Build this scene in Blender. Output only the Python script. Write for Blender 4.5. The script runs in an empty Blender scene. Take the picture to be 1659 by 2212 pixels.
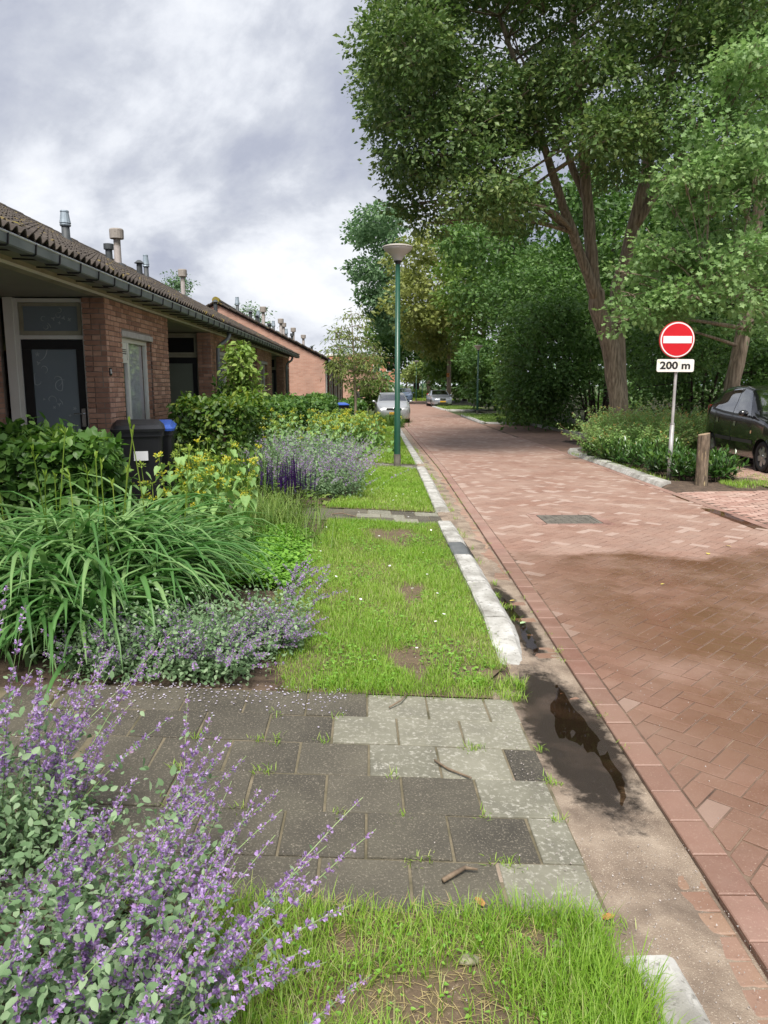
import bpy, math, random
import numpy as np
from mathutils import Vector, Matrix
random.seed(11)
rng = np.random.default_rng(11)
scene = bpy.context.scene
COL = scene.collection
PI = math.pi

# ---------------------------------------------------------------- camera
EYE = 1.65
PITCH = math.radians(9.669)
YAW = math.radians(1.377)
cam = bpy.data.cameras.new("camera")
cam.sensor_fit = 'VERTICAL'
cam.sensor_height = 36.0
cam.lens = 36.0 * 1620.0 / 2212.0
cam.clip_start = 0.05
cam.clip_end = 3000.0
camo = bpy.data.objects.new("camera", cam)
COL.objects.link(camo)
camo.location = (0, 0, EYE)
camo.rotation_euler = (PI / 2 - PITCH, 0, -YAW)
scene.camera = camo

# ---------------------------------------------------------------- light and exposure
SUN_EL, SUN_AZ = math.radians(57), math.radians(190)     # azimuth of the sun, clockwise from +Y
sdir = Vector((math.sin(SUN_AZ) * math.cos(SUN_EL), math.cos(SUN_AZ) * math.cos(SUN_EL), math.sin(SUN_EL)))
sun = bpy.data.lights.new("sun", 'SUN')
sun.energy = 2.1
sun.angle = math.radians(22)
sun.color = (1.0, 0.955, 0.88)
suno = bpy.data.objects.new("sun", sun)
COL.objects.link(suno)
suno.location = (-20, -30, 40)
suno.rotation_euler = sdir.to_track_quat('Z', 'Y').to_euler()

scene.view_settings.view_transform = 'Standard'
scene.view_settings.look = 'None'
scene.view_settings.exposure = 1.45
scene.view_settings.gamma = 1.0
scene.view_settings.use_curve_mapping = False
try:
    scene.cycles.max_bounces = 7
    scene.cycles.diffuse_bounces = 4
    scene.cycles.glossy_bounces = 3
    scene.cycles.transmission_bounces = 5
    scene.cycles.transparent_max_bounces = 8
    scene.cycles.caustics_reflective = False
    scene.cycles.caustics_refractive = False
    scene.cycles.use_denoising = True
except Exception:
    pass

def lin(h):
    h = h.lstrip('#')
    o = []
    for i in (0, 2, 4):
        v = int(h[i:i + 2], 16) / 255.0
        o.append(v / 12.92 if v <= 0.04045 else ((v + 0.055) / 1.055) ** 2.4)
    return (o[0], o[1], o[2], 1.0)

world = bpy.data.worlds.new("World")
scene.world = world
world.use_nodes = True
nt = world.node_tree
nt.nodes.clear()
def N(t, typ, **kw):
    n = t.nodes.new(typ)
    for k, v in kw.items():
        setattr(n, k, v)
    return n
def ramp(t, stops, interp='LINEAR'):
    r = t.nodes.new('ShaderNodeValToRGB')
    r.color_ramp.interpolation = interp
    e = r.color_ramp.elements
    while len(e) < len(stops):
        e.new(0.5)
    for el, (p, c) in zip(e, stops):
        el.position = p
        el.color = c if len(c) == 4 else (c[0], c[1], c[2], 1)
    return r
def mth(t, op, a, b=None, clamp=False):
    n = N(t, 'ShaderNodeMath', operation=op, use_clamp=clamp)
    for i, v in enumerate((a, b)):
        if v is None:
            continue
        if isinstance(v, (int, float)):
            n.inputs[i].default_value = v
        else:
            t.links.new(v, n.inputs[i])
    return n.outputs[0]
def mixc(t, fac, a, b, mode='MIX'):
    n = N(t, 'ShaderNodeMix', data_type='RGBA', blend_type=mode)
    for i, v in ((0, fac), (6, a), (7, b)):
        if isinstance(v, (int, float)):
            n.inputs[i].default_value = v
        elif isinstance(v, tuple):
            n.inputs[i].default_value = v
        else:
            t.links.new(v, n.inputs[i])
    return n.outputs[2]
sky = N(nt, 'ShaderNodeTexSky', sky_type='NISHITA', sun_disc=False)
sky.sun_elevation = SUN_EL
sky.sun_rotation = SUN_AZ
sky.air_density = 1.0
sky.dust_density = 1.2
tc = N(nt, 'ShaderNodeTexCoord')
sep = N(nt, 'ShaderNodeSeparateXYZ')
nt.links.new(tc.outputs['Generated'], sep.inputs[0])
zz = mth(nt, 'ADD', mth(nt, 'MAXIMUM', sep.outputs[2], 0.0), 0.55)
comb = N(nt, 'ShaderNodeCombineXYZ')
nt.links.new(mth(nt, 'DIVIDE', sep.outputs[0], zz), comb.inputs[0])
nt.links.new(mth(nt, 'DIVIDE', sep.outputs[1], zz), comb.inputs[1])
def wnoise(scale, detail, rough, off, dist=0.0):
    mp = N(nt, 'ShaderNodeMapping')
    mp.inputs['Location'].default_value = off
    nt.links.new(comb.outputs[0], mp.inputs[0])
    n = N(nt, 'ShaderNodeTexNoise', noise_dimensions='3D')
    n.inputs['Scale'].default_value = scale
    n.inputs['Detail'].default_value = detail
    n.inputs['Roughness'].default_value = rough
    n.inputs['Distortion'].default_value = dist
    nt.links.new(mp.outputs[0], n.inputs['Vector'])
    return n.outputs[0]
big = wnoise(1.9, 8, 0.58, (3.1, 1.7, 0.3), 0.25)
fine = wnoise(6.5, 9, 0.6, (9.2, 4.0, 1.1), 0.2)
cv = mth(nt, 'ADD', mth(nt, 'MULTIPLY', big, 0.8), mth(nt, 'MULTIPLY', fine, 0.2))
cloud = ramp(nt, [(0.36, (1.5, 1.64, 2.08)), (0.44, (1.82, 1.95, 2.36)), (0.50, (2.35, 2.48, 2.8)), (0.55, (3.1, 3.22, 3.48)), (0.63, (3.9, 3.98, 4.1))])
nt.links.new(cv, cloud.inputs[0])
hole = ramp(nt, [(0.66, (0, 0, 0)), (0.76, (0.55, 0.55, 0.55))])
nt.links.new(wnoise(0.7, 5, 0.5, (1.2, 7.5, 2.0)), hole.inputs[0])
skc = mixc(nt, hole.outputs[0], cloud.outputs[0], sky.outputs[0])
bg = N(nt, 'ShaderNodeBackground')
bg.inputs[1].default_value = 0.1
nt.links.new(skc, bg.inputs[0])
wo = N(nt, 'ShaderNodeOutputWorld')
nt.links.new(bg.outputs[0], wo.inputs[0])

# ---------------------------------------------------------------- lay of the land
def sm(t):
    t = max(0.0, min(1.0, t))
    return t * t * (3 - 2 * t)
def gz(y):
    return -0.3 * sm((y - 6) / 34.0)
def hz(x, y):
    z = gz(y)
    if x < 1:
        z += 0.05 * min(1 - x, 2.2)
    return z
def hzv(x, y):
    t = np.clip((y - 6) / 34.0, 0, 1)
    return -0.3 * t * t * (3 - 2 * t) + np.where(x < 1, 0.05 * np.minimum(1 - x, 2.2), 0)
KERB_Y, KERB_X = [-4, 4, 5, 9, 10, 14.4, 16.5, 31, 38], [0.93, 0.985, 1.02, 1.05, 1.12, 1.2, 1.27, 1.53, 1.6]
STR_Y, STR_X = [-4, 1.9, 4.3, 7.2, 10.4, 15.5, 26.4, 31.3, 38, 55, 67, 80, 99, 121, 160], [1.02, 1.14, 1.2, 1.28, 1.36, 1.5, 1.66, 1.73, 1.78, 2.4, 3.0, 4.0, 5.75, 9.5, 18]
RGT_Y, RGT_X = [-4, 12, 20, 37, 57, 67, 81, 115, 160], [4.55, 4.82, 5.16, 5.78, 5.95, 6.0, 7.6, 11.5, 21]
def kx(y): return float(np.interp(y, KERB_Y, KERB_X))
def sx(y): return float(np.interp(y, STR_Y, STR_X))
def rx(y): return float(np.interp(y, RGT_Y, RGT_X))
# survey helper: turns a bearing seen from the surveyor's eye point into a point at distance y along the street
_cp, _sp, _cy, _sy = math.cos(PITCH), math.sin(PITCH), math.cos(YAW), math.sin(YAW)
def at(u, v, y):
    a, b = (u - 829.5) / 1620.0, (1106 - v) / 1620.0
    dx = _sy * _cp + a * _cy + b * _sy * _sp
    dy = _cy * _cp - a * _sy + b * _cy * _sp
    dz = -_sp + b * _cp
    t = y / dy
    return Vector((dx * t, y, EYE + dz * t))

# ---------------------------------------------------------------- mesh and object helpers
WM = {}
def link(o, parent=None):
    COL.objects.link(o)
    if parent is not None:
        o.parent = parent
        o.matrix_parent_inverse = WM[parent.name].inverted()
    WM[o.name] = o.matrix_basis.copy()
    return o
def tag(o, label=None, cat=None, group=None, kind=None):
    if label: o['label'] = label
    if cat: o['category'] = cat
    if group: o['group'] = group
    if kind: o['kind'] = kind
    return o
def thing(name, label, cat, loc=(0, 0, 0), rz=0.0, group=None):
    o = bpy.data.objects.new(name, None)
    o.empty_display_size = 0.2
    o.location = loc
    o.rotation_euler = (0, 0, rz)
    o.matrix_basis = Matrix.Translation(loc) @ Matrix.Rotation(rz, 4, 'Z')
    link(o)
    return tag(o, label, cat, group)
def put(name, me, parent=None, loc=None, mtx=None):
    o = bpy.data.objects.new(name, me)
    if mtx is not None:
        o.matrix_basis = mtx
    elif loc is not None:
        o.location = loc
        o.matrix_basis = Matrix.Translation(loc)
    return link(o, parent)
def local(parent):
    """world matrix of a thing, to place parts built in its own frame"""
    return WM[parent.name]

def raw_mesh(name, V, loops, totals, mats, mi=None, rnd=None, smooth=False):
    me = bpy.data.meshes.new(name)
    V = np.asarray(V, dtype=np.float32).reshape(-1, 3)
    loops = np.asarray(loops, dtype=np.int32)
    totals = np.asarray(totals, dtype=np.int32)
    me.vertices.add(len(V)); me.vertices.foreach_set('co', V.ravel())
    me.loops.add(len(loops)); me.loops.foreach_set('vertex_index', loops)
    me.polygons.add(len(totals))
    st = np.zeros(len(totals), dtype=np.int32); st[1:] = np.cumsum(totals)[:-1]
    me.polygons.foreach_set('loop_start', st)
    if mi is not None:
        me.polygons.foreach_set('material_index', np.asarray(mi, dtype=np.int32))
    me.polygons.foreach_set('use_smooth', np.full(len(totals), bool(smooth)))
    for m in (mats if isinstance(mats, (list, tuple)) else [mats]):
        me.materials.append(m)
    if rnd is not None:
        a = me.attributes.new('rnd', 'FLOAT', 'POINT')
        a.data.foreach_set('value', np.asarray(rnd, dtype=np.float32))
    me.update(calc_edges=True)
    return me

class MB:
    def __init__(s):
        s.V, s.F, s.I, s.R = [], [], [], []
        s.mi = 0
        s.r = 0.5
    def add(s, V, F):
        b = len(s.V)
        s.V += [tuple(v) for v in V]
        s.R += [s.r] * len(V)
        for f in F:
            s.F.append(tuple(b + i for i in f)); s.I.append(s.mi)
        return s
    def box(s, c, d, rz=0.0, bev=0.0, tilt=None):
        x, y, z = d[0] / 2, d[1] / 2, d[2] / 2
        if bev > 0:
            V = []
            b = bev
            for (zz, i) in ((-z, b), (-z + b, 0), (z - b, 0), (z, b)):
                V += [(-x + i, -y + i, zz), (x - i, -y + i, zz), (x - i, y - i, zz), (-x + i, y - i, zz)]
            F = [(3, 2, 1, 0), (12, 13, 14, 15)]
            for k in range(3):
                for j in range(4):
                    F.append((k * 4 + j, k * 4 + (j + 1) % 4, k * 4 + 4 + (j + 1) % 4, k * 4 + 4 + j))
        else:
            V = [(-x, -y, -z), (x, -y, -z), (x, y, -z), (-x, y, -z), (-x, -y, z), (x, -y, z), (x, y, z), (-x, y, z)]
            F = [(3, 2, 1, 0), (4, 5, 6, 7), (0, 1, 5, 4), (1, 2, 6, 5), (2, 3, 7, 6), (3, 0, 4, 7)]
        M = Matrix.Rotation(rz, 3, 'Z')
        if tilt is not None:
            M = tilt
        return s.add([tuple(M @ Vector(v) + Vector(c)) for v in V], F)
    def tube(s, pts, radii, n=8, cap=True):
        pts = [Vector(p) for p in pts]
        if isinstance(radii, (int, float)):
            radii = [radii] * len(pts)
        V, F = [], []
        up = Vector((0.13, 0.21, 0.97)).normalized()
        pn = None
        for i, p in enumerate(pts):
            d = (pts[min(i + 1, len(pts) - 1)] - pts[max(i - 1, 0)])
            if d.length < 1e-9: d = Vector((0, 0, 1))
            d.normalize()
            if pn is None:
                a = up if abs(d.dot(up)) < 0.95 else Vector((1, 0, 0))
                nx = (a - d * a.dot(d)).normalized()
            else:
                nx = (pn - d * pn.dot(d))
                nx = nx.normalized() if nx.length > 1e-6 else Vector((1, 0, 0))
            pn = nx
            ny = d.cross(nx)
            for k in range(n):
                t = 2 * PI * k / n
                V.append(p + (nx * math.cos(t) + ny * math.sin(t)) * radii[i])
        for i in range(len(pts) - 1):
            for k in range(n):
                F.append((i * n + k, i * n + (k + 1) % n, (i + 1) * n + (k + 1) % n, (i + 1) * n + k))
        if cap:
            F.append(tuple(range(n - 1, -1, -1)))
            F.append(tuple((len(pts) - 1) * n + k for k in range(n)))
        return s.add(V, F)
    def lathe(s, prof, c=(0, 0, 0), n=24, axis='Z', cap=True):
        V, F = [], []
        for r, z in prof:
            for k in range(n):
                t = 2 * PI * k / n
                p = (r * math.cos(t), r * math.sin(t), z)
                if axis == 'X': p = (p[2], p[0], p[1])
                if axis == 'Y': p = (p[1], p[2], p[0])
                V.append((p[0] + c[0], p[1] + c[1], p[2] + c[2]))
        for i in range(len(prof) - 1):
            for k in range(n):
                F.append((i * n + k, i * n + (k + 1) % n, (i + 1) * n + (k + 1) % n, (i + 1) * n + k))
        if cap:
            F.append(tuple(range(n - 1, -1, -1)))
            F.append(tuple((len(prof) - 1) * n + k for k in range(n)))
        return s.add(V, F)
    def prism(s, poly, z0, z1, inset=0.0):
        """poly: list of (x, y); z0/z1 numbers or functions of (x, y)"""
        n = len(poly)
        f0 = z0 if callable(z0) else (lambda x, y: z0)
        f1 = z1 if callable(z1) else (lambda x, y: z1)
        cx = sum(p[0] for p in poly) / n; cy = sum(p[1] for p in poly) / n
        V = [(x, y, f0(x, y)) for x, y in poly]
        top = []
        for x, y in poly:
            d = math.hypot(x - cx, y - cy) or 1
            k = max(0.0, 1 - inset * 1.4 / d)
            top.append((cx + (x - cx) * k, cy + (y - cy) * k))
        if inset > 0:
            V += [(x, y, f1(x, y) - inset * 0.7) for x, y in poly]
        V += [(x, y, f1(x, y)) for x, y in top]
        L = 3 if inset > 0 else 2
        F = [tuple(range((L - 1) * n, L * n))]
        for l in range(L - 1):
            for k in range(n):
                F.append((l * n + k, l * n + (k + 1) % n, (l + 1) * n + (k + 1) % n, (l + 1) * n + k))
        return s.add(V, F)
    def mesh(s, name, mats, smooth=False):
        loops = [i for f in s.F for i in f]
        return raw_mesh(name, s.V, loops, [len(f) for f in s.F], mats, s.I, s.R, smooth)
    def build(s, name, mats, parent=None, smooth=False, mtx=None):
        return put(name, s.mesh(name, mats, smooth), parent, mtx=mtx)

class Cloud:
    """many copies of small templates merged into one mesh"""
    def __init__(s):
        s.V, s.L, s.T, s.M, s.R = [], [], [], [], []
        s.n = 0
    def add(s, tpl, pos, R, sc, rnd=None, mi=0):
        tv, tf = tpl
        tv = np.asarray(tv, dtype=np.float64)
        n = len(pos)
        if n == 0: return s
        sc = np.asarray(sc, dtype=np.float64)
        if sc.ndim == 0: sc = np.full(n, float(sc))
        lv = tv[None] * (sc[:, None, None] if sc.ndim == 1 else sc[:, None, :])
        v = np.einsum('nij,nkj->nki', R, lv) + np.asarray(pos)[:, None, :]
        k = len(tv)
        fl = np.concatenate([np.asarray(f) for f in tf])
        tot = np.array([len(f) for f in tf])
        off = s.n + np.arange(n)[:, None] * k
        s.V.append(v.reshape(-1, 3)); s.L.append((off + fl[None]).ravel())
        s.T.append(np.tile(tot, n)); s.M.append(np.full(n * len(tot), mi))
        if rnd is None: rnd = rng.random(n)
        s.R.append(np.repeat(rnd, k))
        s.n += n * k
        return s
    def raw(s, V, F, rnd=0.5, mi=0):
        V = np.asarray(V, dtype=np.float64)
        s.V.append(V); s.L.append(np.concatenate([np.asarray(f) + s.n for f in F]))
        s.T.append(np.array([len(f) for f in F])); s.M.append(np.full(len(F), mi))
        s.R.append(np.full(len(V), rnd) if np.ndim(rnd) == 0 else rnd); s.n += len(V)
        return s
    def mesh(s, name, mats, smooth=False):
        return raw_mesh(name, np.concatenate(s.V), np.concatenate(s.L), np.concatenate(s.T), mats, np.concatenate(s.M), np.concatenate(s.R), smooth)
    def build(s, name, mats, parent=None, smooth=False):
        return put(name, s.mesh(name, mats, smooth), parent)

def nrm(a):
    return a / np.maximum(np.linalg.norm(a, axis=-1, keepdims=True), 1e-9)
def frames(d, up):
    """local y = d, local z close to up"""
    y = nrm(np.asarray(d, dtype=np.float64))
    up = np.asarray(up, dtype=np.float64)
    z = up - y * (up * y).sum(-1, keepdims=True)
    bad = np.linalg.norm(z, axis=-1) < 1e-4
    if bad.any(): z[bad] = np.cross(y[bad], np.array([1.0, 0.3, 0.2]))
    z = nrm(z)
    x = np.cross(y, z)
    return np.stack([x, y, z], axis=-1)
def rdir(n):
    return nrm(rng.normal(size=(n, 3)))
LEAF2 = ([(0, 0, 0), (-0.32, 0.48, 0.06), (0, 1, -0.06), (0.32, 0.48, 0.06)], [(0, 2, 1), (0, 3, 2)])
LEAF4 = ([(0, 0, 0), (-0.27, 0.25, 0.05), (-0.25, 0.65, 0.05), (0, 1, -0.08), (0.25, 0.65, 0.05), (0.27, 0.25, 0.05), (0, 0.45, 0)],
         [(0, 6, 2, 1), (6, 3, 2), (0, 5, 4, 6), (6, 4, 3)])
LOBED = ([(0, 0, 0), (-0.30, 0.18, 0.03), (-0.16, 0.36, 0.0), (-0.42, 0.60, 0.05), (-0.17, 0.68, 0), (0, 1.0, -0.05), (0.17, 0.68, 0), (0.42, 0.60, 0.05), (0.16, 0.36, 0.0), (0.30, 0.18, 0.03)],
         [(0, 2, 1), (0, 8, 6, 4, 2), (2, 4, 3), (4, 6, 5), (6, 8, 7), (0, 9, 8)])
LANCE = ([(0, 0, 0), (-0.11, 0.3, 0.03), (-0.12, 0.65, 0.02), (0, 1, -0.08), (0.12, 0.65, 0.02), (0.11, 0.3, 0.03)], [(0, 3, 2, 1), (0, 5, 4, 3)])
HEART = ([(0, 0.04, 0), (-0.2, -0.04, 0.04), (-0.36, 0.16, 0.06), (-0.28, 0.5, 0.03), (0, 1, -0.12), (0.28, 0.5, 0.03), (0.36, 0.16, 0.06), (0.2, -0.04, 0.04)], [(0, 4, 3, 2, 1), (0, 7, 6, 5, 4)])
BLADE = ([(-0.5, 0, 0), (0.5, 0, 0), (0.38, 0.55, 0.06), (-0.38, 0.55, 0.06), (0, 1, 0.26)], [(0, 1, 2, 3), (3, 2, 4)])

# ---------------------------------------------------------------- materials
def mk(name, cols, nscale=6.0, rough=0.75, bump=0.0, bscale=60.0, rmix=0.0, rcols=None, metal=0.0, spec=0.5, transl=0.0, coat=0.0, ndetail=5, speck=None, stretch=None, sheen=None, objspace=False):
    """colour ramp over world-space noise; rcols = second ramp over the per-piece number, mixed in by rmix"""
    m = bpy.data.materials.new(name)
    m.use_nodes = True
    t = m.node_tree
    b = t.nodes['Principled BSDF']
    out = t.nodes['Material Output']
    if objspace:
        pos = N(t, 'ShaderNodeTexCoord').outputs['Object']
    else:
        pos = N(t, 'ShaderNodeNewGeometry').outputs['Position']
    if stretch:
        mp = N(t, 'ShaderNodeMapping'); mp.inputs['Scale'].default_value = stretch
        t.links.new(pos, mp.inputs[0]); pos = mp.outputs[0]
    def noise(sc, det=5, ro=0.6):
        n = N(t, 'ShaderNodeTexNoise'); n.inputs['Scale'].default_value = sc; n.inputs['Detail'].default_value = det; n.inputs['Roughness'].default_value = ro
        t.links.new(pos, n.inputs['Vector']); return n.outputs[0]
    cols = [lin(c) if isinstance(c, str) else c for c in cols]
    if len(cols) > 1:
        k = len(cols) - 1
        r = ramp(t, [(0.3 + 0.4 * i / k, c) for i, c in enumerate(cols)])
        t.links.new(noise(nscale, ndetail), r.inputs[0])
        col = r.outputs[0]
    else:
        col = cols[0]
    if rcols:
        rcols = [(p, lin(c) if isinstance(c, str) else c) for p, c in rcols]
        a = N(t, 'ShaderNodeAttribute', attribute_name='rnd')
        r2 = ramp(t, rcols)
        t.links.new(a.outputs['Fac'], r2.inputs[0])
        col = mixc(t, rmix, col, r2.outputs[0])
    if speck:
        sc, lo, hi, c = speck
        r3 = ramp(t, [(lo, (0, 0, 0)), (hi, (1, 1, 1))])
        t.links.new(noise(sc, 3, 0.7), r3.inputs[0])
        col = mixc(t, r3.outputs[0], col, lin(c))
    if isinstance(col, tuple): b.inputs['Base Color'].default_value = col
    else: t.links.new(col, b.inputs['Base Color'])
    b.inputs['Roughness'].default_value = rough
    b.inputs['Metallic'].default_value = metal
    b.inputs['Specular IOR Level'].default_value = spec
    if coat: b.inputs['Coat Weight'].default_value = coat; b.inputs['Coat Roughness'].default_value = 0.04
    if bump > 0:
        bp = N(t, 'ShaderNodeBump'); bp.inputs['Strength'].default_value = bump; bp.inputs['Distance'].default_value = 0.01
        t.links.new(noise(bscale, 6, 0.65), bp.inputs['Height']); t.links.new(bp.outputs[0], b.inputs['Normal'])
    if transl > 0:
        tr = N(t, 'ShaderNodeBsdfTranslucent')
        if isinstance(col, tuple): tr.inputs[0].default_value = col
        else:
            g = N(t, 'ShaderNodeHueSaturation'); g.inputs['Value'].default_value = 1.5; g.inputs['Saturation'].default_value = 1.1
            t.links.new(col, g.inputs['Color']); t.links.new(g.outputs[0], tr.inputs[0])
        ms = N(t, 'ShaderNodeMixShader'); ms.inputs[0].default_value = transl
        t.links.new(b.outputs[0], ms.inputs[1]); t.links.new(tr.outputs[0], ms.inputs[2]); t.links.new(ms.outputs[0], out.inputs[0])
    return m
def leafmat(name, dark, mid, light, rough=0.5, transl=0.28, patch=0.9, spec=0.4):
    rc = [(0.0, dark), (0.5, mid), (0.9, light), (1.0, light)]
    if name == 'grass_blade': rc = [(0.0, dark), (0.45, mid), (0.86, light), (0.93, '#b9b47c'), (1.0, '#cfc79a')]
    return mk(name, [dark, mid], nscale=patch, rough=rough, rmix=0.6, rcols=rc, transl=transl, spec=spec, ndetail=3)
def glassmat(name, tint=(0.97, 0.98, 0.98, 1), refl=0.12, ior=1.5):
    m = bpy.data.materials.new(name); m.use_nodes = True
    t = m.node_tree; t.nodes.clear()
    o = N(t, 'ShaderNodeOutputMaterial'); tr = N(t, 'ShaderNodeBsdfTransparent'); tr.inputs[0].default_value = tint
    gl = N(t, 'ShaderNodeBsdfGlossy'); gl.inputs['Roughness'].default_value = 0.02
    fr = N(t, 'ShaderNodeFresnel')
    bf = N(t, 'ShaderNodeNewGeometry').outputs['Backfacing']
    t.links.new(mth(t, 'ADD', mth(t, 'MULTIPLY', bf, 1.0 / ior - ior), ior), fr.inputs[0])
    f = mth(t, 'ADD', fr.outputs[0], refl, True)
    ms = N(t, 'ShaderNodeMixShader')
    t.links.new(f, ms.inputs[0]); t.links.new(tr.outputs[0], ms.inputs[1]); t.links.new(gl.outputs[0], ms.inputs[2]); t.links.new(ms.outputs[0], o.inputs[0])
    return m
M = {}
M['soil'] = mk('soil', ['#3a2f28', '#55463a', '#6b5a4b'], 9, 0.95, 0.9, 45, speck=(70, 0.62, 0.7, '#8d7b68'))
M['earth'] = mk('earth', ['#4d5a2c', '#3c4a22', '#5b5238'], 1.5, 0.95, 0.5, 20)
M['turf'] = mk('turf', ['#574a3a', '#6a5a48', '#5c5a34'], 6, 0.95, 0.9, 70, speck=(60, 0.6, 0.68, '#8a7a66'))
M['sand_dry'] = mk('sand_dry', ['#776759', '#908070', '#a69685'], 5, 0.9, 0.7, 160, speck=(190, 0.60, 0.66, '#c8baa8'))
M['concrete'] = mk('concrete', ['#85827b', '#acaaa4', '#cbcac6'], 5, 0.85, 0.6, 70, speck=(28, 0.56, 0.70, '#6e6b63'))
M['slab_dark'] = mk('slab_dark', ['#403c35', '#565147', '#6a6557'], 2.6, 0.8, 0.8, 150, rmix=0.3, rcols=[(0, '#403d37'), (0.6, '#5a564b'), (1, '#726d5f')], speck=(120, 0.55, 0.68, '#8e8677'))
M['slab_pale'] = mk('slab_pale', ['#68665a', '#7b7969', '#8d8b7c'], 5, 0.85, 0.45, 150, rmix=0.35, rcols=[(0, '#66645a'), (1, '#8f8c7e')], speck=(48, 0.52, 0.74, '#b3b0a5'))
M['joint'] = mk('joint', ['#3e3730', '#55493e', '#6d6052'], 14, 0.95, 0.6, 80)
M['road_joint'] = mk('road_joint', ['#4a3c33', '#6d5a4c', '#917c69'], 3, 0.95, 0.4, 80)
M['slab_joint'] = mk('slab_joint', ['#4d4a36', '#6e6652', '#857a66'], 8, 0.95, 0.6, 80)
M['bark'] = mk('bark', ['#5a5044', '#8c7d6c', '#b3a492'], 3, 0.95, 1.0, 10, stretch=(7, 7, 0.8))
M['bark_dark'] = mk('bark_dark', ['#241e18', '#3d332a', '#4d4436'], 3, 0.95, 1.0, 10, stretch=(5, 5, 0.9))
M['twig'] = mk('twig', ['#7d6a54', '#9a876d'], 9, 0.9)
M['logwood'] = mk('logwood', ['#453c33', '#6f6152', '#948371'], 4, 0.92, 1.0, 16, stretch=(8, 8, 1.2), speck=(4.5, 0.56, 0.66, '#b5a27c'))
M['logtop'] = mk('logtop', ['#8c775d', '#a8937a'], 12, 0.9, 0.5, 40)
M['green_paint'] = mk('green_paint', ['#1b4434', '#234f3d', '#1f4838'], 3, 0.35, 0.05, 60, spec=0.5)
M['galv'] = mk('galv', ['#8f8d8b', '#b0aeac', '#c9c7c5'], 9, 0.5, 0.15, 40, metal=0.35, stretch=(1, 1, 0.4))
M['zinc'] = mk('zinc', ['#6d7578', '#7f878a', '#8c9396'], 3, 0.5, 0.1, 30, metal=0.3)
M['zinc_edge'] = mk('zinc_edge', ['#aab0b4', '#c3c8cb'], 4, 0.4, metal=0.4)
M['black_iron'] = mk('black_iron', ['#1c1c1d', '#2a2a2a'], 10, 0.5)
M['cream'] = mk('cream', ['#8f8b76', '#a19d88', '#b1ad98'], 3, 0.7, 0.15, 40)
M['soffit'] = mk('soffit', ['#83857a', '#8f9186'], 2, 0.8)
M['white_frame'] = mk('white_frame', ['#dcdcd2', '#e8e8e0'], 3, 0.45)
M['lintel'] = mk('lintel', ['#a9a6a2', '#c4c2be'], 9, 0.8, 0.2, 60)
M['black_frame'] = mk('black_frame', ['#171819', '#1f2021'], 5, 0.4)
M['frost'] = mk('frost', ['#77838a', '#828d92'], 1.5, 0.3, spec=0.5)
M['frost2'] = mk('frost2', ['#6d7568', '#788072'], 1.5, 0.35)
M['scroll'] = mk('scroll', ['#a5aeb2', '#b3bbbe'], 5, 0.5)
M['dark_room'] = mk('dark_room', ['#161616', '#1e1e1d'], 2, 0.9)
M['curtain'] = mk('curtain', ['#e2e2ea', '#f0f0f4'], 4, 0.9, transl=0.25)
M['glass'] = glassmat('glass', refl=0.01, ior=1.4)
M['glass_dark'] = glassmat('glass_dark', (0.30, 0.34, 0.36, 1), 0.10)
M['mortar'] = mk('mortar', ['#857a70', '#998e83'], 8, 0.95, 0.4, 120)
M['brick'] = mk('brick', ['#98725f', '#af8670', '#c29c86'], 16, 0.9, 0.5, 90, rmix=0.65, rcols=[(0, '#866354'), (0.35, '#a37a66'), (0.7, '#b78d76'), (1, '#c9a18b')])
M['tile'] = mk('tile', ['#37322e', '#47403b', '#575049'], 7, 0.95, 0.9, 50, rmix=0.4, rcols=[(0, '#332e2b'), (1, '#5c544c')], speck=(5, 0.60, 0.68, '#77683a'))
M['moss'] = mk('moss', ['#6f6a2a', '#8d7f37', '#5e5c2c'], 20, 0.98, 0.8, 60)
M['vent_pale'] = mk('vent_pale', ['#a49c98', '#bdb4b0'], 8, 0.7)
M['vent_cap'] = mk('vent_cap', ['#8f877f', '#a29a92'], 5, 0.8, speck=(14, 0.6, 0.7, '#6e675f'))
M['vent_dark'] = mk('vent_dark', ['#3b3f42', '#4b5053'], 6, 0.6)
M['vent_zinc'] = mk('vent_zinc', ['#8b98a3', '#a3b0b9'], 5, 0.45, metal=0.3)
M['plastic_black'] = mk('plastic_black', ['#1b1c20', '#232429'], 3, 0.45)
M['plastic_blue'] = mk('plastic_blue', ['#2c4fa3', '#3a5fb5'], 3, 0.4)
M['paper'] = mk('paper', ['#e2e3e6'], 3, 0.6)
M['sign_red'] = mk('sign_red', ['#c4141f', '#cf1a24'], 3, 0.35, bump=0.05, bscale=25)
M['sign_rim'] = mk('sign_rim', ['#b5362c', '#a5302a'], 6, 0.5)
M['sign_white'] = mk('sign_white', ['#e6e4e4', '#f0eeee'], 3, 0.4)
M['sign_plate'] = mk('sign_plate', ['#e2e0d8', '#ecebe6'], 4, 0.45, speck=(9, 0.56, 0.70, '#d3cc9c'))
M['algae'] = mk('algae', ['#c9c08a', '#d8d3b4'], 14, 0.7)
M['ink'] = mk('ink', ['#1d1b1a'], 3, 0.5)
M['lamp_glass'] = mk('lamp_glass', ['#d8d5d2', '#e6e3e0'], 5, 0.3, transl=0.3)
M['lamp_top'] = mk('lamp_top', ['#a8a19a', '#b8b1aa'], 5, 0.6)
M['iron'] = mk('iron', ['#5b564f', '#6f6a62', '#837c72'], 9, 0.7, 0.5, 60, metal=0.2)
M['grate'] = mk('grate', ['#6f7274', '#868889'], 9, 0.5, 0.2, 60, metal=0.4)
M['rubber'] = mk('rubber', ['#18181a', '#242426'], 12, 0.85)
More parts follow.
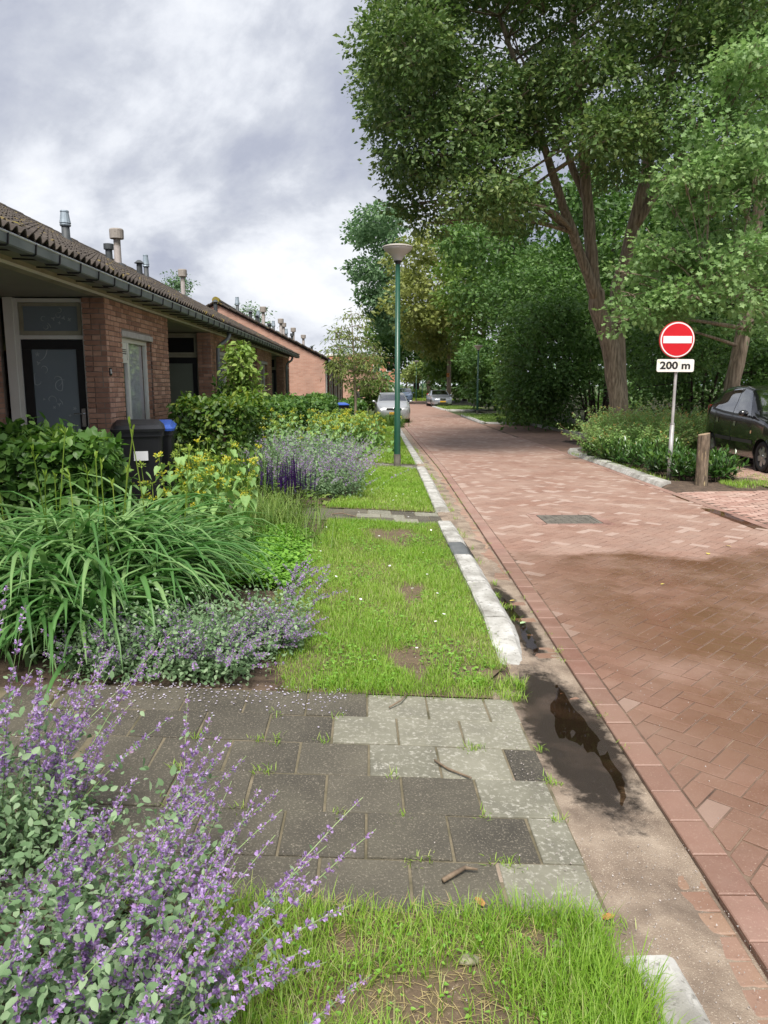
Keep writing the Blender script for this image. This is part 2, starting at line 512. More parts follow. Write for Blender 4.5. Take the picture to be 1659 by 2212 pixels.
M['alloy'] = mk('alloy', ['#a5a7aa', '#bcbec1'], 6, 0.3, metal=0.7)
M['paint_black'] = mk('paint_black', [(0.006, 0.006, 0.008, 1)], 3, 0.22, coat=1.0, spec=0.5)
M['paint_silver'] = mk('paint_silver', ['#a9abac', '#aeb0b1'], 3, 0.3, metal=0.55, coat=0.8)
M['paint_silver_blue'] = mk('paint_silver_blue', ['#9ea3ab', '#a5aab2'], 3, 0.3, metal=0.5, coat=0.8)
M['trim_dark'] = mk('trim_dark', ['#2b2c2e', '#363739'], 6, 0.55)
M['chrome'] = mk('chrome', ['#c6c8ca'], 3, 0.15, metal=0.9)
M['lens'] = mk('lens', ['#c9cdd0', '#dfe2e4'], 14, 0.08, coat=1.0)
M['lens_red'] = mk('lens_red', ['#a02020', '#b52a26'], 9, 0.15, coat=1.0)
M['lens_amber'] = mk('lens_amber', ['#e0b48c'], 9, 0.2)
M['plate_yellow'] = mk('plate_yellow', ['#d8a52a', '#dcae38'], 5, 0.4)
M['plate_blue'] = mk('plate_blue', ['#26408c'], 5, 0.4)
M['cabin'] = mk('cabin', ['#1d1f22', '#2a2c30'], 6, 0.8)
M['carglass'] = glassmat('carglass', (0.50, 0.55, 0.57, 1), 0.30)
M['jacket'] = mk('jacket', ['#34342f', '#42423b'], 8, 0.9)
M['skin'] = mk('skin', ['#b58a72', '#c09680'], 8, 0.6)
M['hair'] = mk('hair', ['#2b241e', '#3a3028'], 20, 0.8)
M['stick'] = mk('stick', ['#5d4d3e', '#8d7c69'], 25, 0.9)
M['stone'] = mk('stone', ['#6f6a5a', '#8b876f', '#9a967f'], 18, 0.85, 0.3, 60)
M['deadleaf'] = mk('deadleaf', ['#9c6b3a', '#b98a55'], 30, 0.8)
M['yellowleaf'] = mk('yellowleaf', ['#b9a24a', '#c7b765'], 30, 0.7)
M['greenleaf'] = mk('greenleaf', ['#8fae7a', '#a4be90'], 30, 0.6)
M['salmon'] = mk('salmon', ['#b97a63', '#c58a72'], 3, 0.95)
M['render_wall'] = mk('render_wall', ['#cfcac0', '#dad6cd'], 3, 0.95)
M['petal_dirt'] = mk('petal_dirt', ['#a89fb8', '#c9c2cf'], 40, 0.8)
M['birdbox'] = mk('birdbox', ['#b0703a', '#c07d44'], 9, 0.8)
def road_material(name, base, rc, wet=True):
    m = bpy.data.materials.new(name); m.use_nodes = True
    t = m.node_tree; b = t.nodes['Principled BSDF']
    pos = N(t, 'ShaderNodeNewGeometry').outputs['Position']
    sp = N(t, 'ShaderNodeSeparateXYZ'); t.links.new(pos, sp.inputs[0])
    def noise(sc, det=5, ro=0.6, w=0.0):
        n = N(t, 'ShaderNodeTexNoise'); n.inputs['Scale'].default_value = sc; n.inputs['Detail'].default_value = det; n.inputs['Roughness'].default_value = ro
        mp = N(t, 'ShaderNodeMapping'); mp.inputs['Location'].default_value = (w, w * 1.7, 0)
        t.links.new(pos, mp.inputs[0]); t.links.new(mp.outputs[0], n.inputs['Vector']); return n.outputs[0]
    r1 = ramp(t, [(0.32, lin(base[0])), (0.5, lin(base[1])), (0.68, lin(base[2]))])
    t.links.new(noise(11), r1.inputs[0])
    a = N(t, 'ShaderNodeAttribute', attribute_name='rnd')
    r2 = ramp(t, [(p, lin(c)) for p, c in rc])
    t.links.new(a.outputs['Fac'], r2.inputs[0])
    col = mixc(t, 0.62, r1.outputs[0], r2.outputs[0])
    # dust film
    d = ramp(t, [(0.36, (0.12, 0.12, 0.12)), (0.68, (0.72, 0.72, 0.72))]); t.links.new(noise(1.3, 6, 0.6, 5), d.inputs[0])
    col = mixc(t, d.outputs[0], col, lin('#a58d80'))
    g = ramp(t, [(0.60, (0, 0, 0)), (0.68, (0.7, 0.7, 0.7))]); t.links.new(noise(120, 3, 0.7), g.inputs[0])
    col = mixc(t, g.outputs[0], col, lin('#bda594'))
    rough = 0.72
    if wet:
        e = mth(t, 'ADD', mth(t, 'MULTIPLY', noise(0.8, 5, 0.6, 2), 2.6), mth(t, 'MULTIPLY', mth(t, 'SUBTRACT', 7.35, sp.outputs[1]), 1.0))
        w1 = ramp(t, [(0.30, (0, 0, 0)), (0.37, (1, 1, 1))]); t.links.new(mth(t, 'DIVIDE', e, 4.0), w1.inputs[0])
        # drier haze close to the edge band and in drying islands
        isl = ramp(t, [(0.40, (0.50, 0.50, 0.50)), (0.54, (1, 1, 1))]); t.links.new(noise(0.75, 6, 0.62, 8), isl.inputs[0])
        ex = ramp(t, [(0.28, (0.45, 0.45, 0.45)), (0.46, (1, 1, 1))]); t.links.new(mth(t, 'DIVIDE', sp.outputs[0], 4.5), ex.inputs[0])
        w = mth(t, 'MULTIPLY', mth(t, 'MULTIPLY', w1.outputs[0], isl.outputs[0]), ex.outputs[0])
        wetc = mixc(t, 0.70, col, lin('#7a573f'))
        wetc = mixc(t, 1.0, wetc, (0.70, 0.66, 0.63, 1), 'MULTIPLY')
        col = mixc(t, w, col, wetc)
        rr = N(t, 'ShaderNodeMapRange'); rr.inputs[3].default_value = 0.72; rr.inputs[4].default_value = 0.17
        t.links.new(w, rr.inputs[0]); t.links.new(rr.outputs[0], b.inputs['Roughness'])
    else:
        b.inputs['Roughness'].default_value = rough
    t.links.new(col, b.inputs['Base Color'])
    bp = N(t, 'ShaderNodeBump'); bp.inputs['Strength'].default_value = 0.35; bp.inputs['Distance'].default_value = 0.006
    if wet: t.links.new(mth(t, 'SUBTRACT', 0.38, mth(t, 'MULTIPLY', w, 0.28)), bp.inputs['Strength'])
    t.links.new(noise(90, 6, 0.65), bp.inputs['Height']); t.links.new(bp.outputs[0], b.inputs['Normal'])
    return m
RC = [(0, '#74564a'), (0.3, '#826152'), (0.7, '#906d5e'), (0.86, '#967566'), (0.90, '#b6a297'), (1, '#c2b1a7')]
M['paver'] = road_material('paver', ['#79584b', '#896657', '#997869'], RC)
M['band'] = road_material('band', ['#7a584e', '#8a6459', '#9a766a'], [(0, '#75544a'), (0.5, '#886257'), (1, '#9d7b6f')])
M['gutter_brick'] = road_material('gutter_brick', ['#7f6050', '#8f6e5c', '#a0826c'], [(0, '#7d5c4a'), (0.6, '#8e6b58'), (1, '#a3876a')])
M['bay_brick'] = road_material('bay_brick', ['#9a7468', '#ab8578', '#bc998c'], [(0, '#86584e'), (0.5, '#a37c70'), (0.8, '#bb9b8f'), (1, '#cbb3a8')], wet=False)
def water_material():
    return glassmat('puddle_water', (0.62, 0.54, 0.46, 1), 0.0, 1.33)
M['puddle'] = water_material()
def sand_material():
    m = M['sand_dry'].copy(); m.name = 'sand'
    t = m.node_tree; b = t.nodes['Principled BSDF']
    src = b.inputs['Base Color'].links[0].from_socket
    pos = N(t, 'ShaderNodeNewGeometry').outputs['Position']
    sp = N(t, 'ShaderNodeSeparateXYZ'); t.links.new(pos, sp.inputs[0])
    n = N(t, 'ShaderNodeTexNoise'); n.inputs['Scale'].default_value = 14; n.inputs['Detail'].default_value = 9; n.inputs['Roughness'].default_value = 0.72; t.links.new(pos, n.inputs['Vector'])
    def blob(cx, cy, rx_, ry_):
        a_ = mth(t, 'POWER', mth(t, 'DIVIDE', mth(t, 'SUBTRACT', sp.outputs[0], cx), rx_), 2.0)
        b_ = mth(t, 'POWER', mth(t, 'DIVIDE', mth(t, 'SUBTRACT', sp.outputs[1], cy), ry_), 2.0)
        return mth(t, 'ADD', a_, b_)
    d = mth(t, 'MINIMUM', blob(0.97, 3.4, 0.20, 0.78), blob(1.07, 5.2, 0.10, 0.85))
    d = mth(t, 'ADD', d, mth(t, 'MULTIPLY', mth(t, 'SUBTRACT', n.outputs[0], 0.5), 2.2))
    r = ramp(t, [(0.36, (1, 1, 1)), (0.66, (0, 0, 0))]); t.links.new(mth(t, 'DIVIDE', d, 2.0), r.inputs[0])
    c = mixc(t, r.outputs[0], src, lin('#2f261e'))
    n2 = N(t, 'ShaderNodeTexNoise'); n2.inputs['Scale'].default_value = 3.5; n2.inputs['Detail'].default_value = 7; t.links.new(pos, n2.inputs['Vector'])
    r2 = ramp(t, [(0.52, (0, 0, 0)), (0.66, (0.6, 0.6, 0.6))]); t.links.new(n2.outputs[0], r2.inputs[0])
    c = mixc(t, r2.outputs[0], c, lin('#54463c'))
    t.links.new(c, b.inputs['Base Color'])
    rr = N(t, 'ShaderNodeMapRange'); rr.inputs[3].default_value = 0.9; rr.inputs[4].default_value = 0.35
    t.links.new(r.outputs[0], rr.inputs[0]); t.links.new(rr.outputs[0], b.inputs['Roughness'])
    return m
M['sand'] = sand_material()

# ---------------------------------------------------------------- ground sheets
def sheet(name, xs, ys, zf, mat, kind='structure', parent=None, label=None, jitter=0.0):
    """grid between two edge functions: xs = [f(y), ...] columns"""
    V, F = [], []
    nx = len(xs)
    for y in ys:
        for f in xs:
            x = f(y) if callable(f) else f
            V.append((x, y, zf(x, y) + (random.uniform(-jitter, jitter) if jitter else 0)))
    for j in range(len(ys) - 1):
        for i in range(nx - 1):
            F.append((j * nx + i, j * nx + i + 1, (j + 1) * nx + i + 1, (j + 1) * nx + i))
    mb = MB(); mb.add(V, F)
    o = mb.build(name, mat, parent, smooth=True)
    if kind and parent is None: tag(o, label, None, None, kind)
    return o
def lsp(a, b, n): return [a + (b - a) * i / (n - 1) for i in range(n)]
YS = lsp(-12, 50, 63) + lsp(52, 130, 40) + [150, 200, 300, 500, 900]
sheet('ground', [-600, -120, -40, -14, -9, -4, 1, 6, 12, 25, 60, 200, 600], YS, lambda x, y: gz(y) - 0.06, M['earth'])
soil_o = sheet('garden_soil', [-10, -6, -4.7, -3.4, -2.4, -1.6, -0.8, 0, lambda y: 0.45 if (1.95 < y < 3.85) else kx(y) - 0.12], lsp(-4, 36, 81), lambda x, y: hz(x, y) - 0.012, M['soil'], jitter=0.006)

# road bed under the bricks
RYS = lsp(-4, 60, 65) + lsp(62, 160, 40)
def rz_(x, y): return gz(y)
road = sheet('road', [lambda y: sx(y) + 0.10, lambda y: 0.5 * (sx(y) + rx(y)), lambda y: rx(y)], [y for y in RYS if y <= 48], lambda x, y: gz(y) - 0.0045, M['road_joint'])
sheet('far_road', [lambda y: sx(y) + 0.0, lambda y: 0.5 * (sx(y) + rx(y)), lambda y: rx(y) + 0.05], [47] + [y for y in RYS if y > 47.5], lambda x, y: gz(y) - 0.001, M['paver'])

# herringbone at 45 degrees, cut along both edges
def clip(poly, f):
    out = []
    n = len(poly)
    for i in range(n):
        a, b = poly[i], poly[(i + 1) % n]
        fa, fb = f(a), f(b)
        if fa >= 0: out.append(a)
        if (fa >= 0) != (fb >= 0):
            t = fa / (fa - fb)
            out.append((a[0] + (b[0] - a[0]) * t, a[1] + (b[1] - a[1]) * t))
    return out
BW = 0.1
C45 = math.sqrt(0.5)
BAND = 0.135
MANH = (2.52, 9.12, 0.68, 0.60)
def poly_area(p):
    return 0.5 * abs(sum(p[i][0] * p[(i + 1) % len(p)][1] - p[(i + 1) % len(p)][0] * p[i][1] for i in range(len(p))))
pavers = []
gap = 0.0035
for k in range(-330, 420):
    for l in range(-140, 180):
        bx, by = k + 2 * l, k - 2 * l
        for (w, h, ox, oy) in ((2, 1, 0, 0), (1, 2, 0, 1)):
            x0, y0 = (bx + ox) * BW, (by + oy) * BW
            cx, cy = x0 + w * BW / 2, y0 + h * BW / 2
            X, Y = (cx - cy) * C45 + 3.0, (cx + cy) * C45 + 1.0
            if not (0.2 < Y < 47.5): continue
            if X < sx(Y) + BAND - 0.11 or X > rx(Y) + 0.1: continue
            q = [(x0 + gap, y0 + gap), (x0 + w * BW - gap, y0 + gap), (x0 + w * BW - gap, y0 + h * BW - gap), (x0 + gap, y0 + h * BW - gap)]
            q = [((a - b) * C45 + 3.0, (a + b) * C45 + 1.0) for a, b in q]
            full = True
            if X < sx(Y) + BAND + 0.13 or X > rx(Y) - 0.13:
                q2 = clip(q, lambda p: p[0] - (sx(p[1]) + BAND + 0.003))
                q2 = clip(q2, lambda p: rx(p[1]) - 0.115 - p[0]) if len(q2) > 2 else q2
                if len(q2) < 3 or poly_area(q2) < 0.0012: continue
                full = abs(poly_area(q2) - poly_area(q)) < 1e-6
                q = q2
            if abs(X - MANH[0]) < MANH[2] / 2 + 0.16 and abs(Y - MANH[1]) < MANH[3] / 2 + 0.16:
                # trimmed bricks round the manhole frame
                if abs(X - MANH[0]) < MANH[2] / 2 + 0.06 and abs(Y - MANH[1]) < MANH[3] / 2 + 0.06: continue
            pavers.append((X, Y, q, full, (w, h)))
def pale(x, y, full):
    """dusty bricks: scattered where dry, mostly the cut pieces along the band where wet"""
    if y > 7.5:
        return random.random() < (0.13 if full else 0.42)
    return (not full) and random.random() < 0.10
pavers.sort(key=lambda p: p[1] + 0.25 * abs(p[0] - 2.3))
def in_view(x, y): return x < 0.05 + 0.53 * y and y > 1.6
VAR = []
for h in (0, 1):
    row = []
    for i in range(9):
        mb = MB(); mb.r = 0.93 if i == 8 else 0.06 + 0.78 * i / 7.0
        a, b = BW - gap, BW / 2 - gap
        pl = [(-a, -b), (a, -b), (a, b), (-a, b)] if h == 0 else [(-b, -a), (b, -a), (b, a), (-b, a)]
        pl = [((x - y) * C45, (x + y) * C45) for x, y in pl]
        mb.prism(pl, -0.03, 0.0, 0.003)
        row.append(mb.mesh('paving_brick', M['paver']))
    VAR.append(row)
cnt = 0
rest = MB()
for (X, Y, q, full, wh) in pavers:
    zt = gz(Y) + random.uniform(-0.0018, 0.0018)
    pl = pale(X, Y, full)
    if full and cnt < 290 and in_view(X, Y):
        r = VAR[0 if wh[0] == 2 else 1][8 if pl else random.randrange(8)]
        put('paving_brick', r, road, mtx=Matrix.Translation((X, Y, zt)) @ Matrix.Rotation(random.uniform(-0.012, 0.012), 4, 'X'))
        cnt += 1
    else:
        rest.r = random.uniform(0.9, 1.0) if pl else random.uniform(0.03, 0.85)
        if Y < 20: rest.prism(q, zt - 0.012, zt, 0.003)
        else: rest.prism(q, zt - 0.008, zt)
tag(rest.build('paving_bricks', M['paver'], road), kind='stuff')

# edge band of bricks laid end to end, with a shared mesh set
band = sheet('edge_band', [lambda y: sx(y) - 0.0, lambda y: sx(y) + BAND], lsp(-2, 47, 50), lambda x, y: gz(y) - 0.009, M['joint'])
bandv = []
for i in range(6):
    mb = MB(); mb.r = i / 5.0
    mb.box((0, 0, -0.02), (BAND - 0.012, 0.203, 0.05), bev=0.004); bandv.append(mb.mesh('band_brick', M['band']))
y = 0.5
restb = MB()
while y < 46:
    yc = y + 0.105
    ang = math.atan2(sx(yc + 0.3) - sx(yc - 0.3), 0.6)
    z = gz(yc) + random.uniform(-0.001, 0.003)
    if y < 26:
        put('band_brick', random.choice(bandv), band, mtx=Matrix.Translation((sx(yc) + BAND / 2 - 0.004, yc, z)) @ Matrix.Rotation(-ang, 4, 'Z'))
    else:
        restb.r = random.random(); restb.box((sx(yc) + BAND / 2 - 0.004, yc, z - 0.02), (BAND - 0.012, 0.203, 0.05))
    y += 0.21
tag(restb.build('band_bricks', M['band'], band), kind='stuff')
# the same band on the far side of the road
bandr = sheet('edge_band_right', [lambda y: rx(y) - 0.12, lambda y: rx(y) + 0.02], lsp(-2, 38, 41), lambda x, y: gz(y) - 0.0095, M['joint'])
y = 6.0
while y < 37:
    yc = y + 0.105
    ang = math.atan2(rx(yc + 0.3) - rx(yc - 0.3), 0.6)
    if y < 26:
        put('band_brick', random.choice(bandv), bandr, mtx=Matrix.Translation((rx(yc) - 0.05, yc, gz(yc) + random.uniform(-0.001, 0.003))) @ Matrix.Rotation(-ang, 4, 'Z'))
    y += 0.21

# gutter: bricks laid across, half buried in washed sand
gutter = sheet('gutter', [lambda y: (0.43 if 1.2 < y < 3.9 else kx(y) - 0.21), lambda y: kx(y) - 0.05, lambda y: sx(y) - 0.002], lsp(-3, 40, 87), lambda x, y: gz(y) - 0.026, M['road_joint'])
gv = []
for i in range(6):
    mb = MB(); mb.r = i / 5.0
    mb.box((0, 0, -0.02), (0.20, 0.094, 0.05), bev=0.004); gv.append(mb.mesh('gutter_brick', M['gutter_brick']))
y = 0.6
while y < 26:
    yc = y + 0.05
    put('gutter_brick', random.choice(gv), gutter, mtx=Matrix.Translation((sx(yc) - 0.112, yc, gz(yc) - 0.0215 + random.uniform(-0.002, 0.002))) @ Matrix.Rotation(random.uniform(-0.02, 0.02), 4, 'Z'))
    y += 0.102
def fbm(x, y, s=1.0):
    return (math.sin(x * 7.1 * s + 1.3 * math.sin(y * 5.3 * s)) + math.sin(y * 6.3 * s + 1.7 * math.sin(x * 4.1 * s + 1)) + 0.6 * math.sin(13 * s * (x + y)) + 0.5 * math.sin(17 * s * (x - 0.7 * y) + 2)) / 3.1
V, F = [], []
ys_ = lsp(0.5, 34, 420); nxs = 26
for j, y in enumerate(ys_):
    x0 = 0.42 if y < 3.62 else (kx(y) - 0.16)
    if 3.62 <= y < 4.2: x0 = 0.42 + (kx(y) - 0.16 - 0.42) * sm((y - 3.62) / 0.35)
    x1 = sx(y) + 0.003
    for i in range(nxs):
        f = i / (nxs - 1)
        x = x0 + (x1 - x0) * f
        h = -0.0065 + 0.0065 * fbm(x * 2.2, y * 1.1, 1.0) + 0.0035 * fbm(x * 9, y * 6) + random.uniform(-0.0012, 0.0012)
        dist = sx(y) - x
        h += 0.008 * sm((dist - 0.10) / 0.25) - 0.016 * (1 - sm(dist / 0.20)) * (1 - 0.75 * math.exp(-((y - 3.5) / 0.75) ** 2))
        h -= 0.0105 * math.exp(-((y - 3.5) / 0.60) ** 2 - ((x - (0.99 + 0.03 * math.sin(y * 5))) / 0.14) ** 2)
        h -= 0.009 * math.exp(-((y - 5.1) / 0.6) ** 2 - ((x - 1.07) / 0.07) ** 2)
        if 2.3 < y < 6.3: h = max(h, -0.0152 + 0.0006 * math.sin(40 * x + 31 * y))
        if x < 0.8: h = max(h, -0.004) + hz(x, y) - gz(y) - 0.006
        V.append((x, y, gz(y) + h))
for j in range(len(ys_) - 1):
    for i in range(nxs - 1):
        F.append((j * nxs + i, j * nxs + i + 1, (j + 1) * nxs + i + 1, (j + 1) * nxs + i))
mb = MB(); mb.add(V, F)
tag(mb.build('sand', M['sand'], None, smooth=True), 'washed sand lying over the gutter bricks', None, None, 'stuff')
# puddles lie in the hollows of the sand
def puddle(name, pts, z, label):
    mb = MB()
    n = len(pts)
    out = []
    for i in range(n):
        a, b, c, d = pts[i - 1], pts[i], pts[(i + 1) % n], pts[(i + 2) % n]
        for k in range(6):
            t = k / 6.0
            p = [0.5 * ((2 * b[j]) + (-a[j] + c[j]) * t + (2 * a[j] - 5 * b[j] + 4 * c[j] - d[j]) * t * t + (-a[j] + 3 * b[j] - 3 * c[j] + d[j]) * t ** 3) for j in (0, 1)]
            out.append((p[0] + random.uniform(-0.008, 0.008), p[1] + random.uniform(-0.02, 0.02)))
    mb.add([(x, y, z) for x, y in out], [tuple(range(len(out)))])
    o = mb.build(name, M['puddle'])
    return tag(o, label, None, None, 'structure')
puddle('puddle', [(0.92, 4.1), (1.06, 4.0), (1.08, 3.7), (1.10, 3.3), (1.09, 2.95), (1.02, 2.75), (0.90, 2.8), (0.84, 3.1), (0.82, 3.5), (0.86, 3.9)], -0.0128, 'dark puddle in the gutter beside the end of the kerb')
puddle('puddle', [(1.04, 5.9), (1.09, 5.6), (1.11, 5.2), (1.11, 4.7), (1.06, 4.45), (1.02, 4.6), (1.02, 5.2)], -0.0128, 'narrow dark puddle along the kerb face')
puddle('puddle', [(4.52, 9.9), (4.66, 9.8), (4.72, 9.2), (4.66, 8.45), (4.50, 8.4), (4.50, 9.1)], gz(9) + 0.0035, 'dark puddle at the edge of the parking area')
puddle('puddle', [(4.66, 11.2), (4.80, 11.1), (4.78, 10.5), (4.64, 10.4)], gz(11) + 0.0035, 'small dark puddle by the end of the planted bed')

# ---------------------------------------------------------------- kerbs
def kerb_stone_mesh(L, w=0.205, h=0.078, seed=0, taper=0.0):
    """splayed concrete kerb: flat top, sloping road face"""
    mb = MB()
    n = 6
    prof = [(-w / 2, -0.08), (-w / 2, h - 0.012), (-w / 2 + 0.012, h), (w / 2 - 0.075, h), (w / 2 - 0.05, h - 0.008), (w / 2, 0.015), (w / 2, -0.08)]
    rs = random.Random(seed)
    V, F = [], []
    for i in range(n):
        y = -L / 2 + L * i / (n - 1)
        drop = (taper * sm(1 - i / (n - 1)) if taper > 0 else -taper * sm(i / (n - 1)))
        for (x, z) in prof:
            V.append((x + rs.uniform(-0.003, 0.003), y, (z - drop if z > 0 else z) + (rs.uniform(-0.003, 0.003) if z > 0 else 0)))
    k = len(prof)
    for i in range(n - 1):
        for j in range(k - 1):
            F.append((i * k + j, (i + 1) * k + j, (i + 1) * k + j + 1, i * k + j + 1))
    F.append(tuple(range(k))); F.append(tuple((n - 1) * k + j for j in range(k - 1, -1, -1)))
    mb.add(V, F)
    return mb.mesh('kerb_stone', M['concrete'])
KS = [kerb_stone_mesh(0.985, seed=s) for s in range(4)]
KT = kerb_stone_mesh(0.985, seed=9, taper=0.085)
kerb = put('kerb_left', None); tag(kerb, None, None, None, 'structure')
def kerb_run(parent, pts, meshes, first=None, flip=False, z0=0.0):
    d = 0
    segs = []
    for a, b in zip(pts[:-1], pts[1:]):
        L = math.hypot(b[0] - a[0], b[1] - a[1])
        n = max(1, round(L / 1.0))
        for i in range(n):
            t = (i + 0.5) / n
            segs.append((a[0] + (b[0] - a[0]) * t, a[1] + (b[1] - a[1]) * t, math.atan2(-(b[0] - a[0]), b[1] - a[1]), L / n))
    for i, (x, y, r, L) in enumerate(segs):
        me = first if (first is not None and i == 0) else meshes[i % len(meshes)]
        M4 = Matrix.Translation((x, y, gz(y) + z0 + random.uniform(-0.004, 0.004))) @ Matrix.Rotation(r + (PI if flip else 0), 4, 'Z') @ Matrix.Diagonal((1, L / 1.0, 1, 1))
        put('kerb_stone', me, parent, mtx=M4)
KOFF = -0.103
kp = lambda y: (kx(y) + KOFF, y)
kerb_run(kerb, [kp(3.98), kp(4.97)], KS, KT, z0=-0.01)
kerb_run(kerb, [kp(4.98), kp(6.9)], KS, z0=-0.01)
kerb_run(kerb, [kp(7.48), kp(8.7)], KS, z0=-0.01)
kerb_run(kerb, [kp(9.7), kp(15.0)], KS, KS[0], z0=-0.01)
kerb_run(kerb, [kp(16.3), kp(36)], KS, z0=-0.01)
kerb_run(kerb, [(0.815, 0.85), (0.835, 1.92)], [kerb_stone_mesh(0.985, seed=9, taper=-0.055)], z0=-0.006)
# drain grate let into the kerb line
dr = thing('gully_grate', 'grey iron kerb gully grate between two kerb stones beside the lawn', 'drain', (kx(7.2) + KOFF, 7.19, gz(7.2)))
gm = kerb_stone_mesh(0.56, seed=77); gm.name = 'frame'; gm.materials.clear(); gm.materials.append(M['grate'])
put('frame', gm, dr, mtx=Matrix.Translation((kx(7.2) + KOFF, 7.19, gz(7.2) - 0.014)))
gxx = kx(7.2) + KOFF
for i in range(5):
    mb = MB(); mb.box((gxx + 0.078, 6.99 + i * 0.10, 0.048), (0.075, 0.05, 0.006), tilt=Matrix.Rotation(0.98, 3, 'Y')); mb.build('slot', M['ink'], dr)
# right-hand kerb in front of the planted bed and round the parking bays
kerb2 = put('kerb_right', None); tag(kerb2, None, None, None, 'structure')
KR = [kerb_stone_mesh(0.985, seed=20 + s, w=0.24, h=0.09) for s in range(3)]
KRT = kerb_stone_mesh(0.985, seed=31, w=0.24, h=0.09, taper=0.07)
kerb_run(kerb2, [(4.95, 12.25), (4.97, 13.2), (5.04, 14.3), (5.16, 17.0), (5.24, 18.9)], KR, flip=True)
kerb_run(kerb2, [(5.26, 18.9), (5.45, 19.7), (6.4, 20.4)], KR, flip=True)
kerb_run(kerb2, [(7.98, 24.0), (7.95, 29.3), (7.98, 36.6)], KR, flip=True)
kerb_run(kerb2, [(7.9, 36.75), (5.95, 37.35)], KR, flip=True)
kerb_run(kerb2, [(5.88, 37.5), (6.12, 47.6), (6.6, 48.4), (8.2, 49.0)], KR, flip=True)
kerb_run(kerb2, [(9.0, 56.4), (6.15, 56.5), (5.9, 58.5), (5.9, 66.5)], KR, flip=True)

# ---------------------------------------------------------------- concrete slab paths
SLAB = {}
for key in ('slab_dark', 'slab_pale'):
    for wd in (0.3, 0.15):
        SLAB[key, wd] = []
        for i in range(5):
            mb = MB(); mb.r = i / 4.0
            mb.box((0, 0, -0.025), (wd - 0.007, 0.268, 0.05), bev=0.003)
            SLAB[key, wd].append(mb.mesh('paving_slab', M[key]))
def path(name, y0, rows, xr, xl, pales, jit=0.004):
    st = sheet(name, [xl, -1.2, -0.3, 0.3, xr + 0.0], lsp(y0 - 0.01, y0 + rows * 0.275 + 0.01, 8), lambda x, y: hz(x, y) - 0.000, M['slab_joint'])
    for r in range(rows):
        yc = y0 + (r + 0.5) * 0.275
        x = xr + random.uniform(-0.012, 0.012)
        widths = ([0.15] if r % 2 else [])
        i = 0
        while x > xl:
            w = widths[i] if i < len(widths) else 0.3
            key = 'slab_pale' if (r, i) in pales else 'slab_dark'
            xc = x - w / 2
            put('paving_slab', random.choice(SLAB[key, w]), st, mtx=Matrix.Translation((xc, yc, hz(xc, yc) + 0.006 + random.uniform(-jit, jit))) @ Matrix.Rotation(0.05 + random.uniform(-0.008, 0.008), 4, 'Y') @ Matrix.Rotation(random.uniform(-0.012, 0.012), 4, 'Z'))
            x -= w + 0.003
            i += 1
    return st
path('garden_path', 2.05, 6, 0.755, -3.2, {(0, 0), (1, 0), (2, 0), (3, 1), (3, 2), (4, 0), (4, 1), (4, 2), (5, 1), (5, 0), (5, 2)})
path('garden_path', 8.76, 3, 0.93, -3.2, {(0, 1), (1, 2), (1, 3), (2, 0), (2, 2)})
path('garden_path', 15.2, 3, 1.12, -3.2, {(0, 0), (1, 1), (2, 2)})

# ---------------------------------------------------------------- manhole and parking area
mh = thing('manhole_cover', 'rectangular iron manhole cover framed by bricks in the road', 'manhole', (MANH[0], MANH[1], gz(9.1)))
zb = gz(9.1)
mb = MB()
for sx_ in (-1, 1):
    mb.box((MANH[0] + sx_ * (MANH[2] / 2 - 0.02), MANH[1], zb - 0.006), (0.04, MANH[3], 0.02))
    mb.box((MANH[0], MANH[1] + sx_ * (MANH[3] / 2 - 0.02), zb - 0.006), (MANH[2] - 0.08, 0.04, 0.02))
mb.build('frame', M['iron'], mh)
mb = MB(); mb.box((MANH[0], MANH[1], zb - 0.010), (MANH[2] - 0.085, MANH[3] - 0.085, 0.02)); lid = mb.build('lid', M['iron'], mh)
for i in range(7):
    for j in range(5):
        mb = MB(); mb.box((MANH[0] - 0.24 + i * 0.08, MANH[1] - 0.19 + j * 0.095, zb + 0.002), (0.055, 0.06, 0.006), bev=0.002); mb.build('stud', M['iron'], lid)
for sx_ in (-1, 1):      # soldier bricks round it
    for j in range(7):
        put('paving_brick', VAR[0][random.randrange(8)] if False else random.choice(bandv), road, mtx=Matrix.Translation((MANH[0] + sx_ * (MANH[2] / 2 + 0.065), MANH[1] - 0.32 + j * 0.105, zb)) @ Matrix.Diagonal((0.9, 0.49, 1, 1)))
    for j in range(4):
        put('paving_brick', random.choice(bandv), road, mtx=Matrix.Translation((MANH[0] - 0.32 + j * 0.213, MANH[1] + sx_ * (MANH[3] / 2 + 0.06), zb)) @ Matrix.Rotation(PI / 2, 4, 'Z') @ Matrix.Diagonal((0.85, 1, 1, 1)))

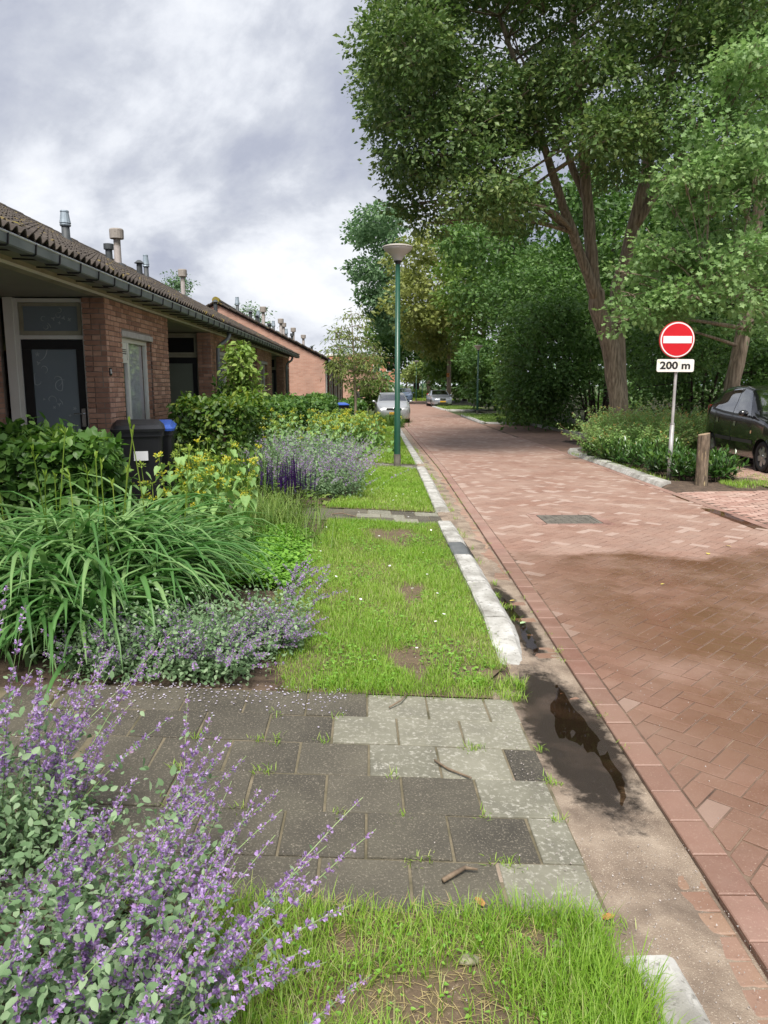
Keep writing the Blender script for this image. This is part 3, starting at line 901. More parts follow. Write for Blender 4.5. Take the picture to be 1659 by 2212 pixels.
park = sheet('parking_area', [lambda y: rx(y) + 0.02, 7.0, 9.0, 14.0], lsp(-4, 11.6, 20), lambda x, y: gz(y) - 0.006 + 0.01 * max(0, x - 5), M['joint'])
bayv = []
for i in range(8):
    mb = MB(); mb.r = i / 7.0
    mb.box((0, 0, -0.02), (0.19, 0.088, 0.045), bev=0.004); bayv.append(mb.mesh('parking_brick', M['bay_brick']))
bay_rest = MB(); cnt = 0
rows = []
yy = 6.0; r = 0
while yy < 11.55:
    xx = rx(yy) + 0.13 + (0.1 if r % 2 else 0)
    while xx < 8.6:
        rows.append((xx, yy)); xx += 0.2
    yy += 0.097; r += 1
for (x, y) in rows:
    z = gz(y) + 0.01 * max(0, x - 5) + random.uniform(-0.003, 0.003)
    if y > 7.6 and x < 0.1 + 0.525 * y and cnt < 290:
        put('parking_brick', random.choice(bayv), park, mtx=Matrix.Translation((x, y, z)) @ Matrix.Rotation(random.uniform(-0.03, 0.03), 4, 'Z')); cnt += 1
    else:
        bay_rest.r = random.random(); bay_rest.box((x, y, z - 0.01), (0.19, 0.088, 0.03))
tag(bay_rest.build('parking_bricks', M['bay_brick'], park), kind='stuff')
# the sandy bricks under the black car
lot = sheet('car_park', [6.5, 7.5, 9.0, 14.0], lsp(11.6, 24, 20), lambda x, y: 0.035 + min(0, 0.02 * (y - 13)) * (1 if y < 13 else 0), M['sand'])
lotb = MB()
yy = 11.9; r = 0
while yy < 17.5:
    xx = 6.62 + (0.1 if r % 2 else 0)
    while xx < 9.6:
        if random.random() < 0.75:
            lotb.r = random.random(); lotb.box((xx, yy, 0.028 + min(0, 0.02 * (yy - 13)) + random.uniform(-0.003, 0.006)), (0.19, 0.088, 0.02))
        xx += 0.2
    yy += 0.097; r += 1
tag(lotb.build('sunken_bricks', M['bay_brick'], lot), kind='stuff')
# planted bed behind the right-hand kerb, parking bay beyond it, and the verges
def bed_left(y): return float(np.interp(y, [11.5, 12.2, 12.3, 18.8, 20.5], [4.84, 4.86, 5.0, 5.3, 6.3]))
def bedz(x, y):
    k = sm((y - 11.75) / 0.5) * sm((x - bed_left(y)) / 0.12 + 0.02)
    return gz(y) - 0.004 + (0.054 + 0.02 * math.sin(x * 3 + y * 2)) * k
sheet('planting_bed', [lambda y: bed_left(y) - 0.02, lambda y: bed_left(y) + 0.12, lambda y: bed_left(y) * 0.5 + 3.2, 6.6, 6.75], lsp(11.5, 24, 27), bedz, M['soil'], jitter=0.004)
sheet('planting_bed_back', [6.7, 8.0, 10, 14.0], lsp(18.2, 24, 8), bedz, M['soil'], jitter=0.012)
bay = sheet('parking_bay', [lambda y: rx(y) + 0.02, 6.6, 7.95], lsp(18.9, 37.3, 30), lambda x, y: gz(y) - 0.002, mk('bay_dirt', ['#6d5548', '#84695a', '#94796a'], 4, 0.9, 0.6, 70))
sheet('wood_floor', [8.05, 12, 20, 45], lsp(20, 140, 40), lambda x, y: gz(y) + 0.05, mk('wood_soil', ['#2b2a1c', '#3a3a24', '#2c3318'], 2, 0.95, 0.6, 20), jitter=0.02)
verge = mk('verge', ['#5d6d35', '#70803f', '#857a55'], 2.5, 0.95, 0.5, 50)
sheet('verge', [lambda y: float(np.interp(y, [37.2, 47.6, 48.8], [5.9, 6.2, 8.0])), 7.2, 9.5], lsp(37.2, 48.8, 14), lambda x, y: gz(y) + 0.06, verge)
sheet('verge', [lambda y: 6.0, 7.4, 9.5], lsp(56.6, 68, 14), lambda x, y: gz(y) + 0.06, verge)
# ---------------------------------------------------------------- terraced houses, near row
def brick_tex(name, c1, c2, mortar, bump=0.4):
    """small bricks for walls too far off to tell the courses apart"""
    m = bpy.data.materials.new(name); m.use_nodes = True
    t = m.node_tree; b = t.nodes['Principled BSDF']; b.inputs['Roughness'].default_value = 0.9
    pos = N(t, 'ShaderNodeNewGeometry')
    sp = N(t, 'ShaderNodeSeparateXYZ'); t.links.new(pos.outputs['Position'], sp.inputs[0])
    cb = N(t, 'ShaderNodeCombineXYZ')
    t.links.new(mth(t, 'ADD', sp.outputs[0], sp.outputs[1]), cb.inputs[0]); t.links.new(sp.outputs[2], cb.inputs[1])
    br = N(t, 'ShaderNodeTexBrick')
    br.inputs['Color1'].default_value = lin(c1); br.inputs['Color2'].default_value = lin(c2); br.inputs['Mortar'].default_value = lin(mortar)
    br.inputs['Scale'].default_value = 1.0; br.inputs['Brick Width'].default_value = 0.22; br.inputs['Row Height'].default_value = 0.066; br.inputs['Mortar Size'].default_value = 0.005
    br.inputs['Bias'].default_value = 0.1
    t.links.new(cb.outputs[0], br.inputs['Vector'])
    no = N(t, 'ShaderNodeTexNoise'); no.inputs['Scale'].default_value = 1.3; t.links.new(pos.outputs['Position'], no.inputs['Vector'])
    rr = ramp(t, [(0.3, (0.82, 0.82, 0.82)), (0.7, (1.1, 1.08, 1.06))]); t.links.new(no.outputs[0], rr.inputs[0])
    t.links.new(mixc(t, 1.0, br.outputs[0], rr.outputs[0], 'MULTIPLY'), b.inputs['Base Color'])
    bp = N(t, 'ShaderNodeBump'); bp.inputs['Strength'].default_value = bump; bp.inputs['Distance'].default_value = 0.008
    t.links.new(br.outputs['Fac'], bp.inputs['Height']); bp.invert = True; t.links.new(bp.outputs[0], b.inputs['Normal'])
    return m
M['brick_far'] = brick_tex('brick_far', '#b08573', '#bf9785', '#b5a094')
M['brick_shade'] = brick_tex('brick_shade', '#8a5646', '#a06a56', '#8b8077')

XW = -3.32          # street face
SEC = [(9.92, 13.0), (16.54, 19.84), (23.5, 27.07), (30.96, 33.2)]
WIN = [(10.55, 12.0), (17.3, 18.72), (24.2, 25.8), (32.0, 32.9)]
ZT = 2.745
house = thing('terraced_house', 'long low brick terrace with dark tiled roof and recessed porches beyond the hedges', 'house', (-5.5, 18, 0.0))
BL, BH, JO = 0.21, 0.055, 0.011
bv = {}
for kind, L in (('s', BL), ('h', 0.10)):
    for ax in 'XY':
        bv[kind, ax] = []
        for i in range(6):
            mb = MB(); mb.r = i / 5.0
            mb.box((0, 0, 0), (0.03, L, BH) if ax == 'X' else (L, 0.03, BH), bev=0.003)
            bv[kind, ax].append(mb.mesh('brick', M['brick']))
brick_left = [285]
def lay(wall, ax, c, a0, a1, z0, z1, holes, zmin_obj, seed, stuff, objs=True):
    """courses on plane ax = c between a0 and a1"""
    rs = random.Random(seed)
    nz = int((z1 - z0) / (BH + JO))
    out = []
    for k in range(nz):
        z = z0 + (k + 0.5) * (z1 - z0) / nz
        a = a0
        while a < a1 - 0.02:
            L = BL if rs.random() < 0.6 else 0.10
            if a == a0 and k % 2: L = 0.10
            if a + L > a1: L = a1 - a
            hit = False
            for (h0, h1, hz0, hz1) in holes:
                if z + BH / 2 > hz0 and z - BH / 2 < hz1 and a + L > h0 and a < h1:
                    if a < h0 - 0.03: L = h0 - a
                    else:
                        a = max(a, h1); hit = True
                    break
            if hit: continue
            if L < 0.025:
                a += L + JO; continue
            out.append((a + L / 2, z, L)); a += L + JO
    out.sort(key=lambda b: b[0])
    for (ac, z, L) in out:
        off = rs.uniform(-0.0015, 0.0015)
        p = (c + off, ac, z) if ax == 'X' else (ac, c + off, z)
        if objs and brick_left[0] > 0 and z > zmin_obj and (abs(L - BL) < 1e-6 or abs(L - 0.10) < 1e-6):
            put('brick', rs.choice(bv['s' if L > 0.15 else 'h', ax]), wall, mtx=Matrix.Translation(p))
            brick_left[0] -= 1
        else:
            stuff.r = rs.random()
            stuff.box(p, (0.03, L, BH) if ax == 'X' else (L, 0.03, BH))
def window(par, y0, y1, z0, z1, xf, detail=True):
    """two-light window on the street face: narrow vent light, wide fixed light"""
    w = None
    mb = MB(); fw, d = 0.055, 0.06
    xc = xf - 0.075
    mb.box((xc, (y0 + y1) / 2, z1 - fw / 2), (d, y1 - y0, fw)); mb.box((xc, (y0 + y1) / 2, z0 + fw / 2), (d, y1 - y0, fw))
    mb.box((xc, y0 + fw / 2, (z0 + z1) / 2), (d - 0.004, fw, z1 - z0 - 2 * fw)); mb.box((xc, y1 - fw / 2, (z0 + z1) / 2), (d - 0.004, fw, z1 - z0 - 2 * fw))
    ym = y0 + (y1 - y0) * 0.34
    mb.box((xc, ym, (z0 + z1) / 2), (d - 0.002, 0.06, z1 - z0 - 2 * fw))
    w = mb.build('window', M['white_frame'], par)
    zp = z1 - 0.30
    mb = MB(); mb.box((xc + 0.004, (y0 + ym) / 2 + 0.01, (zp + z1 - fw) / 2), (0.03, ym - y0 - fw - 0.035, z1 - fw - zp)); mb.build('vent_panel', M['white_frame'], w)
    if detail:
        for i in range(3):
            mb = MB(); mb.box((xc + 0.022, (y0 + ym) / 2 + 0.01, zp + 0.085 + i * 0.028), (0.012, ym - y0 - fw - 0.10, 0.010)); mb.build('vent_slot', M['ink'], w)
    mb = MB()
    ya, yb, za, zb2 = y0 + fw + 0.002, ym - 0.032, z0 + fw + 0.002, zp - 0.004
    for (a, b2, c2, d2) in ((ya, yb, zb2 - 0.04, zb2), (ya, yb, za, za + 0.04)):
        mb.box((xc + 0.012, (a + b2) / 2, (c2 + d2) / 2), (0.045, b2 - a, d2 - c2))
    for a in (ya + 0.02, yb - 0.02):
        mb.box((xc + 0.012, a, (za + zb2) / 2), (0.043, 0.04, zb2 - za - 0.08))
    mb.build('casement', M['white_frame'], w)
    mb = MB(); mb.box((xc + 0.005, (ya + yb) / 2, (za + zb2) / 2), (0.006, yb - ya - 0.07, zb2 - za - 0.07)); mb.build('pane', M['glass'], w)
    mb = MB(); mb.box((xc, (ym + 0.03 + y1 - fw) / 2, (z0 + z1) / 2), (0.006, y1 - fw - ym - 0.034, z1 - z0 - 2 * fw - 0.004)); mb.build('pane', M['glass'], w)
    mb = MB(); mb.box((xf - 0.02, (y0 + y1) / 2, z0 - 0.025), (0.16, y1 - y0 + 0.04, 0.046), bev=0.006); mb.build('sill', M['lintel'], w)
    # pleated net curtain and the room behind
    for (c0, c1) in ((y0 + 0.05, y0 + (y1 - y0) * 0.27), (y0 + (y1 - y0) * 0.40, y1 - 0.05)):
        V, F = [], []
        n = 34
        for i in range(n):
            yy = c0 + (c1 - c0) * i / (n - 1)
            xx = xc - 0.042 + 0.016 * math.sin(i * 1.25) + 0.01 * math.sin(i * 0.5)
            V += [(xx, yy, z0 + 0.03), (xx - 0.004, yy, z1 - 0.06)]
        for i in range(n - 1): F.append((2 * i, 2 * i + 2, 2 * i + 3, 2 * i + 1))
        mb = MB(); mb.add(V, F); mb.build('curtain', M['curtain'], w, smooth=True)
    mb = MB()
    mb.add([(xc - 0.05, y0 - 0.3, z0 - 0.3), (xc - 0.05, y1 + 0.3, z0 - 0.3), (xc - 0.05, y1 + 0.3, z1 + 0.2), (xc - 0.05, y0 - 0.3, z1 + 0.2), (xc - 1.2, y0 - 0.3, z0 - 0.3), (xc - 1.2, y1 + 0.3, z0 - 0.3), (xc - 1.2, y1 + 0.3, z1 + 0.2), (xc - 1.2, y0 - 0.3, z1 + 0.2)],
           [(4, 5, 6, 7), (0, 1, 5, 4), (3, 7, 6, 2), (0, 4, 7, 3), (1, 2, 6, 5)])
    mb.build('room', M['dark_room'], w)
    return w
def rough_curve(cx, cz, kind, s, ang):
    pts = []
    if kind == 0:      # spiral hook
        for i in range(12):
            t = i / 11.0
            a = ang + t * 4.2
            r = s * (1 - 0.55 * t)
            pts.append((cx + r * math.cos(a), cz + r * math.sin(a)))
    else:              # long stem
        for i in range(10):
            t = i / 9.0
            pts.append((cx + s * 1.6 * (t - 0.5) * math.cos(ang) + 0.25 * s * math.sin(t * 3), cz + s * 1.6 * (t - 0.5) * math.sin(ang) + 0.2 * s * math.cos(t * 4)))
    return pts
def door(par, ycorner, fancy):
    """door facing down the street at the end of the porch; x from -4.46 to -3.6"""
    yd = ycorner + 0.10
    x0, x1 = -4.50, -3.60
    mb = MB()
    for x in (x0 + 0.03, x1 - 0.02):
        mb.box((x, yd, 1.37), (0.06 if x < -4 else 0.04, 0.08, 2.72))
    mb.box(((x0 + x1) / 2 + 0.01, yd, 2.245), (x1 - x0 - 0.10, 0.076, 0.05)); mb.box(((x0 + x1) / 2 + 0.01, yd, 2.705), (x1 - x0 - 0.10, 0.076, 0.05))
    fr = mb.build('door_frame', M['white_frame'] if fancy else M['cream'], par)
    mb = MB(); mb.box(((x0 + x1) / 2 + 0.01, yd - 0.01, 2.30), (x1 - x0 - 0.12, 0.05, 0.05)); mb.box(((x0 + x1) / 2 + 0.01, yd - 0.01, 2.655), (x1 - x0 - 0.12, 0.05, 0.04))
    for x in (x0 + 0.09, x1 - 0.07): mb.box((x, yd - 0.01, 2.48), (0.045, 0.05, 0.31))
    tw = mb.build('transom_window', M['cream'], par)
    mb = MB(); mb.box(((x0 + x1) / 2 + 0.01, yd - 0.005, 2.48), (x1 - x0 - 0.2, 0.01, 0.31)); mb.build('pane', M['frost'] if fancy else M['dark_room'], tw)
    mb = MB(); dx0, dx1 = x0 + 0.065, x1 - 0.042
    mb.box(((dx0 + dx1) / 2, yd - 0.002, 2.155), (dx1 - dx0, 0.045, 0.12)); mb.box(((dx0 + dx1) / 2, yd - 0.002, 0.20), (dx1 - dx0, 0.045, 0.30))
    mb.box((dx0 + 0.06, yd - 0.002, 1.2225), (0.12, 0.044, 1.743)); mb.box((dx1 - 0.05, yd - 0.002, 1.2225), (0.10, 0.044, 1.743))
    d = mb.build('door', M['black_frame'], par)
    mb = MB(); mb.box(((dx0 + dx1) / 2 + 0.01, yd - 0.001, 1.2225), (dx1 - dx0 - 0.222, 0.02, 1.741)); mb.build('glass_panel', M['frost'] if fancy else M['frost2'], d)
    hx = dx1 - 0.05
    mb = MB(); mb.box((hx, yd - 0.03, 1.22), (0.05, 0.012, 0.24), bev=0.003); mb.tube([(hx, yd - 0.03, 1.27), (hx, yd - 0.07, 1.27), (hx - 0.11, yd - 0.075, 1.27)], 0.009, 8); mb.build('handle', M['chrome'], d)
    if fancy:
        rs = random.Random(5)
        mb = MB()
        for z0, z1, n in ((0.5, 2.05, 26), (2.36, 2.6, 9)):
            for i in range(n):
                cx = rs.uniform(dx0 + 0.17, dx1 - 0.15); cz = rs.uniform(z0, z1)
                yy = yd - 0.0125
                if i % 2 == 0:
                    p = rough_curve(cx, cz, rs.choice((0, 0, 1)), rs.uniform(0.05, 0.10) if z1 < 2.2 else 0.04, rs.uniform(0, 6.28))
                    p = [(min(max(x, dx0 + 0.13), dx1 - 0.11), z) for x, z in p]
                    mb.tube([(x, yy, z) for x, z in p], [0.001 + 0.0045 * math.sin(PI * (k + 0.5) / len(p)) for k in range(len(p))], 5)
                else:
                    k = rs.choice((3, 4, 5)); r = rs.uniform(0.016, 0.03); a0 = rs.uniform(0, 6)
                    pl = []
                    for j in range(k * 4):
                        rr = r * (1.0 if j % 4 in (0, 1) else 0.35)
                        pl.append((cx + rr * math.cos(a0 + 2 * PI * j / (k * 4)), yy - 0.002, cz + rr * math.sin(a0 + 2 * PI * j / (k * 4))))
                    mb.add(pl, [tuple(range(len(pl)))])
        mb.build('floral_decal', M['scroll'], d)
    return d
def text_mesh(txt, size, mat, extrude=0.002, offset=0.0, name='lettering', sx_=1.0):
    cu = bpy.data.curves.new('txt', 'FONT'); cu.body = txt; cu.size = size; cu.extrude = extrude; cu.offset = offset
    cu.align_x = 'CENTER'; cu.align_y = 'CENTER'; cu.resolution_u = 3
    o = bpy.data.objects.new('txt', cu); COL.objects.link(o)
    dg = bpy.context.evaluated_depsgraph_get()
    me = bpy.data.meshes.new_from_object(o.evaluated_get(dg))
    bpy.data.objects.remove(o); bpy.data.curves.remove(cu)
    me.name = name
    me.materials.clear(); me.materials.append(mat)
    return me
for si, (y0, y1) in enumerate(SEC):
    w0, w1 = WIN[si]
    zw0, zw1 = 0.78, 2.29
    mb = MB(); xm = XW - 0.012; th = 0.12
    xb = xm - th / 2
    for (a, b, c, d) in ((y0, w0, 0, ZT), (w1, y1, 0, ZT), (w0, w1, 0, zw0 - 0.05), (w0, w1, zw1 + 0.085, ZT)):
        mb.box((xb, (a + b) / 2, (c + d) / 2), (th, b - a, d - c))
    mb.box((-3.465, y0 + 0.06, ZT / 2), (0.265, 0.096, ZT))          # return pier
    mb.box((-3.44, y1 - 0.06, ZT / 2), (0.215, 0.1, ZT))
    wall = mb.build('wall', M['mortar'], house)
    stuff = MB()
    lay(wall, 'X', XW - 0.013, y0, y1, 0.02, ZT - 0.01, [(w0, w1, zw0 - 0.06, zw1 + 0.09)], 1.0, si * 7 + 1, stuff, objs=(si == 0))
    lay(wall, 'Y', y0 + 0.013 - 0.003, -3.605, XW + 0.002, 0.02, ZT - 0.01, [], 0.95, si * 7 + 2, stuff, objs=(si == 0))
    # reveals of the window opening
    lay(wall, 'Y', w1 - 0.011, XW - 0.11, XW - 0.03, zw0, zw1, [], 9, si * 7 + 3, stuff)
    tag(stuff.build('bricks', M['brick'], wall), kind='stuff')
    mb = MB(); mb.box((XW - 0.045, (w0 + w1) / 2 + 0.01, zw1 + 0.045), (0.12, w1 - w0 + 0.04, 0.082), bev=0.006); mb.build('lintel', M['lintel'], house)
    window(house, w0 + 0.005, w1 - 0.012, zw0, zw1, XW - 0.03, detail=si < 2)
    door(house, y0, si == 0)
    # porch back wall between this door and the section before
    ya = -2.0 if si == 0 else SEC[si - 1][1]
    mb = MB(); mb.box((-4.80, (ya + y0 + 0.15) / 2, ZT / 2), (0.2, y0 + 0.15 - ya, ZT)); pw = mb.build('porch_wall', M['mortar'], house)
    st2 = MB()
    lay(pw, 'X', -4.71, y0 - (0.9 if si == 0 else 0.6), y0 + 0.05, 0.02, ZT - 0.01, [], 9, 50 + si, st2)
    tag(st2.build('bricks', M['brick'], pw), kind='stuff')
    mb = MB(); mb.box((-4.56, y0 + 0.10, ZT / 2), (0.12, 0.1, ZT)); mb.build('door_post', M['white_frame'] if si == 0 else M['cream'], house)
    mb = MB(); mb.box((-4.0, (ya + y0) / 2, 0.09), (1.4, y0 - ya, 0.06)); mb.build('porch_floor', M['concrete'], house)
# porch window frame next to the first door, with the black doorbell box
mb = MB()
for yy in (9.22, 8.2): mb.box((-4.685, yy, 1.6), (0.07, 0.09, 2.2))
mb.box((-4.685, 8.71, 2.655), (0.07, 0.93, 0.09)); mb.box((-4.685, 8.71, 2.2), (0.06, 0.93, 0.07))
pwn = mb.build('porch_window', M['white_frame'], house)
mb = MB(); mb.box((-4.69, 8.71, 1.55), (0.01, 0.93, 2.1)); mb.build('pane', M['glass_dark'], pwn)
mb = MB(); mb.box((-4.62, 9.34, 1.72), (0.06, 0.10, 0.15), bev=0.01); db = mb.build('doorbell', M['plastic_black'], house)
mb = MB(); mb.box((-4.585, 9.365, 1.72), (0.012, 0.04, 0.11), bev=0.003); mb.build('button_plate', M['zinc'], db)
# number plates
for (yy, tx) in ((9.985, '106'), (16.60, '107')):
    mb = MB(); mb.box((XW + 0.009, yy, 1.81), (0.012, 0.085, 0.10), bev=0.003); pl = mb.build('number_plate', M['plate_blue'] if False else M['ink'], house)
    me = text_mesh(tx, 0.075, M['sign_white'], 0.001)
    put('digits', me, pl, mtx=Matrix.Translation((XW + 0.017, yy, 1.81)) @ Matrix.Rotation(PI / 2, 4, 'Z') @ Matrix.Rotation(PI / 2, 4, 'X') @ Matrix.Diagonal((0.62, 1.1, 1, 1)))
# concrete beam, porch ceiling, gutter
Y0R, Y1R = -2.0, 33.3
mb = MB(); mb.box((-3.38, (Y0R + Y1R) / 2, 2.825), (0.14, Y1R - Y0R, 0.155)); mb.build('beam', M['cream'], house)
mb = MB(); mb.box((-3.31, (Y0R + Y1R) / 2, 2.76), (0.018, Y1R - Y0R, 0.028)); mb.build('beam_lip', M['white_frame'], house)
mb = MB(); mb.box((-4.1, (Y0R + Y1R) / 2, 2.765), (1.28, Y1R - Y0R, 0.03)); mb.build('ceiling', M['soffit'], house)
mb = MB(); mb.box((-3.21, (Y0R + Y1R) / 2, 2.83), (0.21, Y1R - Y0R, 0.02)); mb.build('soffit', M['soffit'], house)
V, F = [], []
prof = [(-3.02, 2.86), (-3.02, 2.785), (-3.00, 2.765), (-2.895, 2.762), (-2.88, 2.772), (-2.87, 2.85), (-2.878, 2.85), (-2.89, 2.785), (-3.0, 2.785), (-3.005, 2.86)]
ysg = lsp(Y0R, 33.42, 40)
for y in ysg:
    for (x, z) in prof: V.append((x, y, z))
k = len(prof)
for i in range(len(ysg) - 1):
    for j in range(k): F.append((i * k + j, i * k + (j + 1) % k, (i + 1) * k + (j + 1) % k, (i + 1) * k + j))
F.append(tuple(range(k))); F.append(tuple((len(ysg) - 1) * k + j for j in range(k - 1, -1, -1)))
mb = MB(); mb.add(V, F); gut = mb.build('gutter', M['zinc'], house)
mb = MB(); mb.tube([(-2.872, Y0R, 2.855), (-2.872, 33.42, 2.855)], 0.0115, 8); mb.build('bead', M['zinc_edge'], gut)
yy = 5.34
bm1 = MB(); bm1.tube([(-3.31, 0, 2.812), (-3.03, 0, 2.80), (-3.0, 0, 2.757), (-2.892, 0, 2.754), (-2.872, 0, 2.765), (-2.862, 0, 2.85)], 0.008, 5); bme = bm1.mesh('bracket', M['black_iron'])
while yy < 33.3:
    put('bracket', bme, gut, mtx=Matrix.Translation((0, yy, 0))); yy += 0.52
for yy in (16.86, 31.2):
    mb = MB(); mb.tube([(-2.98, yy, 2.755), (-2.98, yy, 2.68), (-3.02, yy - 0.02, 2.60), (-3.16, yy - 0.06, 2.50), (-3.215, yy - 0.07, 2.42), (-3.22, yy - 0.07, 2.2), (-3.22, yy - 0.07, 0.1)], 0.045, 12)
    dp = mb.build('downpipe', M['zinc'], house, smooth=True)
    for z in (2.18, 1.0):
        mb = MB(); mb.lathe([(0.05, -0.015), (0.05, 0.015)], (-3.22, yy - 0.07, z), 12); mb.build('pipe_clip', M['zinc'], dp)
# roof: deck, tiles, ridge
EX, EZ, RX_, RZ_ = -2.93, 2.865, -8.0, 5.45
sl = math.atan2(RZ_ - EZ, EX - RX_)
SLn = math.hypot(RZ_ - EZ, EX - RX_)
mb = MB()
xe, ze = EX, EZ - 0.02
for sgn in (0, 1):
    if sgn == 0: P = [(xe, ze), (RX_, RZ_ - 0.02)]
    else: P = [(RX_, RZ_ - 0.02), (2 * RX_ - EX, EZ - 0.02)]
    (xa, za), (xb_, zb_) = P
    mb.add([(xa, Y0R, za), (xa, 33.4, za), (xb_, 33.4, zb_), (xb_, Y0R, zb_), (xa, Y0R, za - 0.03), (xa, 33.4, za - 0.03), (xb_, 33.4, zb_ - 0.03), (xb_, Y0R, zb_ - 0.03)], [(0, 1, 2, 3), (7, 6, 5, 4), (0, 4, 5, 1), (1, 5, 6, 2), (2, 6, 7, 3), (3, 7, 4, 0)])
roof = mb.build('roof', M['tile'], house)
TW, TC = 0.30, 0.335
def tile_mesh(r, seed):
    rs = random.Random(seed)
    xs = [0, 0.028, 0.055, 0.08, 0.11, 0.15, 0.178, 0.205, 0.23, 0.26, 0.30]
    hs = [0.008, 0.012, 0.050, 0.062, 0.040, 0.008, 0.012, 0.050, 0.062, 0.040, 0.008]
    V, F = [], []
    for (ys, lift) in ((0.0, 0.040), (TC + 0.05, -0.004)):
        for x, h in zip(xs, hs):
            V.append((x + rs.uniform(-0.002, 0.002), ys, h + lift + rs.uniform(-0.002, 0.002)))
    n = len(xs)
    for x, h in zip(xs, hs): V.append((x, 0.0, h + 0.040 - 0.016))
    for i in range(n - 1):
        F.append((i, i + 1, n + i + 1, n + i)); F.append((2 * n + i, 2 * n + i + 1, i + 1, i))
    # underside shadow edge
    V += [(x, 0.05, h + 0.012) for x, h in zip(xs, hs)]
    for i in range(n - 1): F.append((3 * n + i, 3 * n + i + 1, 2 * n + i + 1, 2 * n + i))
    return V, F
tms = []
for i in range(6):
    mb = MB(); mb.r = i / 5.0; mb.add(*tile_mesh(mb.r, i)); tms.append(mb.mesh('roof_tile', M['tile']))
# tile frame: local x along street (+Y), local y up the slope, local z out of the roof
TB = Matrix(((0, -math.cos(sl), math.sin(sl)), (1, 0, 0), (0, math.sin(sl), math.cos(sl)))).to_4x4()
ntc = int(SLn / TC)
tiles = []
for c in range(ntc):
    for i in range(int((33.4 - 3.0) / TW)):
        y = 3.0 + i * TW
        s = -0.04 + c * TC
        tiles.append((c, y, EX - s * math.cos(sl), EZ + s * math.sin(sl)))
def show(t):
    return t[1] + 0.0 if t[1] > 6.3 + t[0] * 0.62 else 99
tiles.sort(key=show)
trest = MB()
for k, (c, y, x, z) in enumerate(tiles):
    Mx = Matrix.Translation((x, y, z + random.uniform(-0.004, 0.004))) @ TB @ Matrix.Rotation(random.uniform(-0.012, 0.012), 4, 'Z')
    if k < 290:
        put('roof_tile', random.choice(tms), roof, mtx=Mx)
    else:
        Vt, Ft = tile_mesh(0, random.randrange(6))
        trest.r = random.random(); trest.add([tuple(Mx @ Vector(v)) for v in Vt], Ft)
tag(trest.build('roof_tiles', M['tile'], roof), kind='stuff')
mb = MB()
yy = 3.0
mb.lathe([(0.11, 0), (0.115, 0.40), (0.10, 0.44)], (0, 0, 0), 12, 'Y'); rme = mb.mesh('ridge_tile', M['tile'])
while yy < 33.2:
    put('ridge_tile', rme, roof, mtx=Matrix.Translation((RX_, yy, RZ_ + 0.01 + random.uniform(-0.008, 0.008)))); yy += 0.42
mb = MB()
for i in range(70):   # cushions of moss
    c = random.randrange(ntc); y = random.uniform(6, 33); s = c * TC + random.uniform(0, 0.05)
    x, z = EX - s * math.cos(sl), EZ + s * math.sin(sl) + 0.075
    mb.lathe([(0.001, 0.03), (random.uniform(0.03, 0.05), 0.018), (random.uniform(0.05, 0.09), -0.02)], (x + 0.0, y, z), 7)
tag(mb.build('moss', M['moss'], roof, smooth=True), kind='stuff')
# solid end wall and rear so that the block reads as a block from the side
mb = MB()
mb.add([(-3.34, 33.2, 0), (-12.6, 33.2, 0), (-12.6, 33.2, 2.9), (-8, 33.2, 5.38), (-3.34, 33.2, 2.95), (-3.34, 33.05, 0), (-12.6, 33.05, 0), (-12.6, 33.05, 2.9), (-8, 33.05, 5.38), (-3.34, 33.05, 2.95)], [(0, 1, 2, 3, 4), (9, 8, 7, 6, 5), (0, 4, 9, 5), (4, 3, 8, 9), (3, 2, 7, 8), (2, 1, 6, 7)])
mb.box((-12.6, (Y0R + 33) / 2, 1.4), (0.2, 33 - Y0R, 2.8))
mb.box((-8.5, Y0R + 0.1, 1.35), (7.0, 0.2, 2.7))
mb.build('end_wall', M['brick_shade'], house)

def vent(par, kind, x, y, z, h):
    mb = MB()
    if kind == 'cowl':
        mb.lathe([(0.15, -0.12), (0.14, 0.02), (0.085, 0.09), (0.08, h * 0.52)], (x, y, z), 14); v = mb.build('vent_pipe', M['vent_dark'], par, smooth=True)
        mb = MB(); mb.lathe([(0.10, h * 0.50), (0.115, h * 0.54), (0.10, h * 0.57), (0.115, h * 0.60), (0.10, h * 0.72), (0.08, h * 0.95), (0.09, h * 0.96), (0.085, h)], (x, y, z), 14); mb.build('cowl', M['vent_zinc'], v, smooth=False)
    elif kind == 'cap':
        mb = MB(); mb.lathe([(0.20, -0.15), (0.18, 0.02), (0.10, 0.08)], (x, y, z), 14); v = mb.build('vent_pipe', M['vent_dark'], par, smooth=True)
        mb = MB(); mb.lathe([(0.095, 0.03), (0.09, h * 0.55)], (x, y, z), 14); mb.build('sleeve', M['vent_pale'], v)
        mb = MB(); mb.lathe([(0.09, h * 0.55), (0.09, h * 0.72), (0.18, h * 0.74), (0.185, h * 0.97), (0.17, h)], (x, y, z), 16); mb.build('cap', M['vent_cap'], v)
    else:
        mb.lathe([(0.14, -0.1), (0.09, 0.05), (0.085, h * 0.68), (0.125, h * 0.70), (0.125, h)] if kind == 'dark' else [(0.14, -0.1), (0.085, 0.05), (0.08, h * 0.78), (0.15, h * 0.82), (0.05, h)], (x, y, z), 14); v = mb.build('vent_pipe', M['vent_dark'], par)
    return v
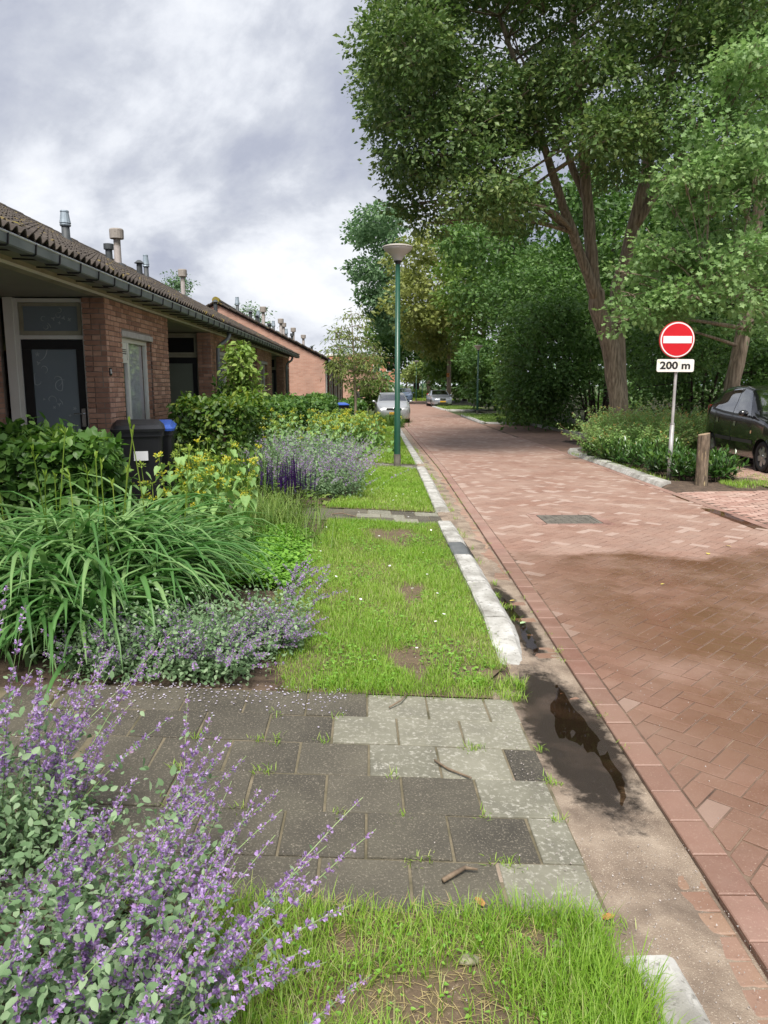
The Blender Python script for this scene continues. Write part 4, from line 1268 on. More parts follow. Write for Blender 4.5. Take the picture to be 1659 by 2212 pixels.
for (k_, x, y, z, h) in (('cowl', -6.22, 16.5, 4.57, 0.62), ('dark', -6.59, 20.3, 4.75, 0.45), ('cap', -6.6, 21.04, 4.76, 0.95), ('hat', -6.64, 23.12, 4.77, 0.47), ('cowl', -7.5, 26.9, 5.2, 0.80), ('cap', -7.6, 32.6, 5.26, 1.09), ('hat', -6.36, 33.0, 4.62, 0.56)):
    vent(house, k_, x, y, z, h)

# ---------------------------------------------------------------- second row beyond, its gable to the street
house2 = thing('terraced_house', 'sunlit brick gable end of the next terrace with many roof vents', 'house', (-4, 45, gz(45)))
GY, G1 = 36.3, 64.0
gx, gez, grx, grz = -1.92, 2.84, -6.95, 5.43
zf = gz(40) - 0.1
th = 0.25
for (y_, s_) in ((GY, 1), (G1, -1)):
    mb = MB()
    pl = [(gx, zf), (gx, gez - 0.05), (grx, grz - 0.10), (2 * grx - gx, gez - 0.05), (2 * grx - gx, zf)]
    mb.add([(x, y_, z) for x, z in pl] + [(x, y_ + th * s_, z) for x, z in pl], [(4, 3, 2, 1, 0) if s_ > 0 else (0, 1, 2, 3, 4)] + [(i, (i + 1) % 5, 5 + (i + 1) % 5, 5 + i) for i in range(5)])
    mb.build('gable_wall', M['brick_far'], house2)
mb = MB()
sl2 = math.atan2(grz - gez, gx + 0.15 - grx)
for sg in (1, -1):
    xa = gx + 0.15 if sg > 0 else 2 * grx - gx - 0.15
    mb.add([(xa, GY - 0.08, gez - 0.08), (xa, G1 + 0.08, gez - 0.08), (grx, G1 + 0.08, grz - 0.06), (grx, GY - 0.08, grz - 0.06), (xa, GY - 0.08, gez - 0.02), (xa, G1 + 0.08, gez - 0.02), (grx, G1 + 0.08, grz), (grx, GY - 0.08, grz)], [(3, 2, 1, 0), (4, 5, 6, 7), (0, 1, 5, 4), (2, 3, 7, 6), (0, 4, 7, 3), (1, 2, 6, 5)])
roof2 = mb.build('roof', M['tile'], house2)
nv = 17
vt = []
for i in range(3):
    mb = MB(); mb.r = i / 2; mb.box((0, 0, 0), (0.37, 0.26, 0.075), bev=0.018); vt.append(mb.mesh('verge_tile', M['tile']))
for i in range(nv):
    t = (i + 0.5) / nv
    for sg in (1, -1):
        x = gx + 0.15 + (grx - gx - 0.15) * t
        if sg < 0: x = 2 * grx - x
        put('verge_tile', random.choice(vt), roof2, mtx=Matrix.Translation((x, GY - 0.03, gez + (grz - gez) * t + 0.03 + random.uniform(-0.006, 0.006))) @ Matrix.Rotation((sl2 + 0.09) * sg, 4, 'Y'))
mb = MB(); mb.lathe([(0.17, 0), (0.17, 0.40), (0.15, 0.44)], (0, 0, 0), 14, 'Y'); rme2 = mb.mesh('ridge_tile', M['moss'])
put('ridge_tile', rme2, roof2, mtx=Matrix.Translation((grx, GY - 0.16, grz + 0.06)))
mb = MB(); mb.lathe([(0.15, 0), (0.15, G1 - GY)], (grx, GY + 0.25, grz + 0.04), 12, 'Y'); mb.build('ridge', M['tile'], roof2)
# tile courses on the street slope
mb = MB()
for c in range(16):
    t = c / 16.0
    x = gx + 0.15 + (grx - gx - 0.15) * t; z = gez + (grz - gez) * t
    mb.box((x - 0.16, (GY + G1) / 2, z + 0.10), (0.36, G1 - GY, 0.03), tilt=Matrix.Rotation(sl2 - 0.12, 3, 'Y'))
tag(mb.build('tile_courses', M['tile'], roof2), kind='stuff')
mb = MB(); mb.box((gx + 0.22, (GY + G1) / 2, gez - 0.10), (0.13, G1 - GY + 0.1, 0.12)); mb.build('gutter', M['zinc'], house2)
mb = MB(); mb.box((gx + 0.02, (GY + G1) / 2, gez - 0.18), (0.14, G1 - GY - 0.5, 0.12)); mb.build('beam', M['trim_dark'], house2)
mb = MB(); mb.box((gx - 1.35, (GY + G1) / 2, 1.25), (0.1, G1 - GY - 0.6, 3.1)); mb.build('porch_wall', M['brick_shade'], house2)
yy = GY + 2.6
k = 0
while yy < G1 - 3:
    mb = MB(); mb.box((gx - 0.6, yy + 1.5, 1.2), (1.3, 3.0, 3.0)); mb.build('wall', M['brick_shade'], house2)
    mb = MB()
    for d in (0.35, 1.15): mb.box((gx + 0.065, yy + d, 1.3), (0.03, 0.06, 1.7))
    mb.box((gx + 0.065, yy + 0.75, 2.12), (0.03, 0.74, 0.06)); mb.box((gx + 0.065, yy + 0.75, 0.48), (0.03, 0.74, 0.06))
    wn = mb.build('window', M['white_frame'], house2)
    mb = MB(); mb.box((gx + 0.06, yy + 0.75, 1.3), (0.012, 0.74, 1.58)); mb.build('pane', M['dark_room'], wn)
    mb = MB(); mb.box((gx - 0.75, yy - 0.04, 0.85), (0.85, 0.05, 2.2)); mb.build('door', M['black_frame'], house2)
    for d in (0.25, 0.8):
        mb = MB(); mb.box((gx + 0.02, yy - 2.6 + d * 2, 1.2), (0.07, 0.07, 3.0)); mb.build('porch_post', M['white_frame'] if d < 0.5 else M['trim_dark'], house2)
    yy += 6.2
Z3 = lambda x, y: ((750 + x * 0.3617) * 0.5486, (1150 + y * 0.3617) * 0.5486)
for (k_, x, vtop, Y) in (('cowl', 507, 55, 38), ('hat', 652, 200, 39.5), ('hat', 724, 245, 40.5), ('cowl', 735, 205, 41.5), ('cap', 790, 160, 43), ('dark', 857, 340, 44), ('cowl', 902, 315, 46), ('cap', 982, 290, 48), ('cap', 1012, 335, 50), ('cowl', 1042, 400, 49), ('dark', 1105, 450, 50), ('cap', 1118, 388, 54), ('cap', 1228, 465, 56), ('hat', 1320, 585, 55)):
    u, v = Z3(x, vtop)
    p = at(u, v, Y)
    zr = gez + (gx + 0.15 - p.x) * (grz - gez) / (gx + 0.15 - grx)
    if p.z - zr > 0.12 and p.x > grx: vent(house2, k_, p.x, Y, zr, p.z - zr)
# ---------------------------------------------------------------- buildings at the far bend
h3 = thing('brick_shed', 'low brick shed with sloping roof at the far bend', 'shed', (1.2, 96, -0.3))
mb = MB(); pl = [(-4.0, -0.4), (-4.0, 4.2), (0.8, 3.05), (2.85, 2.15), (2.85, -0.4)]
mb.add([(x, 96, z) for x, z in pl] + [(x, 103, z) for x, z in pl], [(0, 1, 2, 3, 4)[::-1], (5, 6, 7, 8, 9)] + [(i, (i + 1) % 5, 5 + (i + 1) % 5, 5 + i) for i in range(5)])
mb.build('wall', M['brick_far'], h3)
mb = MB(); mb.add([(-4.2, 95.8, 4.35), (0.8, 95.8, 3.15), (3.05, 95.8, 2.16), (3.05, 103, 2.16), (0.8, 103, 3.15), (-4.2, 103, 4.35), (-4.2, 95.8, 4.22), (0.8, 95.8, 3.05), (3.05, 95.8, 2.05)], [(0, 1, 4, 5), (1, 2, 3, 4), (6, 7, 1, 0), (7, 8, 2, 1)]); mb.build('roof', M['tile'], h3)
h4 = thing('apartment_block', 'salmon coloured two storey block with pale roof edge behind the young tree', 'building', (0, 140, -0.3))
mb = MB(); mb.box((-0.5, 143, 3.2), (13, 8, 7.0)); mb.build('wall', M['salmon'], h4)
mb = MB(); mb.box((-0.5, 138.96, 0.9), (12.9, 0.06, 2.2)); mb.build('plinth', M['render_wall'], h4)
mb = MB(); mb.box((-0.5, 143, 6.85), (13.3, 8.3, 0.35), bev=0.05); mb.build('roof_edge', M['render_wall'], h4)
for i in range(5):
    mb = MB(); mb.box((-5.2 + i * 2.4, 138.97, 4.6), (1.3, 0.05, 1.3)); w = mb.build('window', M['white_frame'], h4)
    mb = MB(); mb.box((-5.2 + i * 2.4, 138.93, 4.6), (1.1, 0.03, 1.1)); mb.build('pane', M['glass_dark'], w)
# ---------------------------------------------------------------- street lamps
def lamp(name, label, x, y, z, h=4.28, group=None, n=24):
    t = thing(name, label, 'street lamp', (x, y, z), 0, group)
    mb = MB(); mb.lathe([(0.072, -0.1), (0.070, 0.02), (0.066, 0.6), (0.064, 1.2), (0.054, 1.22), (0.046, h - 0.35)], (x, y, z), n); mb.build('pole', M['green_paint'], t, smooth=True)
    mb = MB(); mb.lathe([(0.073, 0.0), (0.0725, 0.28)], (x, y, z), n, cap=False); mb.build('pole_foot', M['iron'], t)
    mb = MB(); mb.lathe([(0.045, h - 0.36), (0.05, h - 0.33), (0.078, h - 0.30), (0.082, h - 0.285)], (x, y, z), n); mb.build('socket', M['plastic_black'], t)
    mb = MB(); mb.lathe([(0.078, h - 0.285), (0.088, h - 0.26), (0.12, h - 0.20), (0.18, h - 0.15), (0.25, h - 0.10), (0.283, h - 0.06), (0.29, h - 0.035)], (x, y, z), n, cap=False); mb.build('lamp_shade', M['lamp_glass'], t, smooth=True)
    mb = MB(); mb.lathe([(0.293, h - 0.045), (0.296, h - 0.03), (0.293, h - 0.018)], (x, y, z), n); mb.lathe([(0.29, h - 0.018), (0.24, h), (0.12, h + 0.015), (0.01, h + 0.018)], (x, y, z), n); mb.build('lid', M['lamp_top'], t, smooth=True)
    return t
lamp('street_lamp', 'green lamp post with bowl shaped glass standing on the lawn', 0.64, 15.33, hz(0.64, 15.33) - 0.0, 4.36)
lamp('street_lamp', 'green lamp post on the grass verge before the dark shrubs', 7.03, 47.6, -0.26, 4.3, n=12)
lamp('street_lamp', 'lamp post rising just behind the small brick shed', 4.0, 104.0, -0.3, 4.6, n=10)
lamp('street_lamp', 'thin lamp post directly behind the light blue car', 5.85, 88.0, -0.3, 4.6, n=10)
lamp('street_lamp', 'second far lamp post behind the light blue car', 7.6, 102.0, -0.3, 4.6, n=10)
lamp('street_lamp', 'farthest lamp post on the grass at the bend', 11.5, 110.0, -0.3, 4.0, n=10)

# ---------------------------------------------------------------- no-entry sign
sg = thing('road_sign', 'round red no entry sign with 200 m plate on grey pole', 'sign', (5.29, 12.9, 0.0))
SXp, SYp = 5.29, 12.9
mb = MB(); mb.tube([(SXp, SYp, -0.1), (SXp, SYp, 0.98)], 0.036, 14); mb.build('pole_sleeve', M['galv'], sg, smooth=True)
mb = MB(); mb.tube([(SXp, SYp, 0.97), (SXp + 0.01, SYp, 2.62)], 0.0245, 14); mb.tube([(SXp, SYp, 0.965), (SXp, SYp, 0.985)], 0.039, 14); mb.build('pole', M['galv'], sg, smooth=False)
cz = 2.392; fy = SYp - 0.05
mb = MB(); mb.lathe([(0.302, 0.0), (0.304, 0.018), (0.296, 0.026)], (SXp - 0.03, fy, cz), 48, 'Y'); disc = mb.build('disc', M['sign_rim'], sg)
mb = MB(); mb.lathe([(0.288, -0.003), (0.288, 0.002)], (SXp - 0.025, fy, cz), 48, 'Y'); mb.build('white_ring', M['sign_white'], disc)
mb = MB(); mb.lathe([(0.267, -0.006), (0.267, -0.001)], (SXp - 0.025, fy, cz), 48, 'Y'); mb.build('red_field', M['sign_red'], disc)
mb = MB(); mb.box((SXp - 0.025, fy - 0.0075, cz), (0.485, 0.004, 0.118)); mb.build('white_bar', M['sign_white'], disc)
pz = 1.963
def rrect(w, h, r, n=5):
    p = []
    for (sx_, sy_, a0) in ((1, 1, 0), (-1, 1, PI / 2), (-1, -1, PI), (1, -1, 1.5 * PI)):
        for i in range(n + 1):
            a = a0 + (PI / 2) * i / n
            p.append((sx_ * (w / 2 - r) + r * math.cos(a), sy_ * (h / 2 - r) + r * math.sin(a)))
    return p
def yplate(mb, x, y0, y1, z, poly):
    n = len(poly)
    mb.add([(x + a, y0, z + b) for a, b in poly] + [(x + a, y1, z + b) for a, b in poly], [tuple(range(n)), tuple(range(2 * n - 1, n - 1, -1))] + [(i, n + i, n + (i + 1) % n, (i + 1) % n) for i in range(n)])
mb = MB(); yplate(mb, SXp - 0.03, fy - 0.002, fy + 0.02, pz, rrect(0.635, 0.212, 0.03)); plate = mb.build('distance_plate', M['sign_plate'], sg)
me = text_mesh('200 m', 0.172, M['ink'], 0.0008, offset=0.0055)
put('lettering', me, plate, mtx=Matrix.Translation((SXp - 0.035, fy - 0.004, pz - 0.004)) @ Matrix.Rotation(PI / 2, 4, 'X') @ Matrix.Diagonal((1.2, 1, 1, 1)))
# ---------------------------------------------------------------- log post
lg = thing('log_post', 'weathered upright log post beside the parking bricks', 'post', (5.55, 12.2, 0))
mb = MB()
rs = random.Random(3)
ang = [2 * PI * k / 18 for k in range(18)]
rad = [0.093 * (1 + 0.05 * math.sin(3 * a + 1) + rs.uniform(-0.03, 0.03)) for a in ang]
zs_ = [-0.05, 0.05, 0.2, 0.36, 0.52, 0.68, 0.80, 0.845]
V, F = [], []
for i, z in enumerate(zs_):
    k = 1.0 + (0.10 if z < 0.1 else 0) - (0.02 if z > 0.82 else 0)
    for a, r in zip(ang, rad):
        rr = r * k * (1 + rs.uniform(-0.025, 0.025))
        V.append((5.55 + rr * math.cos(a) - 0.012 * z, 12.2 + rr * math.sin(a), z + (0.02 * math.cos(a) if z > 0.8 else 0)))
for i in range(len(zs_) - 1):
    for k in range(18): F.append((i * 18 + k, i * 18 + (k + 1) % 18, (i + 1) * 18 + (k + 1) % 18, (i + 1) * 18 + k))
mb.add(V, F); mb.build('shaft', M['logwood'], lg, smooth=True)
mb = MB(); mb.add(V[-18:], [tuple(range(18))]); mb.build('sawn_top', M['logtop'], lg)

# ---------------------------------------------------------------- wheelie bins
def bin_(label, x, y, z, rz, lidm, sticker):
    t = thing('wheelie_bin', label, 'bin', (x, y, z), rz, 'wheelie bins behind the hedge')
    W = WM[t.name]
    def part(name, mb, mat, par=t, smooth=False):
        mb.V = [tuple(W @ Vector(v)) for v in mb.V]
        return mb.build(name, mat, par, smooth)
    mb = MB()
    V, F = [], []
    for (zz, w, d) in ((0.03, 0.42, 0.46), (0.08, 0.45, 0.50), (0.88, 0.55, 0.66), (0.885, 0.585, 0.70), (0.95, 0.585, 0.70), (0.952, 0.56, 0.67)):
        for (a, b) in rrect(w, d, 0.05, 3): V.append((a, b, zz))
    n = 16
    for i in range(5):
        for k in range(n): F.append((i * n + k, i * n + (k + 1) % n, (i + 1) * n + (k + 1) % n, (i + 1) * n + k))
    F.append(tuple(5 * n + k for k in range(n)))
    mb.add(V, F); body = part('body', mb, M['plastic_black'])
    mb = MB()
    V, F = [], []
    for (zz, w, d, o) in ((0.955, 0.61, 0.74, -0.01), (0.985, 0.62, 0.75, -0.01), (1.0, 0.56, 0.66, 0.0), (1.035, 0.50, 0.56, 0.01), (1.042, 0.40, 0.44, 0.01)):
        for (a, b) in rrect(w, d, 0.06, 3): V.append((a, b + o, zz + 0.03 * (b / 0.35) * (1 if zz > 0.99 else 0.4)))
    for i in range(4):
        for k in range(n): F.append((i * n + k, i * n + (k + 1) % n, (i + 1) * n + (k + 1) % n, (i + 1) * n + k))
    F.append(tuple(4 * n + k for k in range(n)))
    mb.add(V, F); part('lid', mb, lidm)
    for s in (-1, 1):
        mb = MB(); mb.lathe([(0.02, -0.025), (0.1, -0.022), (0.1, 0.022), (0.02, 0.025)], (s * 0.26, 0.28, 0.10), 16, 'X'); part('wheel', mb, M['rubber'])
    mb = MB(); mb.tube([(-0.24, 0.36, 0.94), (-0.24, 0.42, 0.98), (0.24, 0.42, 0.98), (0.24, 0.36, 0.94)], 0.018, 8); part('handle', mb, M['plastic_black'])
    if sticker:
        mb = MB(); mb.box((0.02, -0.312, 0.70), (0.16, 0.004, 0.20), tilt=Matrix.Rotation(-0.09, 3, 'X')); part('sticker', mb, M['paper'], body)
    return t
bin_('black wheelie bin with white sticker standing before the brick wall', -2.76, 9.2, 0.16, 0.28, M['plastic_black'], True)
bin_('blue lidded wheelie bin half hidden behind the black bin', -2.82, 9.98, 0.12, 0.2, M['plastic_blue'], False)
bin_('blue lidded wheelie bin by the porch of the far terrace', -1.15, 36.0, gz(36) + 0.02, 0.3, M['plastic_blue'], False)

# ---------------------------------------------------------------- cars
def car(name, label, spec, x, y, z, rz):
    """spec stations run front (l = 0) to rear (l = 1); the car's own +y is forward"""
    t = thing(name, label, 'car', (x, y, z), rz, None)
    W = WM[t.name]
    L, WD = spec['L'], spec['W']
    st = spec['st']
    ls = [s[0] for s in st]
    cols = [[s[i] for s in st] for i in range(1, 7)]
    NLn = 170
    def prof(l):
        zb, zs, zbelt, wb, ztop, wt = [float(np.interp(l, ls, c)) for c in cols]
        h = WD / 2
        return [(h * 0.80 * wb, zb), (h * 0.96 * wb, zb + 0.05), (h * 1.0 * wb, zs), (h * 1.005 * wb, 0.55 * zs + 0.45 * zbelt), (h * 0.965 * wb, zbelt), (h * (0.5 * wt + 0.5 * 0.965 * wb) * 1.005, 0.5 * (zbelt + ztop)), (h * wt, ztop - 0.035 * (1 if ztop - zbelt > 0.2 else 0.4)), (h * wt * 0.72, ztop), (0, ztop + 0.012)]
    NS = 8 * 4 + 1
    def ringpt(pr, s):
        s = min(max(s, 0.0), 8.0 - 1e-9)
        i = int(s); f = s - i
        p = [pr[max(i - 1, 0)], pr[i], pr[i + 1], pr[min(i + 2, 8)]]
        return [0.5 * ((2 * p[1][k]) + (-p[0][k] + p[2][k]) * f + (2 * p[0][k] - 5 * p[1][k] + 4 * p[2][k] - p[3][k]) * f * f + (-p[0][k] + 3 * p[1][k] - 3 * p[2][k] + p[3][k]) * f ** 3) for k in (0, 1)]
    def lsm(l):  # smooth station blending
        return prof(l)
    def S(l, s, side=1, off=0.0):
        q = ringpt(prof(l), s)
        if off:
            e = 0.004
            a = ringpt(prof(min(1, l + e)), s); b = ringpt(prof(max(0, l - e)), s)
            c = ringpt(prof(l), s + 0.05); d = ringpt(prof(l), s - 0.05)
            tl = Vector((a[0] - b[0], -2 * e * L, a[1] - b[1])); ts = Vector((c[0] - d[0], 0, c[1] - d[1]))
            n = ts.cross(tl)
            if n.length > 1e-9: n.normalize()
            if n.x < -1e-3 or (abs(n.x) < 1e-3 and n.z < 0): n = -n
            q = [q[0] + n.x * off, q[1] + n.z * off]
            return Vector((side * q[0], L / 2 - l * L + n.y * off, q[1]))
        return Vector((side * q[0], L / 2 - l * L, q[1]))
    wheels = spec['wheels']; R = spec['R']; AR = R + 0.045
    wl = [(L / 2 - f * L) for f in wheels]
    lv = sorted(set(list(np.linspace(0, 1, NLn))))
    V, F = [], []
    for l in lv:
        pr = prof(l)
        # gather the nose and tail
        for side in (1, -1):
            for k in range(NS):
                q = ringpt(pr, k * 8.0 / (NS - 1))
                V.append([side * q[0], L / 2 - l * L, q[1]])
    rowlen = 2 * NS
    def inside(v):
        for yw in wl:
            if math.hypot(v[1] - yw, v[2] - R) < AR and abs(v[0]) > WD * 0.30: return yw
        return None
    keep = []
    for i in range(len(lv) - 1):
        for s in (0, 1):
            for k in range(NS - 1):
                a = i * rowlen + s * NS + k
                f = (a, a + 1, a + rowlen + 1, a + rowlen)
                c = [sum(V[j][m] for j in f) / 4 for m in range(3)]
                if inside(c) is not None: continue
                lc = 0.5 * (lv[i] + lv[i + 1]); sc_ = (k + 0.5) * 8.0 / (NS - 1)
                cut = False
                for (l0, l1, sl_) in spec['windows']:
                    if 4.14 < sc_ < 5.86:
                        fs = (sc_ - 4.12) / 1.76
                        if l0 + sl_[0] * fs + 0.002 < lc < l1 + sl_[1] * fs - 0.002: cut = True
                for (l0, l1) in (spec['ws'], spec['rw']):
                    if sc_ > 6.2 and l0 + 0.004 < lc < l1 - 0.004: cut = True
                if not cut: keep.append(f if s == 0 else f[::-1])
    used = set(j for f in keep for j in f)
    for j in used:
        yw = inside(V[j])
        if yw is not None:
            dy, dz = V[j][1] - yw, V[j][2] - R
            d = math.hypot(dy, dz) or 1
            V[j][1] = yw + dy * AR / d; V[j][2] = R + dz * AR / d
        else:
            for yw in wl:
                dy, dz = V[j][1] - yw, V[j][2] - R
                d = math.hypot(dy, dz)
                if AR < d < AR * 1.10 and abs(V[j][0]) > WD * 0.30:
                    V[j][1] = yw + dy * AR / d; V[j][2] = R + dz * AR / d
    F = keep
    # nose and tail caps
    for i in (0, len(lv) - 1):
        f = [i * rowlen + k for k in range(NS)] + [i * rowlen + NS + k for k in range(NS - 2, -1, -1)]
        F.append(tuple(f) if i else tuple(f[::-1]))
    # floor
    for i in range(len(lv) - 1):
        a = i * rowlen
        c = V[a]
        if inside((WD * 0.45, c[1], 0.25)) is None: F.append((a, a + rowlen, a + rowlen + NS, a + NS))
    def part(nm, mb, mat, par=t, smooth=False):
        mb.V = [tuple(W @ Vector(v)) for v in mb.V]
        return mb.build(nm, mat, par, smooth)
    mb = MB(); mb.add([tuple(v) for v in V], F); body = part('body', mb, spec['paint'], smooth=True)
    # dark wheel wells and cabin block
    for yw in wl:
        mb = MB()
        for side in (1, -1):
            mb.lathe([(AR * 0.99, side * WD * 0.24), (AR * 0.99, side * WD * 0.485)], (0, yw, R), 24, 'X', cap=False)
        mb.box((0, yw, R + 0.02), (WD * 0.52, 2 * AR, 2 * AR * 0.86)); part('wheel_well', mb, M['ink'])
    # windows: patches lying on the shell
    def patch(nm, l0, l1, s0, s1, side, mat, off, par=t, nl=14, ns=8, slant=(0, 0)):
        mb = MB(); V2, F2 = [], []
        for i in range(nl + 1):
            for k in range(ns + 1):
                fs = k / ns
                a = l0 + slant[0] * fs; b = l1 + slant[1] * fs
                V2.append(S(a + (b - a) * i / nl, s0 + (s1 - s0) * fs, side, off))
        for i in range(nl):
            for k in range(ns):
                a = i * (ns + 1) + k
                f = (a, a + 1, a + ns + 2, a + ns + 1)
                F2.append(f if side > 0 else f[::-1])
        mb.add(V2, F2); return part(nm, mb, mat, par, True)
    for side in (1, -1):
        for wnd in spec['windows']:
            l0, l1, sl_ = wnd
            g_ = patch('side_window', l0 - 0.003, l1 + 0.003, 4.10, 5.90, side, spec['glass'], 0.004, slant=sl_)
            patch('frame', l0 - 0.008, l1 + 0.008, 3.98, 4.14, side, M['trim_dark'], 0.006, g_, ns=2)
        for (l0, l1, s0, s1, nm, mt) in spec.get('strips', ()):
            patch(nm, l0, l1, s0, s1, side, mt, 0.008 if nm != 'door_gap' else 0.002, nl=10, ns=4)
    for nm, l0, l1, wf in (('windscreen', spec['ws'][0], spec['ws'][1], 0.93), ('rear_window', spec['rw'][0], spec['rw'][1], 0.90)):
        mb = MB(); V2, F2 = [], []
        n1, n2 = 8, 12
        for i in range(n1 + 1):
            l = l0 + (l1 - l0) * i / n1
            pr = prof(l)
            for k in range(n2 + 1):
                xx = (k / n2 * 2 - 1)
                s = 8 - abs(xx) * (8 - 6.12)
                p = S(l, s, 1 if xx >= 0 else -1, 0.006)
                V2.append(p)
        for i in range(n1):
            for k in range(n2):
                a = i * (n2 + 1) + k
                F2.append((a, a + 1, a + n2 + 2, a + n2 + 1))
        mb.add(V2, F2); part(nm, mb, spec['wsglass'], smooth=True)
    # wheels
    for yw in wl:
        for side in (1, -1):
            xo = side * (WD / 2 - 0.02)
            mb = MB(); s_ = side
            mb.lathe([(R * 0.62, xo - s_ * 0.19), (R * 0.93, xo - s_ * 0.19), (R, xo - s_ * 0.165), (R, xo - s_ * 0.035), (R * 0.94, xo - s_ * 0.005), (R * 0.70, xo - s_ * 0.002), (R * 0.665, xo - s_ * 0.02)], (0, yw, R), 28, 'X', cap=False)
            wh = part('wheel', mb, M['rubber'], smooth=True)
            mb = MB(); mb.lathe([(0.02, xo - s_ * 0.05), (R * 0.2, xo - s_ * 0.045), (R * 0.2, xo - s_ * 0.06), (R * 0.58, xo - s_ * 0.07), (R * 0.67, xo - s_ * 0.012), (R * 0.69, xo - s_ * 0.016)], (0, yw, R), 28, 'X', cap=False)
            part('rim', mb, M['trim_dark'] if spec.get('spoke', True) else M['alloy'], wh, True)
            for k in range(6):
                a = 2 * PI * k / 6 + 0.3
                mb = MB(); ca, sa = math.cos(a), math.sin(a)
                V2 = []
                for (r0, w0) in ((0.15 * R, 0.035), (0.40 * R, 0.05), (0.665 * R, 0.045)):
                    for sg_ in (-1, 1):
                        V2.append((xo - s_ * 0.018, yw + r0 * ca - sg_ * w0 * sa, R + r0 * sa + sg_ * w0 * ca))
                V2 += [(xo - s_ * 0.05, v[1], v[2]) for v in V2]
                mb.add(V2, [(0, 1, 3, 2), (2, 3, 5, 4), (0, 2, 8, 6), (2, 4, 10, 8), (1, 7, 9, 3), (3, 9, 11, 5)]); part('spoke', mb, M['alloy'], wh)
            mb = MB(); mb.lathe([(R * 0.18, xo - s_ * 0.045), (R * 0.16, xo - s_ * 0.012), (0.005, xo - s_ * 0.008)], (0, yw, R), 14, 'X', cap=False); part('hub', mb, M['alloy'], wh)
    # mirrors
    for side in (1, -1):
        l = spec['mirror']; p = S(l, 4.05, side, 0.0)
        mb = MB()
        Vm, Fm = [], []
        for i in range(9):
            a = PI * i / 8
            for k in range(12):
                b = 2 * PI * k / 12
                Vm.append((p.x + side * (0.13 - 0.095 * math.cos(a)), p.y + 0.02 + 0.06 * math.sin(a) * math.cos(b), p.z + 0.075 + 0.065 * math.sin(a) * math.sin(b)))
        for i in range(8):
            for k in range(12): Fm.append((i * 12 + k, i * 12 + (k + 1) % 12, (i + 1) * 12 + (k + 1) % 12, (i + 1) * 12 + k))
        mb.add(Vm, Fm); mb.box((p.x + side * 0.04, p.y, p.z + 0.02), (0.10, 0.04, 0.03)); part('wing_mirror', mb, spec['paint'], smooth=True)
    # face
    for side in (1, -1):
        hx, hzz, hw, hh = spec['head']
        mb = MB(); V2, F2 = [], []
        for i in range(7):
            for k in range(16):
                a = 2 * PI * k / 16; r = i / 6.0
                px_ = side * hx + hw * r * math.cos(a) * (1 - 0.25 * math.sin(a) * 0); pz_ = hzz + hh * r * math.sin(a) + side * 0.28 * hh * (hw * r * math.cos(a)) / hw
                yy_ = L / 2 + spec.get('heady', 0.0) - 0.55 * max(0, abs(px_) - 0.35) ** 2 - 0.035 * r * r - max(0, pz_ - hzz) * spec.get('headrake', 0.9)
                V2.append((px_, yy_, pz_))
        for i in range(6):
            for k in range(16): F2.append((i * 16 + k, i * 16 + (k + 1) % 16, (i + 1) * 16 + (k + 1) % 16, (i + 1) * 16 + k))
        mb.add(V2, F2); part('headlight', mb, M['lens'], smooth=True)
        tx, tz, tw, thh = spec['tail']
        mb = MB(); mb.box((side * tx, -L / 2 + spec.get('taily', 0.16), tz), (tw, 0.12, thh), bev=0.03); part('tail_light', mb, M['lens_red'])
    gx_, gzz, gw, gh = spec['grille']
    fyy = L / 2 + spec.get('facey', 0.0)
    mb = MB(); yplate(mb, 0, -0.02, 0.03, 0, rrect(gw, gh, gh * 0.3)); mb.V = [(v[0], fyy + v[1], gzz + v[2]) for v in mb.V]; gr = part('grille', mb, M['ink'])
    if spec.get('badge') == 'ovals':
        mb = MB()
        for (ww, hh2, ox, oz) in ((0.07, 0.045, 0, 0), (0.026, 0.042, 0, 0), (0.055, 0.02, 0, 0.016)):
            mb.tube([(ox + ww * math.cos(a), fyy + 0.045, gzz + 0.01 + oz + hh2 * math.sin(a)) for a in [2 * PI * i / 16 for i in range(17)]], 0.006, 5)
        part('emblem', mb, M['chrome'], gr)
    elif spec.get('badge') == 'slash':
        mb = MB(); mb.tube([(0.19, fyy + 0.04, gzz - gh * 0.45), (-0.19, fyy + 0.04, gzz + gh * 0.45)], 0.014, 6); mb.lathe([(0.04, 0), (0.04, 0.01), (0.03, 0.014)], (0, fyy + 0.04, gzz), 14, 'Y')
        for i in range(-4, 5): mb.box((i * 0.055, fyy + 0.033, gzz), (0.008, 0.01, gh * 0.9))
        part('emblem', mb, M['chrome'], gr)
    mb = MB(); mb.box((0, fyy + 0.005, spec['platez'] - 0.14), (WD * 0.48, 0.05, 0.09), bev=0.01); part('air_intake', mb, M['ink'])
    mb = MB(); mb.box((0, fyy + 0.035, spec['platez']), (0.52, 0.012, 0.11), bev=0.003); npl = part('number_plate', mb, M['plate_yellow'])
    if spec.get('plate'):
        mb = MB(); mb.box((0.245, fyy + 0.043, spec['platez']), (0.03, 0.004, 0.105)); part('country_band', mb, M['plate_blue'], npl)
        me = text_mesh(spec['plate'], 0.085, M['ink'], 0.0006, 0.001)
        put('characters', me, npl, mtx=W @ Matrix.Translation((spec.get('platex', 0.0), fyy + 0.0425, spec['platez'])) @ Matrix.Rotation(PI, 4, 'Z') @ Matrix.Rotation(PI / 2, 4, 'X'))
    # interior seats seen through the glass
    mb = MB()
    for sx_ in (-0.36, 0.36):
        ys_ = L / 2 - spec['seat'] * L
        mb.box((sx_, ys_, 0.85), (0.46, 0.14, 0.62), bev=0.05); mb.box((sx_, ys_ - 0.02, 1.23), (0.24, 0.09, 0.17), bev=0.03)
    part('seats', mb, M['cabin'])
